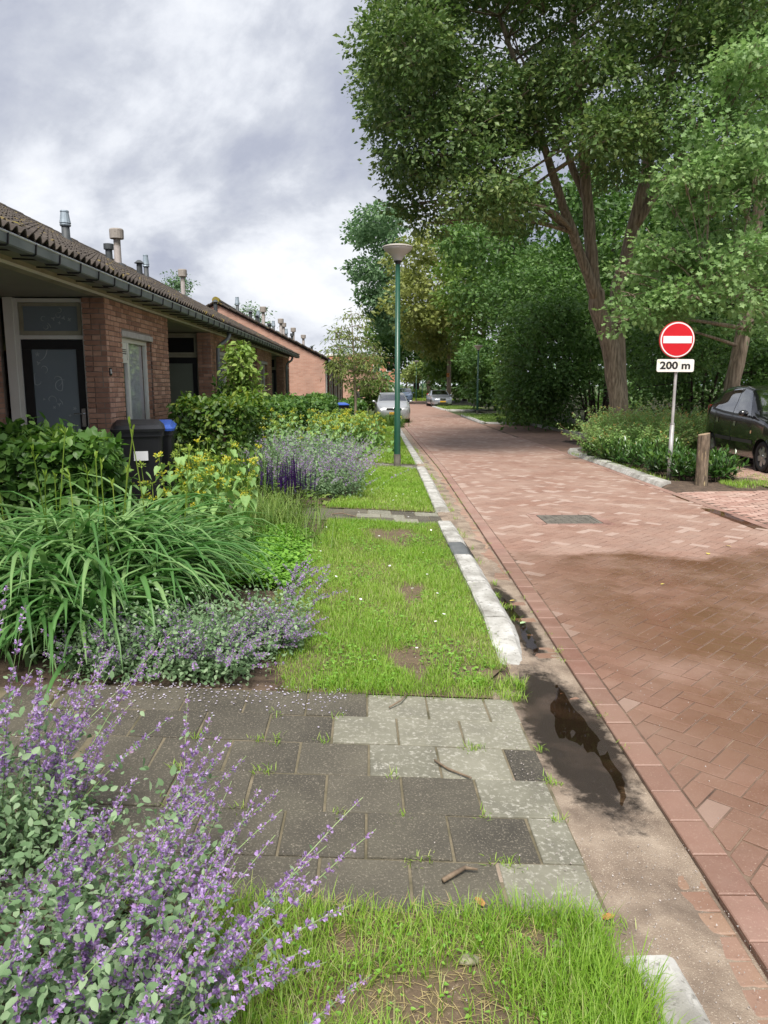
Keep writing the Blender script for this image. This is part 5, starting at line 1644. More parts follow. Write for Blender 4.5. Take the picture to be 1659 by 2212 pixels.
    return t
hatch = dict(L=3.56, W=1.60, R=0.285, wheels=(0.185, 0.855), paint=M['paint_black'], glass=M['carglass'], wsglass=M['carglass'],
    st=[(0.0, 0.22, 0.40, 0.58, 0.74, 0.66, 0.50), (0.02, 0.20, 0.42, 0.68, 0.86, 0.78, 0.62), (0.08, 0.18, 0.44, 0.80, 0.97, 0.90, 0.74), (0.18, 0.18, 0.46, 0.90, 1.0, 0.99, 0.80), (0.27, 0.18, 0.46, 0.95, 1.0, 1.05, 0.84),
        (0.33, 0.18, 0.46, 0.97, 1.0, 1.22, 0.78), (0.40, 0.18, 0.46, 0.98, 1.0, 1.42, 0.74), (0.46, 0.18, 0.46, 0.99, 1.0, 1.52, 0.72), (0.55, 0.18, 0.46, 1.00, 1.0, 1.575, 0.72), (0.70, 0.18, 0.46, 1.03, 1.0, 1.58, 0.71), (0.82, 0.18, 0.47, 1.07, 1.0, 1.55, 0.69), (0.90, 0.20, 0.50, 1.11, 0.985, 1.48, 0.66), (0.955, 0.24, 0.52, 1.10, 0.95, 1.25, 0.68), (0.985, 0.28, 0.52, 0.98, 0.90, 1.05, 0.68), (1.0, 0.32, 0.52, 0.80, 0.84, 0.86, 0.60)],
    windows=((0.345, 0.565, (0.105, 0.0)), (0.585, 0.75, (0.0, 0.01)), (0.76, 0.86, (0.0, -0.05))), ws=(0.285, 0.445), rw=(0.905, 0.965),
    strips=((0.29, 0.555, 2.15, 2.45, 'side_moulding', M['trim_dark']), (0.565, 0.78, 2.15, 2.45, 'side_moulding', M['trim_dark']), (0.572, 0.576, 1.2, 4.0, 'door_gap', M['ink']), (0.325, 0.329, 1.2, 4.0, 'door_gap', M['ink']), (0.80, 0.804, 2.4, 4.0, 'door_gap', M['ink']), (0.515, 0.545, 3.32, 3.62, 'door_handle', M['chrome']), (0.755, 0.785, 3.32, 3.62, 'door_handle', M['chrome']), (0.305, 0.32, 3.0, 3.2, 'indicator', M['lens_amber'])),
    mirror=0.365, head=(0.58, 0.72, 0.16, 0.10), tail=(0.63, 1.0, 0.20, 0.36), taily=0.15, grille=(0, 0.72, 0.5, 0.07), platez=0.50, seat=0.52, heady=-0.10)
car('parked_car', 'small black hatchback parked beside the shrub bed, its front cut off by the picture edge', hatch, 8.17, 14.78, 0.04, PI - 0.06)
sedan = dict(L=4.2, W=1.76, R=0.31, wheels=(0.20, 0.82), paint=M['paint_silver'], glass=M['carglass'], wsglass=M['carglass'],
    st=[(0.0, 0.22, 0.42, 0.60, 0.74, 0.70, 0.55), (0.02, 0.20, 0.44, 0.70, 0.88, 0.80, 0.66), (0.08, 0.18, 0.46, 0.82, 0.97, 0.90, 0.76), (0.18, 0.18, 0.47, 0.92, 1.0, 1.0, 0.82), (0.26, 0.18, 0.47, 0.96, 1.0, 1.06, 0.86),
        (0.33, 0.18, 0.47, 0.97, 1.0, 1.24, 0.80), (0.40, 0.18, 0.47, 0.98, 1.0, 1.40, 0.76), (0.46, 0.18, 0.47, 0.99, 1.0, 1.49, 0.74), (0.56, 0.18, 0.47, 1.0, 1.0, 1.52, 0.73), (0.72, 0.18, 0.47, 1.02, 1.0, 1.49, 0.71), (0.86, 0.2, 0.48, 1.06, 0.98, 1.38, 0.68), (0.95, 0.24, 0.5, 1.05, 0.94, 1.15, 0.68), (1.0, 0.30, 0.5, 0.80, 0.86, 0.88, 0.62)],
    windows=((0.35, 0.56, (0.10, 0.0)), (0.58, 0.80, (0.0, -0.05))), ws=(0.275, 0.45), rw=(0.87, 0.95), strips=((0.565, 0.569, 1.2, 4.0, 'door_gap', M['ink']), (0.32, 0.324, 1.2, 4.0, 'door_gap', M['ink'])),
    mirror=0.36, head=(0.63, 0.70, 0.17, 0.115), tail=(0.68, 0.95, 0.2, 0.3), taily=0.12, grille=(0, 0.72, 0.78, 0.075), platez=0.50, plate='45-XZ', platex=0.08, badge='ovals', seat=0.50, heady=-0.07)
car('parked_car', 'silver hatchback with yellow plate parked behind the lamp post', sedan, 1.38, 40.35, gz(40), PI + 0.02)
sal = dict(sedan); sal.update(L=4.58, W=1.80, paint=M['paint_silver_blue'], plate=None, badge='slash', grille=(0, 0.66, 0.50, 0.15), head=(0.66, 0.66, 0.17, 0.10), platez=0.46,
    st=[(0.0, 0.22, 0.42, 0.62, 0.80, 0.70, 0.62), (0.02, 0.20, 0.44, 0.68, 0.90, 0.76, 0.70), (0.08, 0.18, 0.46, 0.76, 0.97, 0.84, 0.78), (0.2, 0.18, 0.47, 0.84, 1.0, 0.92, 0.84), (0.30, 0.18, 0.47, 0.90, 1.0, 0.98, 0.86),
        (0.37, 0.18, 0.47, 0.92, 1.0, 1.16, 0.80), (0.44, 0.18, 0.47, 0.93, 1.0, 1.34, 0.74), (0.50, 0.18, 0.47, 0.94, 1.0, 1.41, 0.72), (0.58, 0.18, 0.47, 0.95, 1.0, 1.43, 0.71), (0.70, 0.18, 0.47, 0.96, 1.0, 1.38, 0.69), (0.82, 0.2, 0.48, 0.97, 0.99, 1.10, 0.72), (0.88, 0.22, 0.48, 0.97, 0.98, 1.01, 0.80), (0.97, 0.26, 0.5, 0.92, 0.93, 0.96, 0.74), (1.0, 0.32, 0.5, 0.75, 0.86, 0.80, 0.65)],
    windows=((0.39, 0.57, (0.10, 0.0)), (0.59, 0.76, (0.0, -0.05))), ws=(0.315, 0.48), rw=(0.73, 0.83))
car('parked_car', 'silver saloon car parked under the trees on the far side of the road', sal, 6.55, 67.9, -0.29, PI + 0.06)
blu = dict(sedan); blu.update(plate=None, badge=None, paint=mk('paint_blue', ['#8fa5c4', '#98aecb'], 3, 0.3, metal=0.4, coat=0.8))
car('parked_car', 'light blue car parked far off behind the silver hatchback', blu, 4.05, 80.0, -0.29, PI - 0.05)

# ================================================================ planting
L_MAPLE = leafmat('leaf_maple', '#415a30', '#607a40', '#9cab6a', patch=0.55)
L_OAK = leafmat('leaf_oak', '#5f7f48', '#7f9f60', '#b0c888', patch=0.8, transl=0.32)
L_WOOD = leafmat('leaf_wood', '#3d5a2d', '#547638', '#7b9a52', patch=0.5)
L_WOOD2 = leafmat('leaf_wood_light', '#46602a', '#5f7c36', '#86a04c', patch=0.6)
L_LIND = leafmat('leaf_linden', '#64703a', '#858e4c', '#aab068', patch=0.5)
L_FAR = leafmat('leaf_far', '#4c6a44', '#64835a', '#8aa678', patch=0.4)
L_HEDGE = leafmat('leaf_hedge', '#3a5a28', '#557a36', '#8fad52', patch=1.6)
L_HEDGE2 = leafmat('leaf_hedge_yellow', '#35511f', '#55762d', '#a9b24a', patch=1.2)
L_YOUNG = leafmat('leaf_young', '#5d7a34', '#7d9a48', '#a8b862', patch=1.2)
L_WILLOW = leafmat('leaf_willow', '#67793f', '#859552', '#a7ad68', patch=0.8)
L_ROSE = leafmat('leaf_rose', '#688f4c', '#88ac60', '#b0ca86', patch=1.0)
L_ROSETIP = leafmat('leaf_rose_tip', '#a39a52', '#c0a85c', '#c89a72', patch=2.0)
L_LAUREL = leafmat('leaf_laurel', '#2c4a1e', '#446a2c', '#7fa048', rough=0.28, patch=2.0, transl=0.15, spec=0.6)
L_LILY = leafmat('leaf_lily', '#426c36', '#5f8a4a', '#97b478', rough=0.42, patch=2.0, transl=0.25)
L_LILYSTEM = leafmat('stem_lily', '#6d8a30', '#86a23c', '#a3b455', rough=0.5)
L_GRASS = leafmat('grass_blade', '#6c932e', '#8aae3e', '#b2c566', rough=0.5, patch=1.2, transl=0.35)
L_TUFT = leafmat('tuft_blade', '#3c5c24', '#567a30', '#84a04a', rough=0.5, patch=1.5)
L_NEP = leafmat('leaf_nepeta', '#5f7d54', '#7f9d72', '#a8bd98', rough=0.7, patch=3.0)
L_NEPSTEM = leafmat('stem_nepeta', '#7d9a5c', '#96ae74', '#b4c494', rough=0.7)
P_NEP = leafmat('petal_nepeta', '#aa86c0', '#c0a2d6', '#dccdf0', rough=0.7, patch=5.0, transl=0.3)
P_NEPC = leafmat('calyx_nepeta', '#94749a', '#ad8fac', '#c6aec2', rough=0.8, patch=5.0)
P_SALV = leafmat('petal_salvia', '#3a1f5c', '#4c2c78', '#6a4296', rough=0.7, patch=6.0)
P_SALVD = leafmat('stem_salvia', '#42263c', '#552f4a', '#6b4858', rough=0.7, patch=6.0)
L_PHL = leafmat('leaf_phlomis', '#64894a', '#80a45c', '#9ebd7a', rough=0.6, patch=2.0)
P_PHL = leafmat('petal_phlomis', '#c2b83a', '#d8cf4a', '#ebe480', rough=0.6, patch=6.0)
P_PHLC = leafmat('calyx_phlomis', '#7d9440', '#95ab4c', '#b0bf60', rough=0.7)
L_COVER = leafmat('leaf_cover', '#5c8a30', '#78a83e', '#9cc45c', rough=0.45, patch=3.0)
L_MIX = leafmat('leaf_weeds', '#4f6c2c', '#6d8a3c', '#97a85c', patch=2.0)

def jit(n, s): return rng.normal(size=(n, 3)) * s
def clump_leaves(cl, c, r, n, size, tpl=LEAF2, flat=0.55, droop=0.25, mi=0, spray=7, spread=0.16, tone=None, shell=0.62):
    """leaves in small sprays through the outer part of an ellipsoid"""
    r = np.array(r, dtype=float) if np.ndim(r) else np.array([r, r, r * 0.85])
    k = max(1, n // spray)
    d = rdir(k)
    rad = shell + (1 - shell) * rng.random(k) ** 0.6 + rng.normal(size=k) * 0.05
    cen = np.array(c) + d * r * rad[:, None]
    pos = np.repeat(cen, spray, axis=0)
    m = len(pos)
    nb = np.repeat(d, spray, axis=0)
    off = rng.normal(size=(m, 3)) * spread * np.array([1, 1, 0.6])
    pos = pos + off
    up = nb * (1 - flat) + np.array([0, 0, 1.0]) * flat + rng.normal(size=(m, 3)) * 0.42
    ax = nrm(off + 1e-6) + nb * 0.5 + np.array([0, 0, -droop]) + rng.normal(size=(m, 3)) * 0.45
    sc = size * (0.45 + 1.0 * rng.random(m))
    base = np.repeat(rng.random(k), spray)
    rn = np.clip(0.55 * base + 0.45 * rng.random(m) + (0 if tone is None else tone), 0, 1)
    cl.add(tpl, pos, frames(ax, up), sc, rn, mi)
def in_poly(p, poly):
    x, y = p; c = False
    j = len(poly) - 1
    for i in range(len(poly)):
        a, b = poly[i], poly[j]
        if (a[1] > y) != (b[1] > y) and x < (b[0] - a[0]) * (y - a[1]) / (b[1] - a[1]) + a[0]: c = not c
        j = i
    return c
def fill(poly, n, ylo, yhi, rmin, rmax, rs, dmin=0.0):
    """clump centres inside an outline surveyed from the street, at depths ylo..yhi"""
    us = [p[0] for p in poly]; vs = [p[1] for p in poly]
    out = []
    tries = 0
    while len(out) < n and tries < n * 60:
        tries += 1
        u, v = rs.uniform(min(us), max(us)), rs.uniform(min(vs), max(vs))
        if not in_poly((u, v), poly): continue
        Y = rs.uniform(ylo, yhi)
        p = at(u, v, Y)
        if p.z < 0.3: continue
        r = rs.uniform(rmin, rmax)
        out.append((p, r))
    return out
def limb(mb, a, b, r0, r1, sag=0.15, n=6, rs=random):
    a, b = Vector(a), Vector(b)
    d = b - a
    k = Vector((rs.uniform(-1, 1), rs.uniform(-1, 1), rs.uniform(0.2, 1))) * d.length * sag
    pts = [a + d * (i / n) + k * math.sin(PI * i / n) * 0.6 for i in range(n + 1)]
    mb.tube(pts, [r0 + (r1 - r0) * i / n for i in range(n + 1)], 7)
def tree(name, label, cat, base, stems, clumps, nleaf, size, leaf, bark, group=None, tpl=LEAF2, lr=0.035, flat=0.55, seed=1, spread=0.16, shell=0.62, limbs=True, spray=7, droop=0.25):
    """stems: list of (points, radii); each clump of foliage hangs on a limb from the nearest stem point"""
    rs = random.Random(seed)
    t = thing(name, label, cat, base, 0, group)
    mb = MB()
    att = []
    for pts, rad in stems:
        # resample the stem and roughen it
        P = []
        R = []
        for i in range(len(pts) - 1):
            for k in range(4):
                f = k / 4.0
                P.append(Vector(pts[i]).lerp(Vector(pts[i + 1]), f) + Vector((rs.uniform(-1, 1), rs.uniform(-1, 1), 0)) * rad[i] * 0.12); R.append((rad[i] + (rad[i + 1] - rad[i]) * f) * rs.uniform(0.96, 1.05))
        P.append(Vector(pts[-1])); R.append(rad[-1])
        mb.tube(P, R, 14 if rad[0] > 0.12 else 8)
        att += [(p, r) for p, r in zip(P[2:], R[2:])]
    mb.build('trunk', bark, t, smooth=True)
    if limbs:
        mb = MB()
        for c, r in clumps:
            best = min(att, key=lambda q: (q[0] - c).length + (3.0 if q[0].z > c.z + 0.3 else 0) + (1.0 if q[0].z < c.z - 4 else 0))
            limb(mb, best[0], c, min(best[1] * 0.55, lr + 0.012 * (best[0] - c).length), 0.012, 0.12, 6, rs)
            for k in range(3):
                e = c + Vector((rs.uniform(-1, 1), rs.uniform(-1, 1), rs.uniform(-0.6, 0.9))) * r * 0.8
                limb(mb, c.lerp(best[0], 0.15), e, 0.014, 0.005, 0.1, 3, rs)
        if mb.V: mb.build('limbs', bark, t, smooth=True)
    cl = Cloud()
    tot = sum(r * r for c, r in clumps)
    for c, r in clumps:
        clump_leaves(cl, c, (r * rs.uniform(0.9, 1.25), r * rs.uniform(0.9, 1.25), r * rs.uniform(0.5, 0.75)), max(20, int(nleaf * r * r / tot)), size, tpl, flat, droop, 0, spray, spread, rs.uniform(-0.18, 0.18), shell)
    tag(cl.build('crown', leaf, t))
    return t
V3 = Vector
# --- the big maple over the road
rs = random.Random(21)
poly = [(890, -260), (880, 20), (868, 130), (870, 230), (890, 320), (915, 400), (940, 450), (985, 440), (1010, 470), (1090, 470), (1130, 500), (1200, 470), (1230, 380), (1330, 400), (1420, 300), (1500, 260), (1640, 120), (1660, -260)]
cls = fill(poly, 66, 16.3, 20.0, 0.55, 1.15, rs) + fill(poly, 40, 20.5, 25.0, 0.8, 1.3, rs)
for (u, v, Y, r) in ((862, 60, 19, 0.75), (838, 165, 18.6, 0.65), (858, 235, 18.2, 0.7), (868, 300, 18.5, 0.65), (880, 380, 18.7, 0.7), (905, 440, 18.8, 0.6), (930, 480, 18.9, 0.5), (880, 0, 19, 0.75), (815, 150, 18.9, 0.4), (825, 255, 18.5, 0.4), (845, 350, 18.6, 0.4), (870, 445, 18.8, 0.4), (850, 95, 19, 0.4), (840, 30, 19, 0.4), (1045, 430, 16.8, 0.85), (1100, 440, 17.0, 0.6), (1000, 410, 17.3, 0.8), (930, 330, 17.0, 0.9), (880, 250, 17.2, 0.9), (1270, 180, 17, 0.9), (1340, 260, 17.5, 0.8)):
    cls.append((at(u, v, Y), r))
for i in range(16): cls.append((V3((rs.uniform(1.5, 11), rs.uniform(17, 25), rs.uniform(12.5, 16.5))), rs.uniform(1.1, 1.6)))
TX, TY = 6.95, 20.4
stems = [([(TX + 0.05, TY, -0.2), (TX, TY, 0.15), (TX - 0.12, TY, 1.2), (TX - 0.40, TY, 2.6), (TX - 0.78, TY, 3.7), (TX - 0.92, TY, 4.3), (TX - 1.05, TY, 5.3), (TX - 1.35, TY - 0.2, 7.2), (TX - 1.7, TY - 0.4, 9.3), (TX - 2.0, TY - 0.3, 12), (TX - 2.2, TY, 14.5)], [0.345, 0.28, 0.24, 0.23, 0.23, 0.175, 0.155, 0.125, 0.10, 0.065, 0.03]),
         ([(TX - 0.85, TY - 0.05, 3.9), (TX - 1.3, TY - 0.15, 4.9), (TX - 1.95, TY - 0.5, 6.1), (TX - 2.6, TY - 0.8, 7.6), (TX - 3.4, TY - 1.2, 9.2), (TX - 4.2, TY - 1.4, 11)], [0.155, 0.13, 0.11, 0.085, 0.06, 0.03]),
         ([(TX + 0.02, TY + 0.22, 0.4), (TX - 0.06, TY + 0.28, 2.4), (TX - 0.15, TY + 0.35, 4.2), (TX + 0.15, TY + 0.35, 5.6), (TX + 0.6, TY + 0.3, 8.0), (TX + 1.2, TY + 0.2, 11), (TX + 1.4, TY, 14)], [0.23, 0.20, 0.185, 0.16, 0.13, 0.09, 0.03]),
         ([(TX + 0.2, TY + 0.3, 5.8), (TX + 0.9, TY + 0.1, 7.0), (TX + 1.8, TY - 0.2, 8.6), (TX + 2.8, TY - 0.4, 11)], [0.13, 0.10, 0.08, 0.03]),
         ([(TX - 1.6, TY - 0.3, 5.5), (TX - 2.7, TY - 0.9, 6.1), (TX - 4.0, TY - 1.4, 6.9), (TX - 5.3, TY - 1.7, 7.8)], [0.09, 0.075, 0.055, 0.025]),
         ([(TX - 1.2, TY, 6.3), (TX - 1.8, TY + 0.5, 8.0), (TX - 2.9, TY + 0.9, 10.2)], [0.11, 0.08, 0.03])]
tree('maple_tree', 'big leaning maple with split trunk overhanging the road', 'tree', (TX, TY, gz(TY)), stems, cls, 200000, 0.112, L_MAPLE, M['bark'], tpl=LEAF2, seed=4, lr=0.03, spread=0.12, shell=0.68)
# sawn stub and swollen callus on the trunk
# --- pale green oak at the right edge
poly = [(1659, 40), (1580, 110), (1510, 160), (1470, 240), (1450, 340), (1410, 390), (1390, 430), (1430, 460), (1520, 450), (1560, 480), (1660, 470), (1700, 300), (1700, 20)]
oc = fill(poly, 46, 14.6, 17.5, 0.35, 0.62, rs)
poly = [(1360, 560), (1420, 520), (1480, 500), (1560, 510), (1700, 480), (1700, 720), (1600, 700), (1520, 690), (1440, 720), (1350, 690), (1330, 620), (1400, 600)]
oc += fill(poly, 36, 14.6, 17.0, 0.28, 0.5, rs)
for (u, v, Y, r) in ((1330, 700, 15.5, 0.3), (1345, 640, 15.4, 0.28), (1400, 680, 15.2, 0.4), (1330, 585, 15.3, 0.22), (1500, 640, 14.8, 0.5), (1560, 590, 14.7, 0.5), (1620, 540, 14.7, 0.5), (1450, 640, 15, 0.4), (1530, 560, 15, 0.35)):
    oc.append((at(u, v, Y), r))
for i in range(12): oc.append((V3((rs.uniform(8, 12), rs.uniform(15, 21), rs.uniform(9, 13))), rs.uniform(0.8, 1.2)))
for i in range(14): oc.append((V3((rs.uniform(10, 13), rs.uniform(15, 21), rs.uniform(3, 9))), rs.uniform(0.7, 1.1)))
OX, OY = 8.98, 18.4
stems = [([(OX - 0.05, OY, -0.2), (OX, OY, 1.7), (OX + 0.25, OY, 3.4), (OX + 0.22, OY, 5.0), (OX + 0.4, OY, 7), (OX + 0.3, OY, 9.5), (OX + 0.2, OY, 12)], [0.23, 0.185, 0.165, 0.14, 0.11, 0.07, 0.02]),
         ([(OX + 0.24, OY, 5.0), (OX - 0.3, OY - 0.4, 5.8), (OX - 1.0, OY - 0.8, 6.0), (OX - 1.7, OY - 1.2, 6.4)], [0.07, 0.055, 0.04, 0.02]),
         ([(OX + 0.25, OY, 3.8), (OX - 0.4, OY - 1.2, 4.0), (OX - 1.2, OY - 2.2, 3.7), (OX - 2.1, OY - 2.8, 3.4)], [0.06, 0.045, 0.03, 0.012])]
tree('oak_tree', 'slender oak with pale lobed leaves behind the no entry sign', 'tree', (OX, OY, 0), stems, oc, 50000, 0.108, L_OAK, M['bark'], tpl=LOBED, seed=8, lr=0.012, spread=0.11, shell=0.3, flat=0.6, spray=8)
# bare twigs at the lower front of the oak
# --- woodland edge: tall shrubs
def shrub(name, label, base, poly, n, ylo, yhi, r0, r1, nleaf, size, leaf, seed, cat='shrub', bark=None, group=None, spread=0.2):
    rs_ = random.Random(seed)
    cl_ = fill(poly, n, ylo, yhi, r0, r1, rs_)
    b = V3(base)
    st = []
    for k in range(5):
        e = b + V3((rs_.uniform(-1.0, 1.0), rs_.uniform(-0.8, 0.8), rs_.uniform(1.8, 3.2)))
        st.append(([b + V3((rs_.uniform(-.3, .3), rs_.uniform(-.3, .3), -0.2)), b.lerp(e, 0.5) + V3((rs_.uniform(-.2, .2), 0, 0)), e], [0.07, 0.05, 0.02]))
    return tree(name, label, cat, base, st, cl_, nleaf, size, leaf, bark or M['bark_dark'], group, seed=seed, lr=0.012, spread=spread, shell=0.5)
shrub('tall_shrub', 'dark dense shrub left of the maple trunk behind the parking bay', (10.2, 34, -0.25), [(1110, 905), (1090, 800), (1110, 700), (1160, 640), (1250, 620), (1290, 700), (1300, 880), (1240, 915)], 46, 29.5, 33.5, 0.7, 1.1, 17000, 0.16, L_WOOD, 31)
shrub('tall_shrub', 'light green shrub overhanging the kerb of the parking bay', (9.0, 37.5, -0.3), [(1110, 905), (1095, 830), (1105, 750), (1130, 710), (1170, 760), (1195, 860), (1170, 912), (1130, 910)], 30, 34, 38, 0.5, 0.85, 12000, 0.16, L_WOOD2, 32)
shrub('tall_shrub', 'ivy covered dark shrub beside the far tree trunk', (9.6, 55, -0.3), [(1010, 878), (1005, 800), (1025, 740), (1060, 730), (1090, 800), (1090, 880)], 24, 52, 57, 0.7, 1.1, 8000, 0.24, L_WOOD, 33)
shrub('tall_shrub', 'dark understorey shrub in the shade right of the maple trunk', (11.0, 24.5, -0.1), [(1340, 880), (1340, 760), (1400, 700), (1560, 680), (1700, 700), (1700, 900)], 44, 22.5, 25.5, 0.6, 0.95, 15000, 0.13, L_WOOD, 34)
shrub('tall_shrub', 'dark shrub with drooping boughs above the parking bay', (11.5, 37, -0.3), [(1050, 720), (1080, 620), (1160, 560), (1240, 560), (1280, 640), (1200, 700), (1110, 740)], 32, 33, 38, 0.8, 1.3, 11000, 0.18, L_WOOD, 35)
# --- taller trees of the wood
def simple_tree(name, label, bx, by, h, poly, n, ylo, yhi, r0, r1, nleaf, size, leaf, seed, tr=0.2, bark=None, lean=(0, 0), z0=None, cat='tree', extra=None, spread=0.25, tpl=LEAF2, group=None, shell=0.5):
    rs_ = random.Random(seed)
    z0 = gz(by) if z0 is None else z0
    cl_ = fill(poly, n, ylo, yhi, r0, r1, rs_)
    if extra: cl_ += extra
    st = [([(bx, by, z0 - 0.2), (bx + lean[0] * 0.3, by, z0 + h * 0.3), (bx + lean[0] * 0.7, by, z0 + h * 0.6), (bx + lean[0], by, z0 + h)], [tr, tr * 0.85, tr * 0.6, tr * 0.12])]
    for k in range(4):
        a = rs_.uniform(0, 6.28); z1 = z0 + h * rs_.uniform(0.35, 0.6)
        st.append(([(bx + lean[0] * 0.5, by, z1), (bx + lean[0] * 0.5 + h * 0.12 * math.cos(a), by + h * 0.12 * math.sin(a), z1 + h * 0.14), (bx + lean[0] * 0.5 + h * 0.2 * math.cos(a), by + h * 0.2 * math.sin(a), z1 + h * 0.33)], [tr * 0.45, tr * 0.3, tr * 0.08]))
    return tree(name, label, cat, (bx, by, z0), st, cl_, nleaf, size, leaf, bark or M['bark_dark'], group, seed=seed, lr=0.03, spread=spread, shell=shell, tpl=tpl)
simple_tree('linden_tree', 'yellowish green linden above the far road with a nest box on its trunk', 8.53, 78.0, 17, [(862, 560), (880, 500), (940, 470), (1010, 500), (1020, 600), (1000, 700), (960, 770), (900, 740), (870, 660)], 40, 70, 80, 1.4, 2.3, 12000, 0.42, L_LIND, 41, 0.24, M['bark'])
simple_tree('linden_tree', 'second trunk behind the farther lamp post with dull green crown', 10.6, 69, 16, [(980, 560), (1010, 480), (1090, 470), (1130, 560), (1110, 680), (1060, 740), (1000, 720)], 36, 60, 68, 1.4, 2.2, 11000, 0.36, L_WOOD2, 42, 0.26, M['bark'])
simple_tree('ash_tree', 'tall airy blue green tree leaning over the road at the bend', 8.5, 98, 20, [(770, 560), (768, 490), (820, 455), (860, 470), (880, 560), (870, 640), (830, 720), (800, 690), (785, 620)], 36, 88, 98, 1.3, 2.3, 9000, 0.46, L_FAR, 43, 0.3, lean=(-4, 0), shell=0.35)
simple_tree('oak_tree', 'dark rounded oak at the bend behind the lamp post', 7.5, 112, 15, [(815, 740), (830, 690), (870, 660), (930, 690), (970, 760), (950, 815), (890, 800), (850, 830), (825, 800)], 34, 102, 112, 1.5, 2.4, 9000, 0.5, L_WOOD, 44, 0.5)
simple_tree('oak_tree', 'mid green tree above the parked silver saloon', 11.5, 88, 14, [(930, 760), (960, 700), (1010, 720), (1030, 800), (1000, 850), (945, 845)], 28, 80, 88, 1.3, 2.0, 7000, 0.42, L_WOOD2, 45, 0.3)
for k, (poly, Y, lab) in enumerate((([(1000, 620), (990, 480), (1060, 380), (1200, 420), (1260, 560), (1240, 680), (1120, 690)], 46, 'dark woodland tree behind the drooping shrub left of the maple'),
                        ([(1200, 640), (1220, 420), (1300, 350), (1400, 400), (1420, 600), (1380, 760), (1260, 780)], 40, 'dark woodland tree filling the view behind the maple fork'),
                        ([(1380, 780), (1390, 500), (1450, 380), (1560, 360), (1580, 560), (1560, 800)], 36, 'dark woodland tree behind the no entry sign'),
                        ([(1540, 800), (1560, 420), (1640, 200), (1760, 200), (1780, 800)], 34, 'dark woodland tree behind the black hatchback'))):
    c_ = at(sum(p[0] for p in poly) / len(poly), 830, Y)
    simple_tree('woodland_tree', lab, c_.x, Y, 13, poly, 40, Y - 6, Y - 0.5, 1.0, 1.7, 12000, 0.26, L_WOOD, 51 + k, 0.2)
# the rest of the wood, one dark mass
cl = Cloud()
rs_ = random.Random(77)
for i in range(90):
    Y = rs_.uniform(44, 105)
    x = rs_.uniform(max(12, 0.165 * Y + 5), 0.62 * Y + 8)
    z = rs_.uniform(0.5, 13)
    r = rs_.uniform(1.6, 2.8)
    clump_leaves(cl, (x, Y, z), (r, r, r), 330, 0.55, LEAF2, 0.5, 0.2, 0, 6, 0.4, None, 0.4)
tag(cl.build('woodland', L_WOOD), 'dark mass of the wood behind the trees', None, None, 'stuff')
cl = Cloud()
for i in range(70):    # low growth on the floor of the wood and along the far side of the road
    Y = rs_.uniform(22, 100)
    x = rs_.uniform(max(8.6, 0.10 * Y + 5.2), 0.5 * Y + 6)
    r = rs_.uniform(0.4, 0.9)
    clump_leaves(cl, (x, Y, gz(Y) + 0.3), (r * 1.4, r * 1.4, r * 0.7), 170, 0.16, LEAF2, 0.6, 0.1, 0, 6, 0.2)
tag(cl.build('undergrowth', L_WOOD2), 'low undergrowth along the edge of the wood', None, None, 'stuff')
# distant hedge line closing the far bend
cl = Cloud()
for i in range(60):
    x = rs_.uniform(-60, 60); Y = rs_.uniform(125, 150)
    if -7 < x < 7 and Y > 130: continue
    r = rs_.uniform(2, 3.5)
    clump_leaves(cl, (x, Y, rs_.uniform(0.5, 5)), (r, r, r), 220, 0.8, LEAF2, 0.5, 0.2, 0, 6, 0.5, None, 0.4)
tag(cl.build('treeline', L_FAR), 'hazy line of trees beyond the bend', None, None, 'stuff')
# trees behind the terraces
for k, (u, v, Y, r, lab) in enumerate(((377, 612, 52, 0.8, 'feathery tree top showing above the near terrace roof'), (560, 690, 70, 1.6, 'round willow top above the second terrace roof'), (745, 760, 120, 2.2, 'green tree top beyond the end of the second terrace'))):
    c_ = at(u, v, Y)
    ex = [(c_ + V3((rs_.uniform(-1, 1) * r * 0.8, rs_.uniform(-1, 1) * r, rs_.uniform(-1.4, 0.6) * r)), r * 0.6) for i in range(10)]
    simple_tree('garden_tree', lab, c_.x, Y, c_.z + 0.4, [(u - 5, v), (u + 5, v), (u, v + 9)], 2, Y - 0.5, Y + 0.5, r * 0.4, r * 0.6, 1400, 0.05 * r + 0.12, L_FAR, 61 + k, 0.12, extra=ex, shell=0.2)

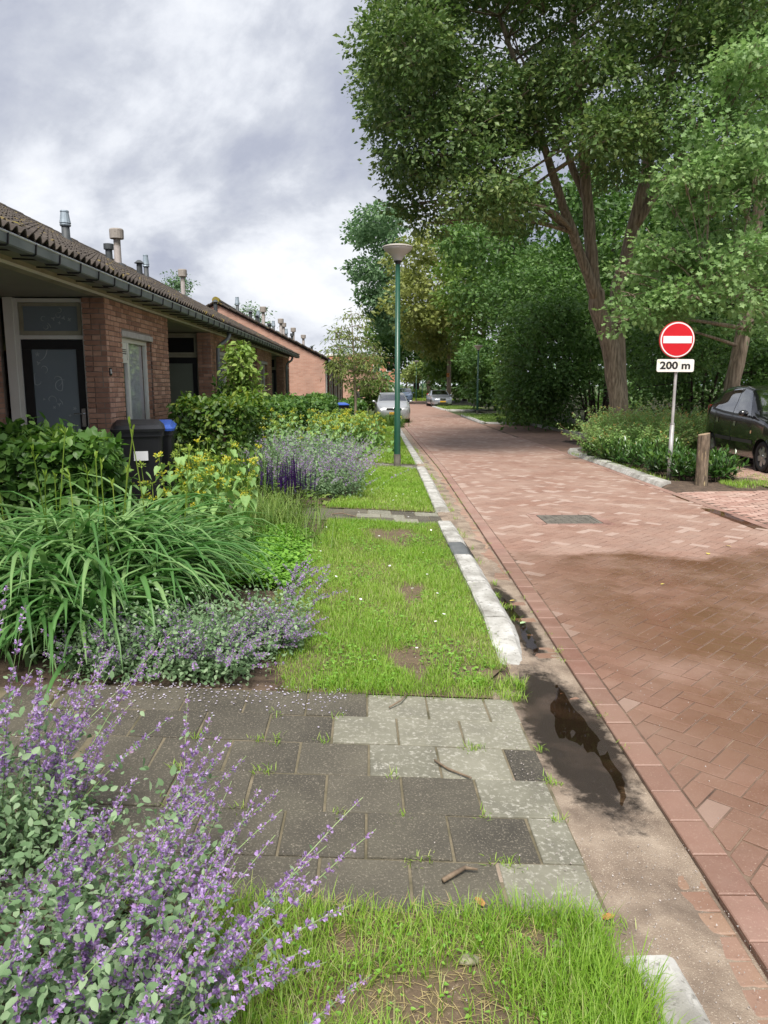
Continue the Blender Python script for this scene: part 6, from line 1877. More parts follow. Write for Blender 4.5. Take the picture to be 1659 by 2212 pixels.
# ---------------------------------------------------------------- herb and grass builders
def ribbons(cl, base, az, L, w, e0, e1, k=7, mi=0, rnd=None, fold=0.0, curl=1.3, bend=0.0):
    """arching strap leaves as strips"""
    n = len(base)
    if n == 0: return
    s = np.linspace(0, 1, k)
    el = e0[:, None] + (e1 - e0)[:, None] * s[None] ** curl
    az_ = az[:, None] + bend * (rng.random(n)[:, None] - 0.5) * s[None] * 2
    ds = (L / (k - 1))[:, None]
    dx = np.cos(el) * np.cos(az_) * ds; dy = np.cos(el) * np.sin(az_) * ds; dz = np.sin(el) * ds
    P = np.zeros((n, k, 3))
    P[:, 1:, 0] = np.cumsum(dx[:, :-1], 1); P[:, 1:, 1] = np.cumsum(dy[:, :-1], 1); P[:, 1:, 2] = np.cumsum(dz[:, :-1], 1)
    P += base[:, None, :]
    side = np.stack([-np.sin(az_), np.cos(az_), np.zeros_like(az_)], -1)
    wid = w[:, None] * np.clip(np.minimum(0.55 + 1.5 * s, 1.0) * (1 - s ** 3.5), 0.03, 1)[None]
    A = P - side * wid[..., None] * 0.5; B = P + side * wid[..., None] * 0.5
    if fold > 0:
        Cn = P.copy(); Cn[..., 2] -= wid * fold
        V = np.stack([A, Cn, B], 2).reshape(n, k * 3, 3)
        q = []
        for i in range(k - 1):
            q += [(i * 3, i * 3 + 1, i * 3 + 4, i * 3 + 3), (i * 3 + 1, i * 3 + 2, i * 3 + 5, i * 3 + 4)]
        m = k * 3
    else:
        V = np.stack([A, B], 2).reshape(n, k * 2, 3)
        q = [(i * 2, i * 2 + 1, i * 2 + 3, i * 2 + 2) for i in range(k - 1)]
        m = k * 2
    fl = np.array(q).ravel()
    off = cl.n + np.arange(n)[:, None] * m
    cl.V.append(V.reshape(-1, 3)); cl.L.append((off + fl[None]).ravel()); cl.T.append(np.full(n * len(q), 4)); cl.M.append(np.full(n * len(q), mi))
    cl.R.append(np.repeat(rng.random(n) if rnd is None else rnd, m)); cl.n += n * m
def stalks(cl, P, r0, r1, mi=0, rnd=None):
    """thin three-sided stems along polylines P (n, k, 3)"""
    n, k, _ = P.shape
    d = np.gradient(P, axis=1); d = nrm(d)
    a = nrm(np.cross(d, np.array([0.3, 0.5, 0.2]))); b = np.cross(d, a)
    r = np.linspace(r0, r1, k)[None, :, None]
    rings = [P + (a * math.cos(t) + b * math.sin(t)) * r for t in (0, 2.094, 4.189)]
    V = np.stack(rings, 2).reshape(n, k * 3, 3)
    q = []
    for i in range(k - 1):
        for j in range(3): q.append((i * 3 + j, i * 3 + (j + 1) % 3, (i + 1) * 3 + (j + 1) % 3, (i + 1) * 3 + j))
    fl = np.array(q).ravel(); m = k * 3
    off = cl.n + np.arange(n)[:, None] * m
    cl.V.append(V.reshape(-1, 3)); cl.L.append((off + fl[None]).ravel()); cl.T.append(np.full(n * len(q), 4)); cl.M.append(np.full(n * len(q), mi))
    cl.R.append(np.repeat(rng.random(n) if rnd is None else rnd, m)); cl.n += n * m
def arcs(base, dirs, L, droop, k=8):
    """curved stems: start along dirs, bend by droop (vector) towards the tip"""
    s = np.linspace(0, 1, k)[None, :, None]
    return base[:, None, :] + dirs[:, None, :] * L[:, None, None] * s + droop[:, None, :] * L[:, None, None] * s ** 2
def along(P, t):
    """points and tangents at fraction t (n,) of polylines"""
    n, k, _ = P.shape
    f = np.clip(t, 0, 0.9999) * (k - 1)
    i = f.astype(int); g = (f - i)[:, None]
    a = P[np.arange(n), i]; b = P[np.arange(n), i + 1]
    return a + (b - a) * g, nrm(b - a)
PETAL = ([(0, 0, 0), (-0.34, 0.55, 0.12), (0, 1, -0.05), (0.34, 0.55, 0.12), (0, 0.8, 0.5)], [(0, 3, 1), (1, 3, 2), (1, 3, 4)])
def nepeta(label, pts, n, h, lean, spread, petal=0.014, leaf=0.032, whorls=8, per=9, fillr=None, filln=0, group='catmint plants', flower_from=0.45, leaves=14, stemr=0.0018, rad=0.3, name='catmint'):
    """pts: list of base points (x, y)"""
    pts = np.array(pts, dtype=float)
    c = pts.mean(0)
    t = thing(name, label, 'plant', (c[0], c[1], hz(c[0], c[1])), 0, group)
    idx = rng.integers(0, len(pts), n)
    b = pts[idx] + rng.normal(size=(n, 2)) * rad * 0.5
    base = np.column_stack([b, hzv(b[:, 0], b[:, 1]) - 0.01])
    out = b - c
    d = np.column_stack([out * spread[0] + rng.normal(size=(n, 2)) * spread[1] + np.array(lean[:2]), np.ones(n)])
    d = nrm(d)
    L = h * (0.6 + 0.5 * rng.random(n))
    dr = np.column_stack([d[:, :2] * 0.25, -0.10 - 0.12 * rng.random(n)])
    P = arcs(base, d, L, dr)
    cs, cf, cc = Cloud(), Cloud(), Cloud()
    stalks(cs, P, stemr, stemr * 0.5)
    for i in range(leaves):
        tt = 0.12 + 0.78 * (i + rng.random(n)) / leaves
        p, tan = along(P, tt)
        sd = nrm(np.cross(tan, rdir(n)))
        for sg in (1, -1):
            ax = sd * sg + tan * 0.35 + np.array([0, 0, -0.15])
            sz = leaf * (1.15 - 0.75 * tt) * (0.7 + 0.6 * rng.random(n))
            cc.add(LEAF4 if leaf < 0.035 else LEAF2, p, frames(ax, tan + rng.normal(size=(n, 3)) * 0.3 + np.array([0, 0, 0.8])), sz, None)
    for w in range(whorls):
        tt = flower_from + (1 - flower_from) * (w + 0.3) / whorls + rng.normal(size=n) * 0.008
        p, tan = along(P, tt)
        big = (1.15 - 0.6 * w / whorls)
        for j in range(per):
            sd = nrm(np.cross(tan, rdir(n)))
            q = p + sd * (0.35 * petal * rng.random(n)[:, None]) + tan * rng.normal(size=(n, 1)) * petal * 0.38
            kind = rng.random(n)
            mk_ = kind < 0.62
            ax = sd + tan * 0.5 + rng.normal(size=(n, 3)) * 0.2
            if mk_.any(): cf.add(PETAL, q[mk_], frames(ax[mk_], tan[mk_] + rng.normal(size=(mk_.sum(), 3)) * 0.5), petal * big * (0.7 + 0.6 * rng.random(mk_.sum())), None, 0)
            if (~mk_).any(): cf.add(LEAF2, q[~mk_], frames(ax[~mk_] + tan[~mk_] * 0.5, sd[~mk_]), petal * 0.75 * big * (0.7 + 0.6 * rng.random((~mk_).sum())), None, 1)
    if filln:
        m = filln
        idx = rng.integers(0, len(pts), m)
        b = pts[idx] + np.clip(rng.normal(size=(m, 2)), -1.3, 1.3) * fillr[0]
        z = hzv(b[:, 0], b[:, 1]) + np.abs(rng.normal(size=m)) * fillr[1] + 0.01
        off = b - pts[idx]
        cc.add(LEAF4 if leaf < 0.035 else LEAF2, np.column_stack([b, z]), frames(np.column_stack([off / max(fillr[0], 1e-3) * 0.5, np.zeros(m)]) + rdir(m) * 0.8, np.array([0, 0, 1.0]) + rng.normal(size=(m, 3)) * 0.5), leaf * (0.6 + 0.7 * rng.random(m)), None)
    cs.build('stems', L_NEPSTEM, t); cc.build('foliage', L_NEP, t, smooth=True); cf.build('flowers', [P_NEP, P_NEPC], t, smooth=True)
    return t
# catmint close to the camera, leaning over the path
gx_ = []
for i in range(30): gx_.append((random.uniform(-1.65, -0.66), random.uniform(1.25, 2.05)))
for i in range(12): gx_.append((random.uniform(-1.75, -1.05), random.uniform(2.0, 2.35)))
for i in range(8): gx_.append((random.uniform(-0.72, -0.50), random.uniform(1.2, 1.55)))
nepeta('tall flowering catmint nearest the camera, arching over the slab path', gx_, 330, 0.66, (0.20, 0.12), (0.28, 0.24), petal=0.0142, leaf=0.025, whorls=8, per=15, fillr=(0.14, 0.22), filln=17000, leaves=17, rad=0.12, flower_from=0.52, stemr=0.0021)
gx_ = [(random.uniform(-1.55, -0.65), random.uniform(3.85, 4.3)) for i in range(26)] + [(random.uniform(-0.85, -0.52), random.uniform(3.9, 4.75)) for i in range(12)]
nepeta('low catmint spilling onto the far edge of the slab path', gx_, 300, 0.40, (0.25, -0.32), (0.25, 0.42), petal=0.0145, leaf=0.026, whorls=5, per=10, fillr=(0.13, 0.13), filln=14000, leaves=11, rad=0.14)
gx_ = [(random.uniform(-1.5, -1.12), random.uniform(1.95, 2.3)) for i in range(10)]
nepeta('tall loose catmint sprigs rising at the left picture edge', gx_, 22, 1.02, (0.10, 0.03), (0.2, 0.16), petal=0.0145, leaf=0.026, whorls=9, per=14, leaves=12, rad=0.1, flower_from=0.6, stemr=0.0022)
gx_ = [(-0.55 + random.gauss(0, 0.06), 5.3 + random.gauss(0, 0.3)) for i in range(8)]
nepeta('few catmint sprigs at the lawn edge beside the daylilies', gx_, 26, 0.36, (0.45, -0.1), (0.2, 0.4), petal=0.0145, leaf=0.028, whorls=6, per=10, leaves=8, rad=0.1)
gx_ = [(random.uniform(-1.55, -0.35), random.uniform(10.6, 13.2)) for i in range(60)]
nepeta('wide mauve catmint drift behind the dark salvia', gx_, 620, 0.98, (0.10, -0.08), (0.42, 0.30), petal=0.022, leaf=0.045, whorls=6, per=6, fillr=(0.24, 0.34), filln=15000, leaves=11, flower_from=0.55, stemr=0.003, rad=0.2)
gx_ = [(random.uniform(-0.75, 0.05), random.uniform(22.8, 28)) for i in range(40)]
nepeta('greyish catmint mound beyond the yellow phlomis', gx_, 320, 0.85, (0.05, 0), (0.3, 0.25), petal=0.03, leaf=0.06, whorls=6, per=5, fillr=(0.2, 0.25), filln=3500, leaves=7, stemr=0.004, rad=0.2)
gx_ = [(random.uniform(-1.9, -1.0), random.uniform(13.6, 16.0)) for i in range(25)]
nepeta('hazy catmint at the foot of the young pear tree', gx_, 200, 0.80, (0.05, 0), (0.3, 0.25), petal=0.024, leaf=0.05, whorls=7, per=5, fillr=(0.2, 0.25), filln=2500, leaves=7, stemr=0.003, rad=0.2)

# daylilies
def strap_clump(label, centers, n, L, w, cat='plant', name='daylily', mat=L_LILY, group=None, e0=(1.15, 0.2), e1=(-0.9, 0.35), rad=0.12, k=9, fold=0.35, flower=0, fl_h=0.6, seedspread=None, part='leaves'):
    cs = np.array(centers, dtype=float)
    c = cs.mean(0)
    t = thing(name, label, cat, (c[0], c[1], hz(c[0], c[1])), 0, group)
    i = rng.integers(0, len(cs), n)
    b = cs[i] + rng.normal(size=(n, 2)) * rad
    az = rng.random(n) * 2 * PI
    base = np.column_stack([b, hzv(b[:, 0], b[:, 1]) - 0.02])
    cl = Cloud()
    ribbons(cl, base, az, L * (0.55 + 0.6 * rng.random(n)), w * (0.7 + 0.5 * rng.random(n)), e0[0] + rng.normal(size=n) * e0[1], e1[0] + rng.normal(size=n) * e1[1], k, 0, None, fold, 1.35, 0.25)
    cl.build(part, mat, t, smooth=True)
    if flower:
        i = rng.integers(0, len(cs), flower)
        b = cs[i] + rng.normal(size=(flower, 2)) * rad * 1.3
        base = np.column_stack([b, hzv(b[:, 0], b[:, 1])])
        d = nrm(np.column_stack([rng.normal(size=(flower, 2)) * 0.10, np.ones(flower)]))
        P = arcs(base, d, fl_h * (0.75 + 0.35 * rng.random(flower)), np.column_stack([rng.normal(size=(flower, 2)) * 0.05, np.zeros(flower)]))
        cf = Cloud(); stalks(cf, P, 0.0065, 0.004)
        for j in range(4):
            p, tan = along(P, np.full(flower, 0.93) + rng.random(flower) * 0.06)
            cf.add(LANCE, p, frames(tan + rng.normal(size=(flower, 3)) * 0.25, rdir(flower)), 0.055, None)
        cf.build('flower_stems', L_LILYSTEM, t)
    return t
strap_clump('big arching daylily clump with yellow green flower stalks before the near hedge', [(-1.65, 4.7), (-2.0, 4.75), (-1.85, 5.0), (-2.3, 4.95), (-1.55, 5.1), (-1.7, 5.35), (-2.05, 5.3)], 820, 1.28, 0.036, flower=15, fl_h=1.2, rad=0.12, e0=(1.3, 0.16), e1=(-1.15, 0.3))
strap_clump('daylily clump hanging over the path at the picture edge', [(-1.6, 4.3), (-1.8, 4.25), (-2.05, 4.35), (-2.35, 4.45)], 380, 1.0, 0.034, rad=0.10, e1=(-1.2, 0.3))
strap_clump('small daylily clump at the lawn side of the flower bed', [(-1.42, 4.9), (-1.4, 5.4), (-1.45, 5.9)], 240, 1.0, 0.032, rad=0.1, e1=(-1.1, 0.3))
strap_clump('dark fine ornamental grass beside the second hedge', [(-1.85, 10.6), (-1.6, 10.3), (-2.0, 11.0)], 700, 0.85, 0.009, name='ornamental_grass', mat=L_TUFT, e0=(1.35, 0.12), e1=(0.35, 0.4), rad=0.2, k=6, fold=0)
strap_clump('wispy weedy grass around the salvia', [(-1.05, 8.2), (-0.8, 7.9), (-1.3, 8.0), (-0.75, 7.3), (-1.15, 8.6), (-1.3, 8.7), (-0.9, 8.5)], 1100, 0.48, 0.007, name='ornamental_grass', mat=L_MIX, e0=(1.2, 0.3), e1=(-0.1, 0.6), rad=0.22, k=5, fold=0)
strap_clump('soft green grass tuft in front of the silver hatchback', [(0.35, 34.4), (0.6, 34.8), (0.95, 34.3), (1.25, 34.6), (0.15, 35.0), (1.4, 35.0)], 1500, 0.72, 0.016, name='ornamental_grass', mat=L_TUFT, e0=(1.3, 0.2), e1=(0.2, 0.5), rad=0.22, k=5, fold=0)
strap_clump('iris like blades beyond the yellow phlomis', [(-1.0, 19.5), (-1.1, 21.0), (-0.9, 22.5)], 300, 0.95, 0.03, name='ornamental_grass', mat=L_LILY, e0=(1.3, 0.15), e1=(0.3, 0.5), rad=0.25, k=5, fold=0)
# phlomis
def phlomis(label, pts, n, h, rad, leaf=0.13, whorls=3, ball=0.032, lw=8):
    pts = np.array(pts, float); c = pts.mean(0)
    t = thing('phlomis', label, 'plant', (c[0], c[1], hz(c[0], c[1])), 0, 'yellow phlomis plants')
    i = rng.integers(0, len(pts), n)
    b = pts[i] + rng.normal(size=(n, 2)) * rad
    base = np.column_stack([b, hzv(b[:, 0], b[:, 1])])
    d = nrm(np.column_stack([(b - c) * 0.25 + rng.normal(size=(n, 2)) * 0.10, np.ones(n)]))
    P = arcs(base, d, h * (0.72 + 0.35 * rng.random(n)), np.column_stack([rng.normal(size=(n, 2)) * 0.06, np.zeros(n)]))
    cs, cl, cf = Cloud(), Cloud(), Cloud()
    stalks(cs, P, 0.006, 0.0035)
    for k in range(lw):
        tt = 0.08 + 0.9 * (k + 0.5) / lw + rng.normal(size=n) * 0.02
        p, tan = along(P, tt)
        sd = nrm(np.cross(tan, rdir(n)))
        for sg in (1, -1):
            sz = leaf * (1.25 - 0.75 * tt) * (0.8 + 0.4 * rng.random(n))
            cl.add(HEART, p + sd * sg * 0.03, frames(sd * sg + np.array([0, 0, -0.75]) + rng.normal(size=(n, 3)) * 0.2, np.array([0, 0, 1.0]) + sd * sg * 0.8), sz, None)
    for w in range(whorls):
        tt = np.clip(0.99 - w * 0.17 + rng.normal(size=n) * 0.01, 0, 0.999)
        p, tan = along(P, tt)
        yel = rng.random(n) < (0.5 if w else 0.25)
        for j in range(16):
            sd = rdir(n); sd[:, 2] *= 0.45; sd = nrm(sd)
            q = p + sd * ball * 0.45
            cf.add(LEAF2, q, frames(sd + tan * 0.45, tan), ball * (0.8 + 0.4 * rng.random(n)), None, 1)
            m_ = yel & (rng.random(n) < 0.75)
            if m_.any(): cf.add(PETAL, q[m_] + sd[m_] * ball * 0.5, frames(sd[m_] + tan[m_] * 0.7, tan[m_]), ball * 0.9, None, 0)
    cs.build('stems', P_PHLC, t); cl.build('foliage', L_PHL, t); cf.build('flowers', [P_PHL, P_PHLC], t)
phlomis('yellow whorled phlomis in front of the black wheelie bin', [(-1.85, 6.7), (-1.6, 6.9), (-1.45, 6.5), (-1.7, 7.2), (-1.4, 7.1)], 46, 0.98, 0.13, leaf=0.14)
phlomis('yellow phlomis flowering by the lawn behind the big catmint', [(-0.6, 17.6), (-0.3, 18.2), (-0.55, 19.0), (-0.15, 19.2), (-0.35, 20.0), (-0.1, 20.6)], 150, 1.0, 0.28, leaf=0.17, ball=0.045)
phlomis('few phlomis stems between the catmint and second hedge', [(-1.5, 12.6), (-1.1, 13.6), (-1.3, 14.4)], 34, 1.1, 0.25, leaf=0.15, ball=0.035)
# salvia
def salvia(label, pts, n, h):
    pts = np.array(pts, float); c = pts.mean(0)
    t = thing('salvia', label, 'plant', (c[0], c[1], hz(c[0], c[1])))
    i = rng.integers(0, len(pts), n)
    b = pts[i] + rng.normal(size=(n, 2)) * 0.10
    base = np.column_stack([b, hzv(b[:, 0], b[:, 1])])
    d = nrm(np.column_stack([rng.normal(size=(n, 2)) * 0.06, np.ones(n)]))
    P = arcs(base, d, h * (0.65 + 0.4 * rng.random(n)), np.zeros((n, 3)))
    cs, cl, cf = Cloud(), Cloud(), Cloud()
    stalks(cs, P, 0.004, 0.002)
    for k in range(9):
        p, tan = along(P, 0.05 + 0.45 * rng.random(n)); sd = nrm(np.cross(tan, rdir(n)))
        cl.add(LANCE, p, frames(sd + np.array([0, 0, 0.2]), np.array([0, 0, 1.0]) + rng.normal(size=(n, 3)) * 0.3), 0.075 * (0.6 + 0.7 * rng.random(n)), None)
    for w in range(14):
        p, tan = along(P, np.full(n, 0.50 + 0.49 * w / 14.0))
        for j in range(6):
            sd = nrm(np.cross(tan, rdir(n)))
            cf.add(PETAL, p, frames(sd + tan * 0.5, tan), 0.020 * (1.1 - 0.5 * w / 14) * (0.7 + 0.6 * rng.random(n)), None, 0)
    cs.build('stems', P_SALVD, t); cl.build('foliage', L_MIX, t); cf.build('flower_spikes', P_SALV, t)
salvia('upright dark purple salvia spikes in front of the mauve catmint', [(-1.12, 9.45), (-1.0, 9.3), (-0.9, 9.4), (-0.8, 9.45)], 58, 0.66)
# ground cover and weedy patch
t = thing('ground_cover', 'bright green leafy ground cover beside the lawn', 'plant', (-0.85, 6.6, 0.08))
cl = Cloud()
n = 5200
b = np.column_stack([-0.85 + rng.normal(size=n) * 0.17, rng.uniform(5.6, 7.7, n)])
z = hzv(b[:, 0], b[:, 1]) + 0.13 * rng.random(n) ** 0.6 * np.exp(-((b[:, 0] + 0.85) / 0.33) ** 2) + 0.01
cl.add(LEAF4, np.column_stack([b, z]), frames(rdir(n) * np.array([1, 1, 0.3]), np.array([0, 0, 1.0]) + rng.normal(size=(n, 3)) * 0.35), 0.05 * (0.6 + 0.7 * rng.random(n)), None)
cl.build('foliage', L_COVER, t)
# low weeds filling bare soil of the border
cl = Cloud()
n = 7000
b = np.column_stack([rng.uniform(-2.6, -0.4, n), rng.uniform(6.0, 34, n)])
keepm = (b[:, 0] < -0.55 - 0.25 * np.sin(b[:, 1])) & ~((b[:, 1] > 8.7) & (b[:, 1] < 9.65)) & ~((b[:, 1] > 15.1) & (b[:, 1] < 16.1))
b = b[keepm]; n = len(b)
cl.add(LEAF2, np.column_stack([b, hzv(b[:, 0], b[:, 1]) + rng.random(n) * 0.10]), frames(rdir(n) * np.array([1, 1, 0.5]), np.array([0, 0, 1.0]) + rng.normal(size=(n, 3)) * 0.4), 0.09 * (0.5 + rng.random(n)), None)
tag(cl.build('weeds', L_MIX), 'low weeds covering the soil of the border', None, None, 'stuff')

# ---------------------------------------------------------------- hedges
def hedge(label, x0, x1, y0, y1, zt, n, size, leaf, seed, group='clipped front garden hedges', top_tone=0.2):
    rs_ = random.Random(seed)
    xc, yc = (x0 + x1) / 2, (y0 + y1) / 2
    zb = hz(xc, yc)
    t = thing('hedge', label, 'hedge', (xc, yc, zb), 0, group)
    mb = MB()
    k = max(6, int((y1 - y0) * (x1 - x0) * 5))
    for i in range(k):
        x, y = rs_.uniform(x0 + .15, x1 - .15), rs_.uniform(y0 + .15, y1 - .15)
        e = (x + rs_.uniform(-.2, .2), y + rs_.uniform(-.2, .2), zt - rs_.uniform(0.05, 0.2))
        mb.tube([(x, y, zb - 0.05), ((x + e[0]) / 2 + rs_.uniform(-.05, .05), (y + e[1]) / 2, (zb + zt) / 2), e], [0.014, 0.010, 0.004], 5)
    mb.build('branches', M['bark_dark'], t)
    cl = Cloud()
    # five faces plus inside
    H = zt - zb
    areas = {'top': (x1 - x0) * (y1 - y0) * 1.2, 'xm': H * (y1 - y0) * 0.5, 'xp': H * (y1 - y0) * 1.3, 'ym': H * (x1 - x0) * 1.3, 'yp': H * (x1 - x0) * 0.5}
    T = sum(areas.values())
    for f, a in areas.items():
        m = int(n * a / T)
        u, v = rng.random(m), rng.random(m)
        dep = np.abs(rng.normal(size=m)) * 0.09 - 0.03
        bump = 0.05 * np.sin(u * (y1 - y0) * 3.1 + 1) + 0.05 * np.sin(v * 7 + u * 5)
        X, Y, Z = x0 + u * (x1 - x0), y0 + v * (y1 - y0), zb + 0.08 + (u if f[0] == 'y' and False else v) * (H - 0.08)
        if f == 'top': X, Y, Z, nn = x0 + u * (x1 - x0), y0 + v * (y1 - y0), zt - dep + bump * 0.8 + (rng.random(m) < 0.05) * rng.random(m) * 0.14, np.tile([0, 0, 1.0], (m, 1))
        elif f[0] == 'x':
            Y = y0 + u * (y1 - y0); Z = zb + 0.06 + v * (H - 0.06); sgn = -1 if f == 'xm' else 1
            X = (x0 if sgn < 0 else x1) - sgn * (dep - bump); nn = np.tile([sgn, 0, 0.35], (m, 1))
        else:
            X = x0 + u * (x1 - x0); Z = zb + 0.06 + v * (H - 0.06); sgn = -1 if f == 'ym' else 1
            Y = (y0 if sgn < 0 else y1) - sgn * (dep - bump); nn = np.tile([0, sgn, 0.35], (m, 1))
        up = nn + np.array([0, 0, 0.5]) + rng.normal(size=(m, 3)) * 0.4
        ax = rdir(m) + nn * 0.4 + np.array([0, 0, -0.35])
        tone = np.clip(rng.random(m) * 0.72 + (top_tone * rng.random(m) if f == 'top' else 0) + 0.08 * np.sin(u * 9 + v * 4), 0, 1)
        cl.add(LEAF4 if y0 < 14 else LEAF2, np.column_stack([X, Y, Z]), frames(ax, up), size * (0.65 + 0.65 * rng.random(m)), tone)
    cl.build('foliage', leaf, t, smooth=True)
    return t
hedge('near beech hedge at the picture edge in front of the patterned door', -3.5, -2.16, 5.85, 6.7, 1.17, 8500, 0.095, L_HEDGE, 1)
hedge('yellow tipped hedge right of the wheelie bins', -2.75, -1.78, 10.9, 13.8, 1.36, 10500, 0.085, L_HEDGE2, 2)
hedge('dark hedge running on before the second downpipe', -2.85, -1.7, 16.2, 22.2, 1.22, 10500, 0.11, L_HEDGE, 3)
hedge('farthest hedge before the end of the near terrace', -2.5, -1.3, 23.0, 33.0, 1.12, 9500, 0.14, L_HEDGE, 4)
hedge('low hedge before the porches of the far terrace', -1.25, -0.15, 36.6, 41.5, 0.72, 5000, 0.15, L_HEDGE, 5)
# ---------------------------------------------------------------- small trees in the gardens
rs_ = random.Random(91)
ex = []
for i in range(26):
    f = i / 25.0
    w_ = 0.34 * math.sin(PI * min(1, 0.15 + 0.95 * f)) * (1 if f < 0.75 else 0.7)
    ex.append((V3((-2.38 + rs_.uniform(-w_, w_), 14.6 + rs_.uniform(-w_, w_), 1.0 + 1.36 * f)), 0.20))
t = tree('pear_tree', 'slim young pear tree with fresh leaves beside the downpipe', 'tree', (-2.38, 14.6, hz(-2.4, 14.6)), [([(-2.38, 14.6, 0), (-2.37, 14.6, 0.9), (-2.38, 14.62, 1.7), (-2.36, 14.6, 2.35)], [0.025, 0.02, 0.014, 0.005])], ex, 1700, 0.10, L_YOUNG, M['bark'], seed=5, lr=0.006, spread=0.07, shell=0.2, spray=5, tpl=LEAF4, droop=0.5)
mb = MB(); mb.tube([(-2.2, 14.3, 0), (-2.22, 14.3, 1.22)], 0.018, 8); mb.build('stake', M['logtop'], t)
ex = [(V3((-2.75 + rs_.uniform(-.22, .22), 15.0 + rs_.uniform(-.2, .2), 1.35 + rs_.uniform(-.25, .22))), 0.17) for i in range(8)]
tree('garden_shrub', 'small dark shrub in front of the second window', 'shrub', (-2.75, 15.0, 0.05), [([(-2.75, 15, 0), (-2.74, 15, 0.8), (-2.76, 15, 1.3)], [0.02, 0.015, 0.006])], ex, 420, 0.10, L_HEDGE, M['bark_dark'], seed=6, lr=0.006, spread=0.07, shell=0.2, spray=5, tpl=LEAF4)
ex = []
for (u, v, r) in ((752, 690, 0.3), (775, 705, 0.3), (735, 715, 0.35), (760, 730, 0.45), (790, 740, 0.4), (725, 752, 0.4), (755, 765, 0.5), (785, 775, 0.5), (740, 795, 0.45), (770, 800, 0.5), (800, 790, 0.4), (815, 810, 0.35), (725, 780, 0.4), (795, 828, 0.4), (750, 825, 0.35), (768, 678, 0.25), (720, 730, 0.25), (806, 762, 0.3)):
    for k in range(2): ex.append((at(u + rs_.uniform(-9, 9), v + rs_.uniform(-9, 9), 26.5 + rs_.uniform(-0.7, 0.7)), r * 0.75))
bz = gz(26.5)
tree('young_street_tree', 'slender young tree with drooping narrow leaves by the border', 'tree', (-0.35, 26.5, bz), [([(-0.35, 26.5, bz), (-0.36, 26.5, 1.2), (-0.40, 26.5, 2.4), (-0.45, 26.5, 3.4), (-0.5, 26.5, 4.2)], [0.055, 0.048, 0.035, 0.02, 0.006])], ex, 2500, 0.15, L_WILLOW, M['bark'], seed=7, lr=0.01, spread=0.16, shell=0.1, spray=6, tpl=LANCE, droop=0.9, flat=0.3)
ex = [(V3((0.2 + rs_.uniform(-.8, .9), 47 + rs_.uniform(-.7, .7), 0.9 + rs_.uniform(-.6, .9))), 0.45) for i in range(16)]
tree('garden_shrub', 'rounded shrub beyond the low hedge near the far porches', 'shrub', (0.2, 47, -0.3), [([(0.2, 47, -0.3), (0.2, 47, 0.5), (0.25, 47, 1.3)], [0.05, 0.04, 0.01])], ex, 2200, 0.2, L_WOOD2, M['bark_dark'], seed=9, lr=0.01, spread=0.14, shell=0.3)
ex = [(V3((7.6 + rs_.uniform(-1.6, 1.6), 104 + rs_.uniform(-2, 2), 0.1 + rs_.uniform(-.2, .35))), 0.6) for i in range(14)]
tree('garden_shrub', 'mounded grasses on the verge at the bend', 'shrub', (7.6, 104, -0.3), [([(7.6, 104, -0.4), (7.6, 104, 0.2)], [0.05, 0.02])], ex, 1800, 0.3, L_WOOD2, M['bark_dark'], seed=10, lr=0.01, spread=0.2, shell=0.3)
ex = [(V3((5.6 + rs_.uniform(-1.0, 1.0), 92 + rs_.uniform(-2, 2), 3.0 + rs_.uniform(-.8, .8))), 0.7) for i in range(12)]
tree('street_tree', 'small rounded tree above the light blue car', 'tree', (4.9, 92, -0.3), [([(4.9, 92, -0.4), (4.95, 92, 1.6), (5.1, 92, 3.2)], [0.10, 0.08, 0.03])], ex, 2000, 0.32, L_WILLOW, M['bark'], seed=12, lr=0.02, spread=0.2, shell=0.2)
# ---------------------------------------------------------------- shrub bed on the right
def rose(x, y, h, r, n, nl):
    t = thing('rose_bush', 'leafy rose bush with reddish shoot tips in the bed behind the sign', 'shrub', (x, y, hz(x, y)), 0, 'rose bushes in the bed behind the sign')
    base = np.column_stack([x + rng.normal(size=n) * r * 0.45, y + rng.normal(size=n) * r * 0.45, np.full(n, gz(y) + 0.03)])
    d = nrm(np.column_stack([rng.normal(size=(n, 2)) * 0.38, np.ones(n)]))
    P = arcs(base, d, h * (0.7 + 0.45 * rng.random(n)), np.column_stack([d[:, :2] * 0.3, -0.12 * rng.random(n)]))
    cs, cl, ct = Cloud(), Cloud(), Cloud()
    stalks(cs, P, 0.005, 0.002)
    for k in range(nl):
        tt = 0.12 + 0.86 * rng.random(n)
        p, tan = along(P, tt)
        q = p + rdir(n) * 0.05
        for j in range(3):
            ax = rdir(n); ax[:, 2] *= 0.4
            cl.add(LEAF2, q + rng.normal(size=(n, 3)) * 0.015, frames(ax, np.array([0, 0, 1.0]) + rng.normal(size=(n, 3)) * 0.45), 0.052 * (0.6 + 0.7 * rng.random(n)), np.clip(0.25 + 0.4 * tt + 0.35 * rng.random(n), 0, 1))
    for k in range(7):
        p, tan = along(P, 0.93 + 0.07 * rng.random(n)); mm = rng.random(n) < 0.32
        if mm.any(): ct.add(LEAF2, p[mm] + rng.normal(size=(mm.sum(), 3)) * 0.02, frames(rdir(mm.sum()) + np.array([0, 0, 0.7]), np.array([0, 0, 1.0]) + rng.normal(size=(mm.sum(), 3)) * 0.5), 0.045, None)
    cs.build('canes', M['twig'], t); cl.build('foliage', L_ROSE, t); ct.build('shoot_leaves', L_ROSETIP, t)
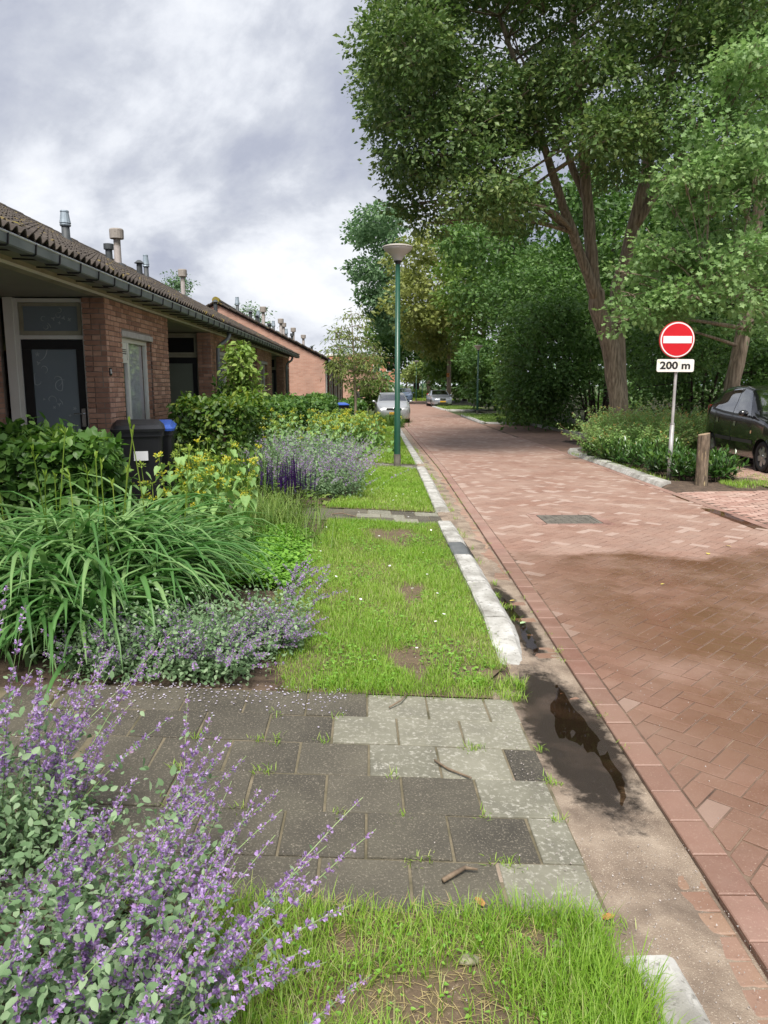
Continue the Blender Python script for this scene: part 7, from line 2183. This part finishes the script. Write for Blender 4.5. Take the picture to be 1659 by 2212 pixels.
for (x, y) in ((5.75, 17.4), (6.5, 17.3), (7.05, 17.9), (5.95, 18.3), (6.7, 18.5), (7.6, 18.9), (8.4, 19.0), (6.3, 19.2), (7.2, 19.6), (8.1, 19.9), (9.2, 19.4), (5.65, 16.4), (6.25, 16.5)):
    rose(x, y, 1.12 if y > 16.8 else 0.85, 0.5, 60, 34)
def laurel(x, y, h, n):
    t = thing('laurel_plant', 'low glossy laurel plant at the front of the shrub bed', 'shrub', (x, y, hz(x, y)), 0, 'laurel plants at the front of the bed')
    z0 = gz(y) + 0.05
    base = np.column_stack([x + rng.normal(size=n) * 0.06, y + rng.normal(size=n) * 0.06, np.full(n, z0)])
    d = nrm(np.column_stack([rng.normal(size=(n, 2)) * 0.55, np.ones(n)]))
    P = arcs(base, d, h * (0.6 + 0.5 * rng.random(n)), np.column_stack([np.zeros((n, 2)), 0.15 * np.ones(n)]))
    cs, cl = Cloud(), Cloud()
    stalks(cs, P, 0.006, 0.003)
    for k in range(13):
        tt = 0.25 + 0.74 * k / 12.0
        p, tan = along(P, np.full(n, tt)); sd = nrm(np.cross(tan, rdir(n)))
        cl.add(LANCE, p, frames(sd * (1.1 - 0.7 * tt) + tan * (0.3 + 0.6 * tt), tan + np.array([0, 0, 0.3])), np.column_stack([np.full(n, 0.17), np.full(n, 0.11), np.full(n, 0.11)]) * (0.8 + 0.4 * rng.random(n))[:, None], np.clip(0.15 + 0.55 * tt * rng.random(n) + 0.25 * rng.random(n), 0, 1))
    cs.build('stems', M['bark_dark'], t); cl.build('foliage', L_LAUREL, t)
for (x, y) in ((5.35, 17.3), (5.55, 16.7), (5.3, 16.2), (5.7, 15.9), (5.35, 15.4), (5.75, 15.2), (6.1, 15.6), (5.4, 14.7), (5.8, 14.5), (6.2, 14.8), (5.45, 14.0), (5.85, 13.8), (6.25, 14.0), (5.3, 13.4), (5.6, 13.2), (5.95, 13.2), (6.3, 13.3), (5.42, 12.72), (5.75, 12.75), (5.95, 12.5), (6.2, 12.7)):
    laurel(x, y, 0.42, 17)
# ---------------------------------------------------------------- grass
BARE = [(0.29, 7.89, 0.30, 0.42), (0.34, 5.64, 0.10, 0.30), (0.25, 4.2, 0.12, 0.24), (0.14, 1.69, 0.30, 0.13), (0.50, 1.93, 0.10, 0.06), (-0.05, 1.90, 0.08, 0.05), (0.60, 4.05, 0.12, 0.10)]
def lawn(label, x0f, x1f, y0, y1, n, h, w, edge=0.05, mat=L_GRASS, turf=True):
    if turf:
        sheet('turf', [x0f, lambda y: 0.5 * (x0f(y) + x1f(y)), x1f], lsp(y0, y1, 24), lambda x, y: hz(x, y) + 0.008, M['turf'])
    y = rng.uniform(y0, y1, n)
    a = np.array([x0f(v) for v in y]); b = np.array([x1f(v) for v in y])
    x = a + (b - a) * rng.random(n)
    x += rng.normal(size=n) * edge * 0.5; y += rng.normal(size=n) * edge * 0.5
    keep = np.ones(n, bool)
    for (cx, cy, rx_, ry_) in BARE:
        q = ((x - cx) / rx_) ** 2 + ((y - cy) / ry_) ** 2
        th_ = np.arctan2((y - cy) / ry_, (x - cx) / rx_)
        q = q * (1 + 0.35 * np.sin(3 * th_ + cx * 9) + 0.25 * np.sin(5 * th_ + cy * 7))
        keep &= rng.random(n) < np.clip((q - 0.35) / 1.25, 0.03, 1)
    # thin and thick patches
    f = np.sin(x * 5.1 + 2 * np.sin(y * 2.3)) * np.sin(y * 3.7 + x * 2.2)
    keep &= rng.random(n) < 0.80 + 0.25 * f
    x, y, f = x[keep], y[keep], f[keep]
    n = len(x)
    az = rng.random(n) * 2 * PI
    hh = h * (0.5 + 0.8 * rng.random(n)) * (1 + 0.25 * f)
    cl = Cloud()
    tone = np.clip(0.45 + 0.30 * rng.normal(size=n) + 0.15 * np.sin(x * 2.1 + y * 1.3), 0, 1)
    ribbons(cl, np.column_stack([x, y, hzv(x, y)]), az, hh, w * (0.7 + 0.6 * rng.random(n)), 1.25 + rng.normal(size=n) * 0.22, 0.35 + rng.normal(size=n) * 0.5, 4, 0, tone, 0, 1.2, 0.4)
    o = cl.build('grass', mat)
    tag(o, label, None, None, 'stuff')
def e1(y): return -0.42 - 0.18 * math.sin((y - 3.6) * 0.9) - 0.04 * (y - 3.8)
def f1(y): return kx(y) - 0.20 - (0.12 if y < 4.1 else 0)
lawn('mown grass of the near lawn between path and kerb', e1, f1, 3.70, 8.74, 105000, 0.056, 0.0028)
lawn('grass at the foot of the picture beside the slab path', lambda y: -0.52, lambda y: 0.70 if y > 1.85 else 0.76, 1.25, 2.06, 22000, 0.09, 0.0027, edge=0.035)
lawn('mown grass of the second lawn round the lamp post', lambda y: -0.15 - 0.42 * math.exp(-((y - 9.9) / 0.9) ** 2) - 0.1 * math.sin(y), lambda y: kx(y) - 0.20, 9.62, 15.16, 46000, 0.062, 0.0055)
lawn('mown grass of the third lawn running up to the parked car', lambda y: -0.05 - 0.15 * math.sin(y * 0.7), lambda y: kx(y) - 0.20, 16.08, 34.5, 52000, 0.075, 0.010)
# rough grass elsewhere
def tufts(label, boxes, n, h, w, mat=L_GRASS, zadd=0.0):
    cl = Cloud()
    for (x0, x1, y0, y1, k) in boxes:
        m = int(n * k)
        x, y = rng.uniform(x0, x1, m), rng.uniform(y0, y1, m)
        f = np.sin(x * 4.3 + y * 2.1) * np.sin(y * 3.1 - x)
        kp_ = rng.random(m) < 0.55 + 0.5 * f
        x, y = x[kp_], y[kp_]; m = len(x)
        ribbons(cl, np.column_stack([x, y, hzv(x, y) + zadd]), rng.random(m) * 2 * PI, h * (0.5 + 0.8 * rng.random(m)), w * (0.7 + 0.6 * rng.random(m)), 1.2 + rng.normal(size=m) * 0.25, 0.3 + rng.normal(size=m) * 0.5, 4, 0, None, 0, 1.2, 0.4)
    tag(cl.build('grass', mat), label, None, None, 'stuff')
tufts('rough grass at the edge of the shrub bed and car park', [(5.02, 5.35, 12.5, 18.5, 0.25), (5.9, 7.2, 11.65, 12.4, 0.35), (6.5, 7.1, 12.3, 16.5, 0.2), (6.6, 8.6, 11.7, 13.0, 0.10)], 9000, 0.085, 0.006, zadd=0.04)
tufts('grass of the verges along the far parking bays', [(5.95, 9.4, 37.4, 48, 0.55), (6.1, 9.0, 56.8, 67, 0.3), (8.1, 9.6, 21, 36, 0.35)], 26000, 0.11, 0.022, mat=L_MIX, zadd=0.06)
tufts('grass of the far lawn beyond the hatchback', [(5.2, 11, 88, 118, 1.0)], 9000, 0.2, 0.06, zadd=0.0)
# grass creeping over edges and growing in joints
cl = Cloud()
pts_ = []
for i in range(46):
    yy = random.uniform(2.1, 3.7); pts_.append((random.choice([0.755, 0.45, 0.15, -0.15, -0.45, -0.75]) + random.uniform(-0.05, 0.05), 2.05 + 0.275 * random.randrange(0, 7) + random.uniform(-0.01, 0.01), 0.035))
for i in range(60):
    yy = random.uniform(5, 22); pts_.append((kx(yy) + random.uniform(0.0, 0.05), yy, 0.05))
for i in range(40):
    yy = random.uniform(3, 20); pts_.append((sx(yy) + random.uniform(-0.01, 0.015), yy, 0.02))
for i in range(36): pts_.append((random.uniform(0.55, 0.85), random.uniform(3.68, 3.95), 0.06))
for (x, y, h_) in pts_:
    m = 16
    b = np.column_stack([x + rng.normal(size=m) * 0.018, y + rng.normal(size=m) * 0.02, np.zeros(m)]); b[:, 2] = hzv(b[:, 0], b[:, 1]) - 0.002
    ribbons(cl, b, rng.random(m) * 6.28, h_ * (0.5 + rng.random(m)), np.full(m, 0.0035), 1.0 + rng.normal(size=m) * 0.3, 0.2 + rng.normal(size=m) * 0.4, 4, 0, None, 0, 1.2, 0.3)
tag(cl.build('grass', L_GRASS), 'grass sprouting in the joints and along the kerb', None, None, 'stuff')
# clover leaves and dead thatch in the turf
cl = Cloud(); n = 5200
y = rng.uniform(3.75, 8.7, n); x = np.array([random.uniform(e1(v), f1(v)) for v in y])
f_ = np.sin(x * 6 + 1.5 * np.sin(y * 2.7)) * np.sin(y * 2.9 + x * 3) > 0.15
x, y = x[f_], y[f_]; n = len(x)
cl.add(HEART, np.column_stack([x, y, hzv(x, y) + 0.02 + 0.02 * rng.random(n)]), frames(rdir(n) * np.array([1, 1, 0.2]), np.tile([0, 0, 1.0], (n, 1)) + rng.normal(size=(n, 3)) * 0.3), 0.016 + 0.012 * rng.random(n), None)
n = 700
x, y = rng.uniform(-0.7, 0.7, n), rng.uniform(1.3, 2.0, n)
cl.add(HEART, np.column_stack([x, y, hzv(x, y) + 0.02 + 0.03 * rng.random(n)]), frames(rdir(n) * np.array([1, 1, 0.2]), np.tile([0, 0, 1.0], (n, 1)) + rng.normal(size=(n, 3)) * 0.3), 0.010 + 0.008 * rng.random(n), None)
tag(cl.build('clover_leaves', L_COVER), 'small clover and weed leaves among the grass', None, None, 'stuff')
cl = Cloud(); n = 5000
y = np.concatenate([rng.uniform(3.75, 8.7, n // 2), rng.uniform(1.3, 2.1, n // 2)]); x = np.where(np.arange(len(y)) < n // 2, rng.uniform(-0.5, 0.85, len(y)), rng.uniform(-0.6, 0.72, len(y)))
ribbons(cl, np.column_stack([x, y, hzv(x, y) + 0.012]), rng.random(len(x)) * 6.28, 0.03 + 0.04 * rng.random(len(x)), np.full(len(x), 0.0022), 0.25 + rng.normal(size=len(x)) * 0.2, -0.1 + rng.normal(size=len(x)) * 0.2, 4)
tag(cl.build('thatch', mk('thatch', ['#8a7a52', '#a99a6c', '#6f6238'], 40, 0.9)), 'dead straw coloured thatch between the grass blades', None, None, 'stuff')
# daisies
cl = Cloud(); n = 150
y = rng.uniform(4, 30, n); x = np.array([random.uniform(e1(v) if v < 8.7 else -0.1, kx(v) - 0.3) for v in y])
DISC = ([(math.cos(a), math.sin(a), 0) for a in [2 * PI * i / 7 for i in range(7)]], [tuple(range(7))])
cl.add(DISC, np.column_stack([x, y, hzv(x, y) + 0.055]), frames(rdir(n) * np.array([1, 1, 0.2]), np.tile([0, 0, 1.0], (n, 1)) + rng.normal(size=(n, 3)) * 0.2), 0.009 + 0.004 * rng.random(n), None)
tag(cl.build('daisies', M['sign_white']), 'tiny white daisies dotted over the lawns', None, None, 'stuff')
# fallen petals on the path below the low catmint
cl = Cloud(); n = 420
x = rng.uniform(-1.6, -0.1, n); y = 3.75 - np.abs(rng.normal(size=n)) * 0.16
cl.add(DISC, np.column_stack([x, y, hzv(x, y) + 0.0125]), frames(rdir(n) * np.array([1, 1, 0.1]), np.tile([0, 0, 1.0], (n, 1)) + rng.normal(size=(n, 3)) * 0.1), 0.0035 + 0.002 * rng.random(n), None)
tag(cl.build('fallen_petals', M['petal_dirt']), 'pale petals fallen on the slabs below the catmint', None, None, 'stuff')
# gravel grains washed over sand and slabs
cl = Cloud(); n = 5200
y = rng.uniform(1.6, 7.0, n); x = np.where(rng.random(n) < 0.75, rng.uniform(0.62, 1.25, n), rng.uniform(-0.6, 3.2, n))
_k = ~(((x > 0.72) & (x < 1.25) & (y > 2.5) & (y < 4.2)) | ((x > 0.98) & (x < 1.22) & (y > 4.2) & (y < 6.1)))
x, y = x[_k], y[_k]; n = len(x)
TET = ([(0, 0, 1), (0.9, 0, -0.3), (-0.5, 0.8, -0.3), (-0.5, -0.8, -0.3)], [(0, 1, 2), (0, 2, 3), (0, 3, 1)])
cl.add(TET, np.column_stack([x, y, hzv(x, y) + np.where(x < 0.78, 0.012, np.where(x < 1.15, -0.001, 0.002))]), frames(rdir(n), rdir(n)), 0.0016 + 0.003 * rng.random(n) ** 3, None)
tag(cl.build('grit', M['vent_pale']), 'grit scattered over sand, slabs and bricks', None, None, 'stuff')
# ---------------------------------------------------------------- small things lying about
def stick(label, pts, r, br=None):
    t = thing('twig', label, 'twig', pts[0], 0, None)
    mb = MB(); mb.tube(pts, [r, r * 1.05, r * 0.85, r * 0.7][:len(pts)], 7); mb.build('stem', M['stick'], t, smooth=True)
    if br:
        mb = MB(); mb.tube(br, [r * 0.8, r * 0.45], 6); mb.build('side_shoot', M['stick'], t, smooth=True)
def gp(x, y, z=0.012): return (x, y, hz(x, y) + z)
stick('pale forked twig lying on the nearest dark slabs', [gp(0.245, 2.20, 0.02), gp(0.285, 2.235, 0.02), gp(0.33, 2.27, 0.022)], 0.008, [gp(0.325, 2.265, 0.022), gp(0.368, 2.262, 0.02)])
stick('thin dark twig across the pale slabs', [gp(0.29, 3.0, 0.018), gp(0.34, 2.93, 0.018), gp(0.43, 2.86, 0.018)], 0.005)
stick('short bent twig on the far row of slabs', [gp(0.11, 3.52, 0.018), gp(0.17, 3.58, 0.03), gp(0.21, 3.69, 0.02)], 0.004)
stick('dark bent twig on the second path', [gp(-0.42, 9.05, 0.02), gp(-0.3, 9.1, 0.03), gp(-0.12, 8.95, 0.02)], 0.007)
def pebble(label, x, y, r, z):
    t = thing('stone', label, 'stone', (x, y, hz(x, y) + z))
    V, F = [], []
    for i in range(7):
        a = PI * i / 6
        for k in range(10):
            b = 2 * PI * k / 10
            j = 1 + 0.16 * math.sin(3 * b + i) + 0.1 * math.cos(2 * a + b)
            V.append((x + r * 1.35 * j * math.sin(a) * math.cos(b), y + r * j * math.sin(a) * math.sin(b), hz(x, y) + z + r * 0.6 * math.cos(a) * j))
    for i in range(6):
        for k in range(10): F.append((i * 10 + k, i * 10 + (k + 1) % 10, (i + 1) * 10 + (k + 1) % 10, (i + 1) * 10 + k))
    mb = MB(); mb.add(V, F); mb.build('pebble', M['stone'], t, smooth=True)
pebble('flat greenish stone in the bare patch of the nearest grass', 0.285, 1.86, 0.022, 0.02)
pebble('small grey stone at the edge of the nearest grass', 0.555, 1.93, 0.016, 0.02)
def fallen(label, x, y, s, mat, az, z=0.01):
    cl = Cloud()
    cl.add(LEAF4, np.array([[x, y, hz(x, y) + z]]), frames(np.array([[math.cos(az), math.sin(az), 0.1]]), np.array([[0.1, 0.1, 1.0]])), np.array([s]), np.array([0.5]))
    o = cl.build('fallen_leaf', mat)
    return tag(o, label, 'leaf')
fallen('brown dead leaf at the grass edge on the nearest slabs', 0.36, 2.08, 0.05, M['deadleaf'], 2.0, 0.02)
fallen('pale green leaf floating in the gutter puddle', 1.07, 5.0, 0.06, M['greenleaf'], 0.6, 0.004)
fallen('yellow leaf on the wet bricks at the puddle head', 1.10, 5.55, 0.05, M['yellowleaf'], 0.2, 0.006)
fallen('yellow leaf on the wet road brick field near the manhole', 3.35, 7.1, 0.07, M['yellowleaf'], 1.2, 0.006)
fallen('yellow leaf on the wet road at the picture edge', 3.75, 7.45, 0.07, M['yellowleaf'], 2.4, 0.006)
fallen('small yellow leaf in the middle of the brown wet patch', 2.45, 6.0, 0.045, M['yellowleaf'], 0.4, 0.006)
fallen('orange brown curled leaf on the sand by the near kerb', 0.72, 2.05, 0.05, M['deadleaf'], 0.3, 0.012)
# nest boxes on the far trunks
for (x, y, z, s, lab) in ((8.40, 77.6, 2.55, 0.42, 'orange nest box on the far linden trunk'), (10.45, 68.6, 2.35, 0.34, 'nest box on the trunk behind the farther lamp post')):
    t = thing('nest_box', lab, 'nest box', (x, y, z))
    mb = MB(); mb.box((x, y, z), (s * 0.6, s * 0.5, s * 0.8)); mb.build('box', M['birdbox'], t)
    mb = MB(); mb.box((x, y - 0.03, z + s * 0.45), (s * 0.75, s * 0.7, s * 0.08), tilt=Matrix.Rotation(0.2, 3, 'X')); mb.build('roof', M['birdbox'], t)
    mb = MB(); mb.lathe([(s * 0.09, 0), (s * 0.09, 0.01)], (x, y - s * 0.25 - 0.012, z + s * 0.12), 10, 'Y'); mb.build('hole', M['ink'], t)

# ---------------------------------------------------------------- person standing in a front garden
def person(x, y, z, rz):
    t = thing('person', 'person in a dark jacket standing behind the low hedge, head bowed', 'person', (x, y, z), rz)
    W = WM[t.name]
    J = {'pelvis': (0, 0, 0.95, 0.145), 'waist': (0, 0.0, 1.10, 0.13), 'chest': (0, 0.03, 1.30, 0.155), 'shoulders': (0, 0.05, 1.43, 0.11), 'neck': (0, 0.09, 1.52, 0.055), 'jaw': (0, 0.13, 1.59, 0.075), 'skull': (0, 0.135, 1.68, 0.098), 'crown': (0, 0.13, 1.75, 0.06)}
    E = [('pelvis', 'waist'), ('waist', 'chest'), ('chest', 'shoulders'), ('shoulders', 'neck'), ('neck', 'jaw'), ('jaw', 'skull'), ('skull', 'crown')]
    for n_, sg_ in (('l', -1), ('r', 1)):
        J.update({n_ + 'sh': (sg_ * 0.19, 0.04, 1.41, 0.075), n_ + 'el': (sg_ * 0.25, 0.06, 1.13, 0.055), n_ + 'wr': (sg_ * 0.12, 0.32, 1.12, 0.036), n_ + 'ha': (sg_ * 0.09, 0.40, 1.13, 0.032),
                  n_ + 'hip': (sg_ * 0.095, 0, 0.88, 0.10), n_ + 'kn': (sg_ * 0.10, 0.02, 0.49, 0.07), n_ + 'an': (sg_ * 0.10, -0.01, 0.09, 0.05), n_ + 'to': (sg_ * 0.115, 0.17, 0.045, 0.045)})
        E += [('shoulders', n_ + 'sh'), (n_ + 'sh', n_ + 'el'), (n_ + 'el', n_ + 'wr'), (n_ + 'wr', n_ + 'ha'), ('pelvis', n_ + 'hip'), (n_ + 'hip', n_ + 'kn'), (n_ + 'kn', n_ + 'an'), (n_ + 'an', n_ + 'to')]
    names = list(J)
    me = bpy.data.meshes.new('body')
    me.from_pydata([J[k][:3] for k in names], [(names.index(a), names.index(b)) for a, b in E], [])
    o = bpy.data.objects.new('tmp', me); COL.objects.link(o)
    md = o.modifiers.new('skin', 'SKIN')
    for i, k in enumerate(names):
        sv = me.skin_vertices[0].data[i]; sv.radius = (J[k][3], J[k][3] * (0.78 if k in ('pelvis', 'waist', 'chest') else 1)); sv.use_root = (k == 'pelvis')
    o.modifiers.new('sub', 'SUBSURF').levels = 2
    dg = bpy.context.evaluated_depsgraph_get()
    m2 = bpy.data.meshes.new_from_object(o.evaluated_get(dg)); bpy.data.objects.remove(o)
    m2.materials.clear()
    for m_ in (M['jacket'], M['skin'], M['trim_dark']): m2.materials.append(m_)
    for p in m2.polygons:
        c = p.center
        p.material_index = 1 if (c.z > 1.50 or c.y > 0.33) else (2 if c.z < 0.86 else 0)
        p.use_smooth = True
    put('body', m2, t, mtx=W)
    def part(nm, mb, mat):
        mb.V = [tuple(W @ Vector(v)) for v in mb.V]; mb.build(nm, mat, t, True)
    mb = MB()
    V_, F_ = [], []
    for i in range(7):
        a = 0.55 * PI * i / 6
        for k in range(14):
            b = 2 * PI * k / 14
            V_.append((0.098 * math.sin(a) * math.cos(b), 0.118 + 0.112 * math.sin(a) * math.sin(b) - 0.012, 1.685 + 0.115 * math.cos(a) - (0.03 if math.sin(b) < 0 else 0)))
    for i in range(6):
        for k in range(14): F_.append((i * 14 + k, i * 14 + (k + 1) % 14, (i + 1) * 14 + (k + 1) % 14, (i + 1) * 14 + k))
    mb.add(V_, F_); part('hair', mb, M['hair'])
    mb = MB(); mb.tube([(0, 0.225, 1.675), (0, 0.248, 1.64), (0, 0.228, 1.63)], [0.010, 0.016, 0.012], 7); part('nose', mb, M['skin'])
    for sg_ in (-1, 1):
        mb = MB(); mb.lathe([(0.004, -0.012), (0.022, 0), (0.004, 0.012)], (sg_ * 0.098, 0.125, 1.65), 8, 'X'); part('ear', mb, M['skin'])
        mb = MB(); mb.lathe([(0.002, 0.0), (0.010, 0.004), (0.002, 0.010)], (sg_ * 0.034, 0.218, 1.672), 8, 'Y'); part('eye', mb, M['ink'])
        mb = MB()
        for f, (ln, ox) in enumerate(((0.065, -0.03), (0.075, -0.01), (0.07, 0.01), (0.055, 0.03))):
            hx, hy, hzz = sg_ * 0.09 + ox, 0.42, 1.13
            mb.tube([(hx, hy, hzz), (hx, hy + ln * 0.5, hzz + 0.012), (hx - sg_ * 0.01, hy + ln * 0.75, hzz - 0.02)], [0.009, 0.009, 0.007], 6)
        mb.tube([(sg_ * 0.06, 0.39, 1.14), (sg_ * 0.035, 0.42, 1.15), (sg_ * 0.03, 0.45, 1.145)], [0.011, 0.010, 0.008], 6)
        part('fingers', mb, M['skin'])
    mb = MB(); mb.tube([(-0.03, 0.226, 1.607), (0.03, 0.226, 1.607)], 0.005, 6); part('mouth', mb, M['sign_rim'])
person(-0.50, 42.2, hz(-0.5, 42.2) + 0.0, -1.3)
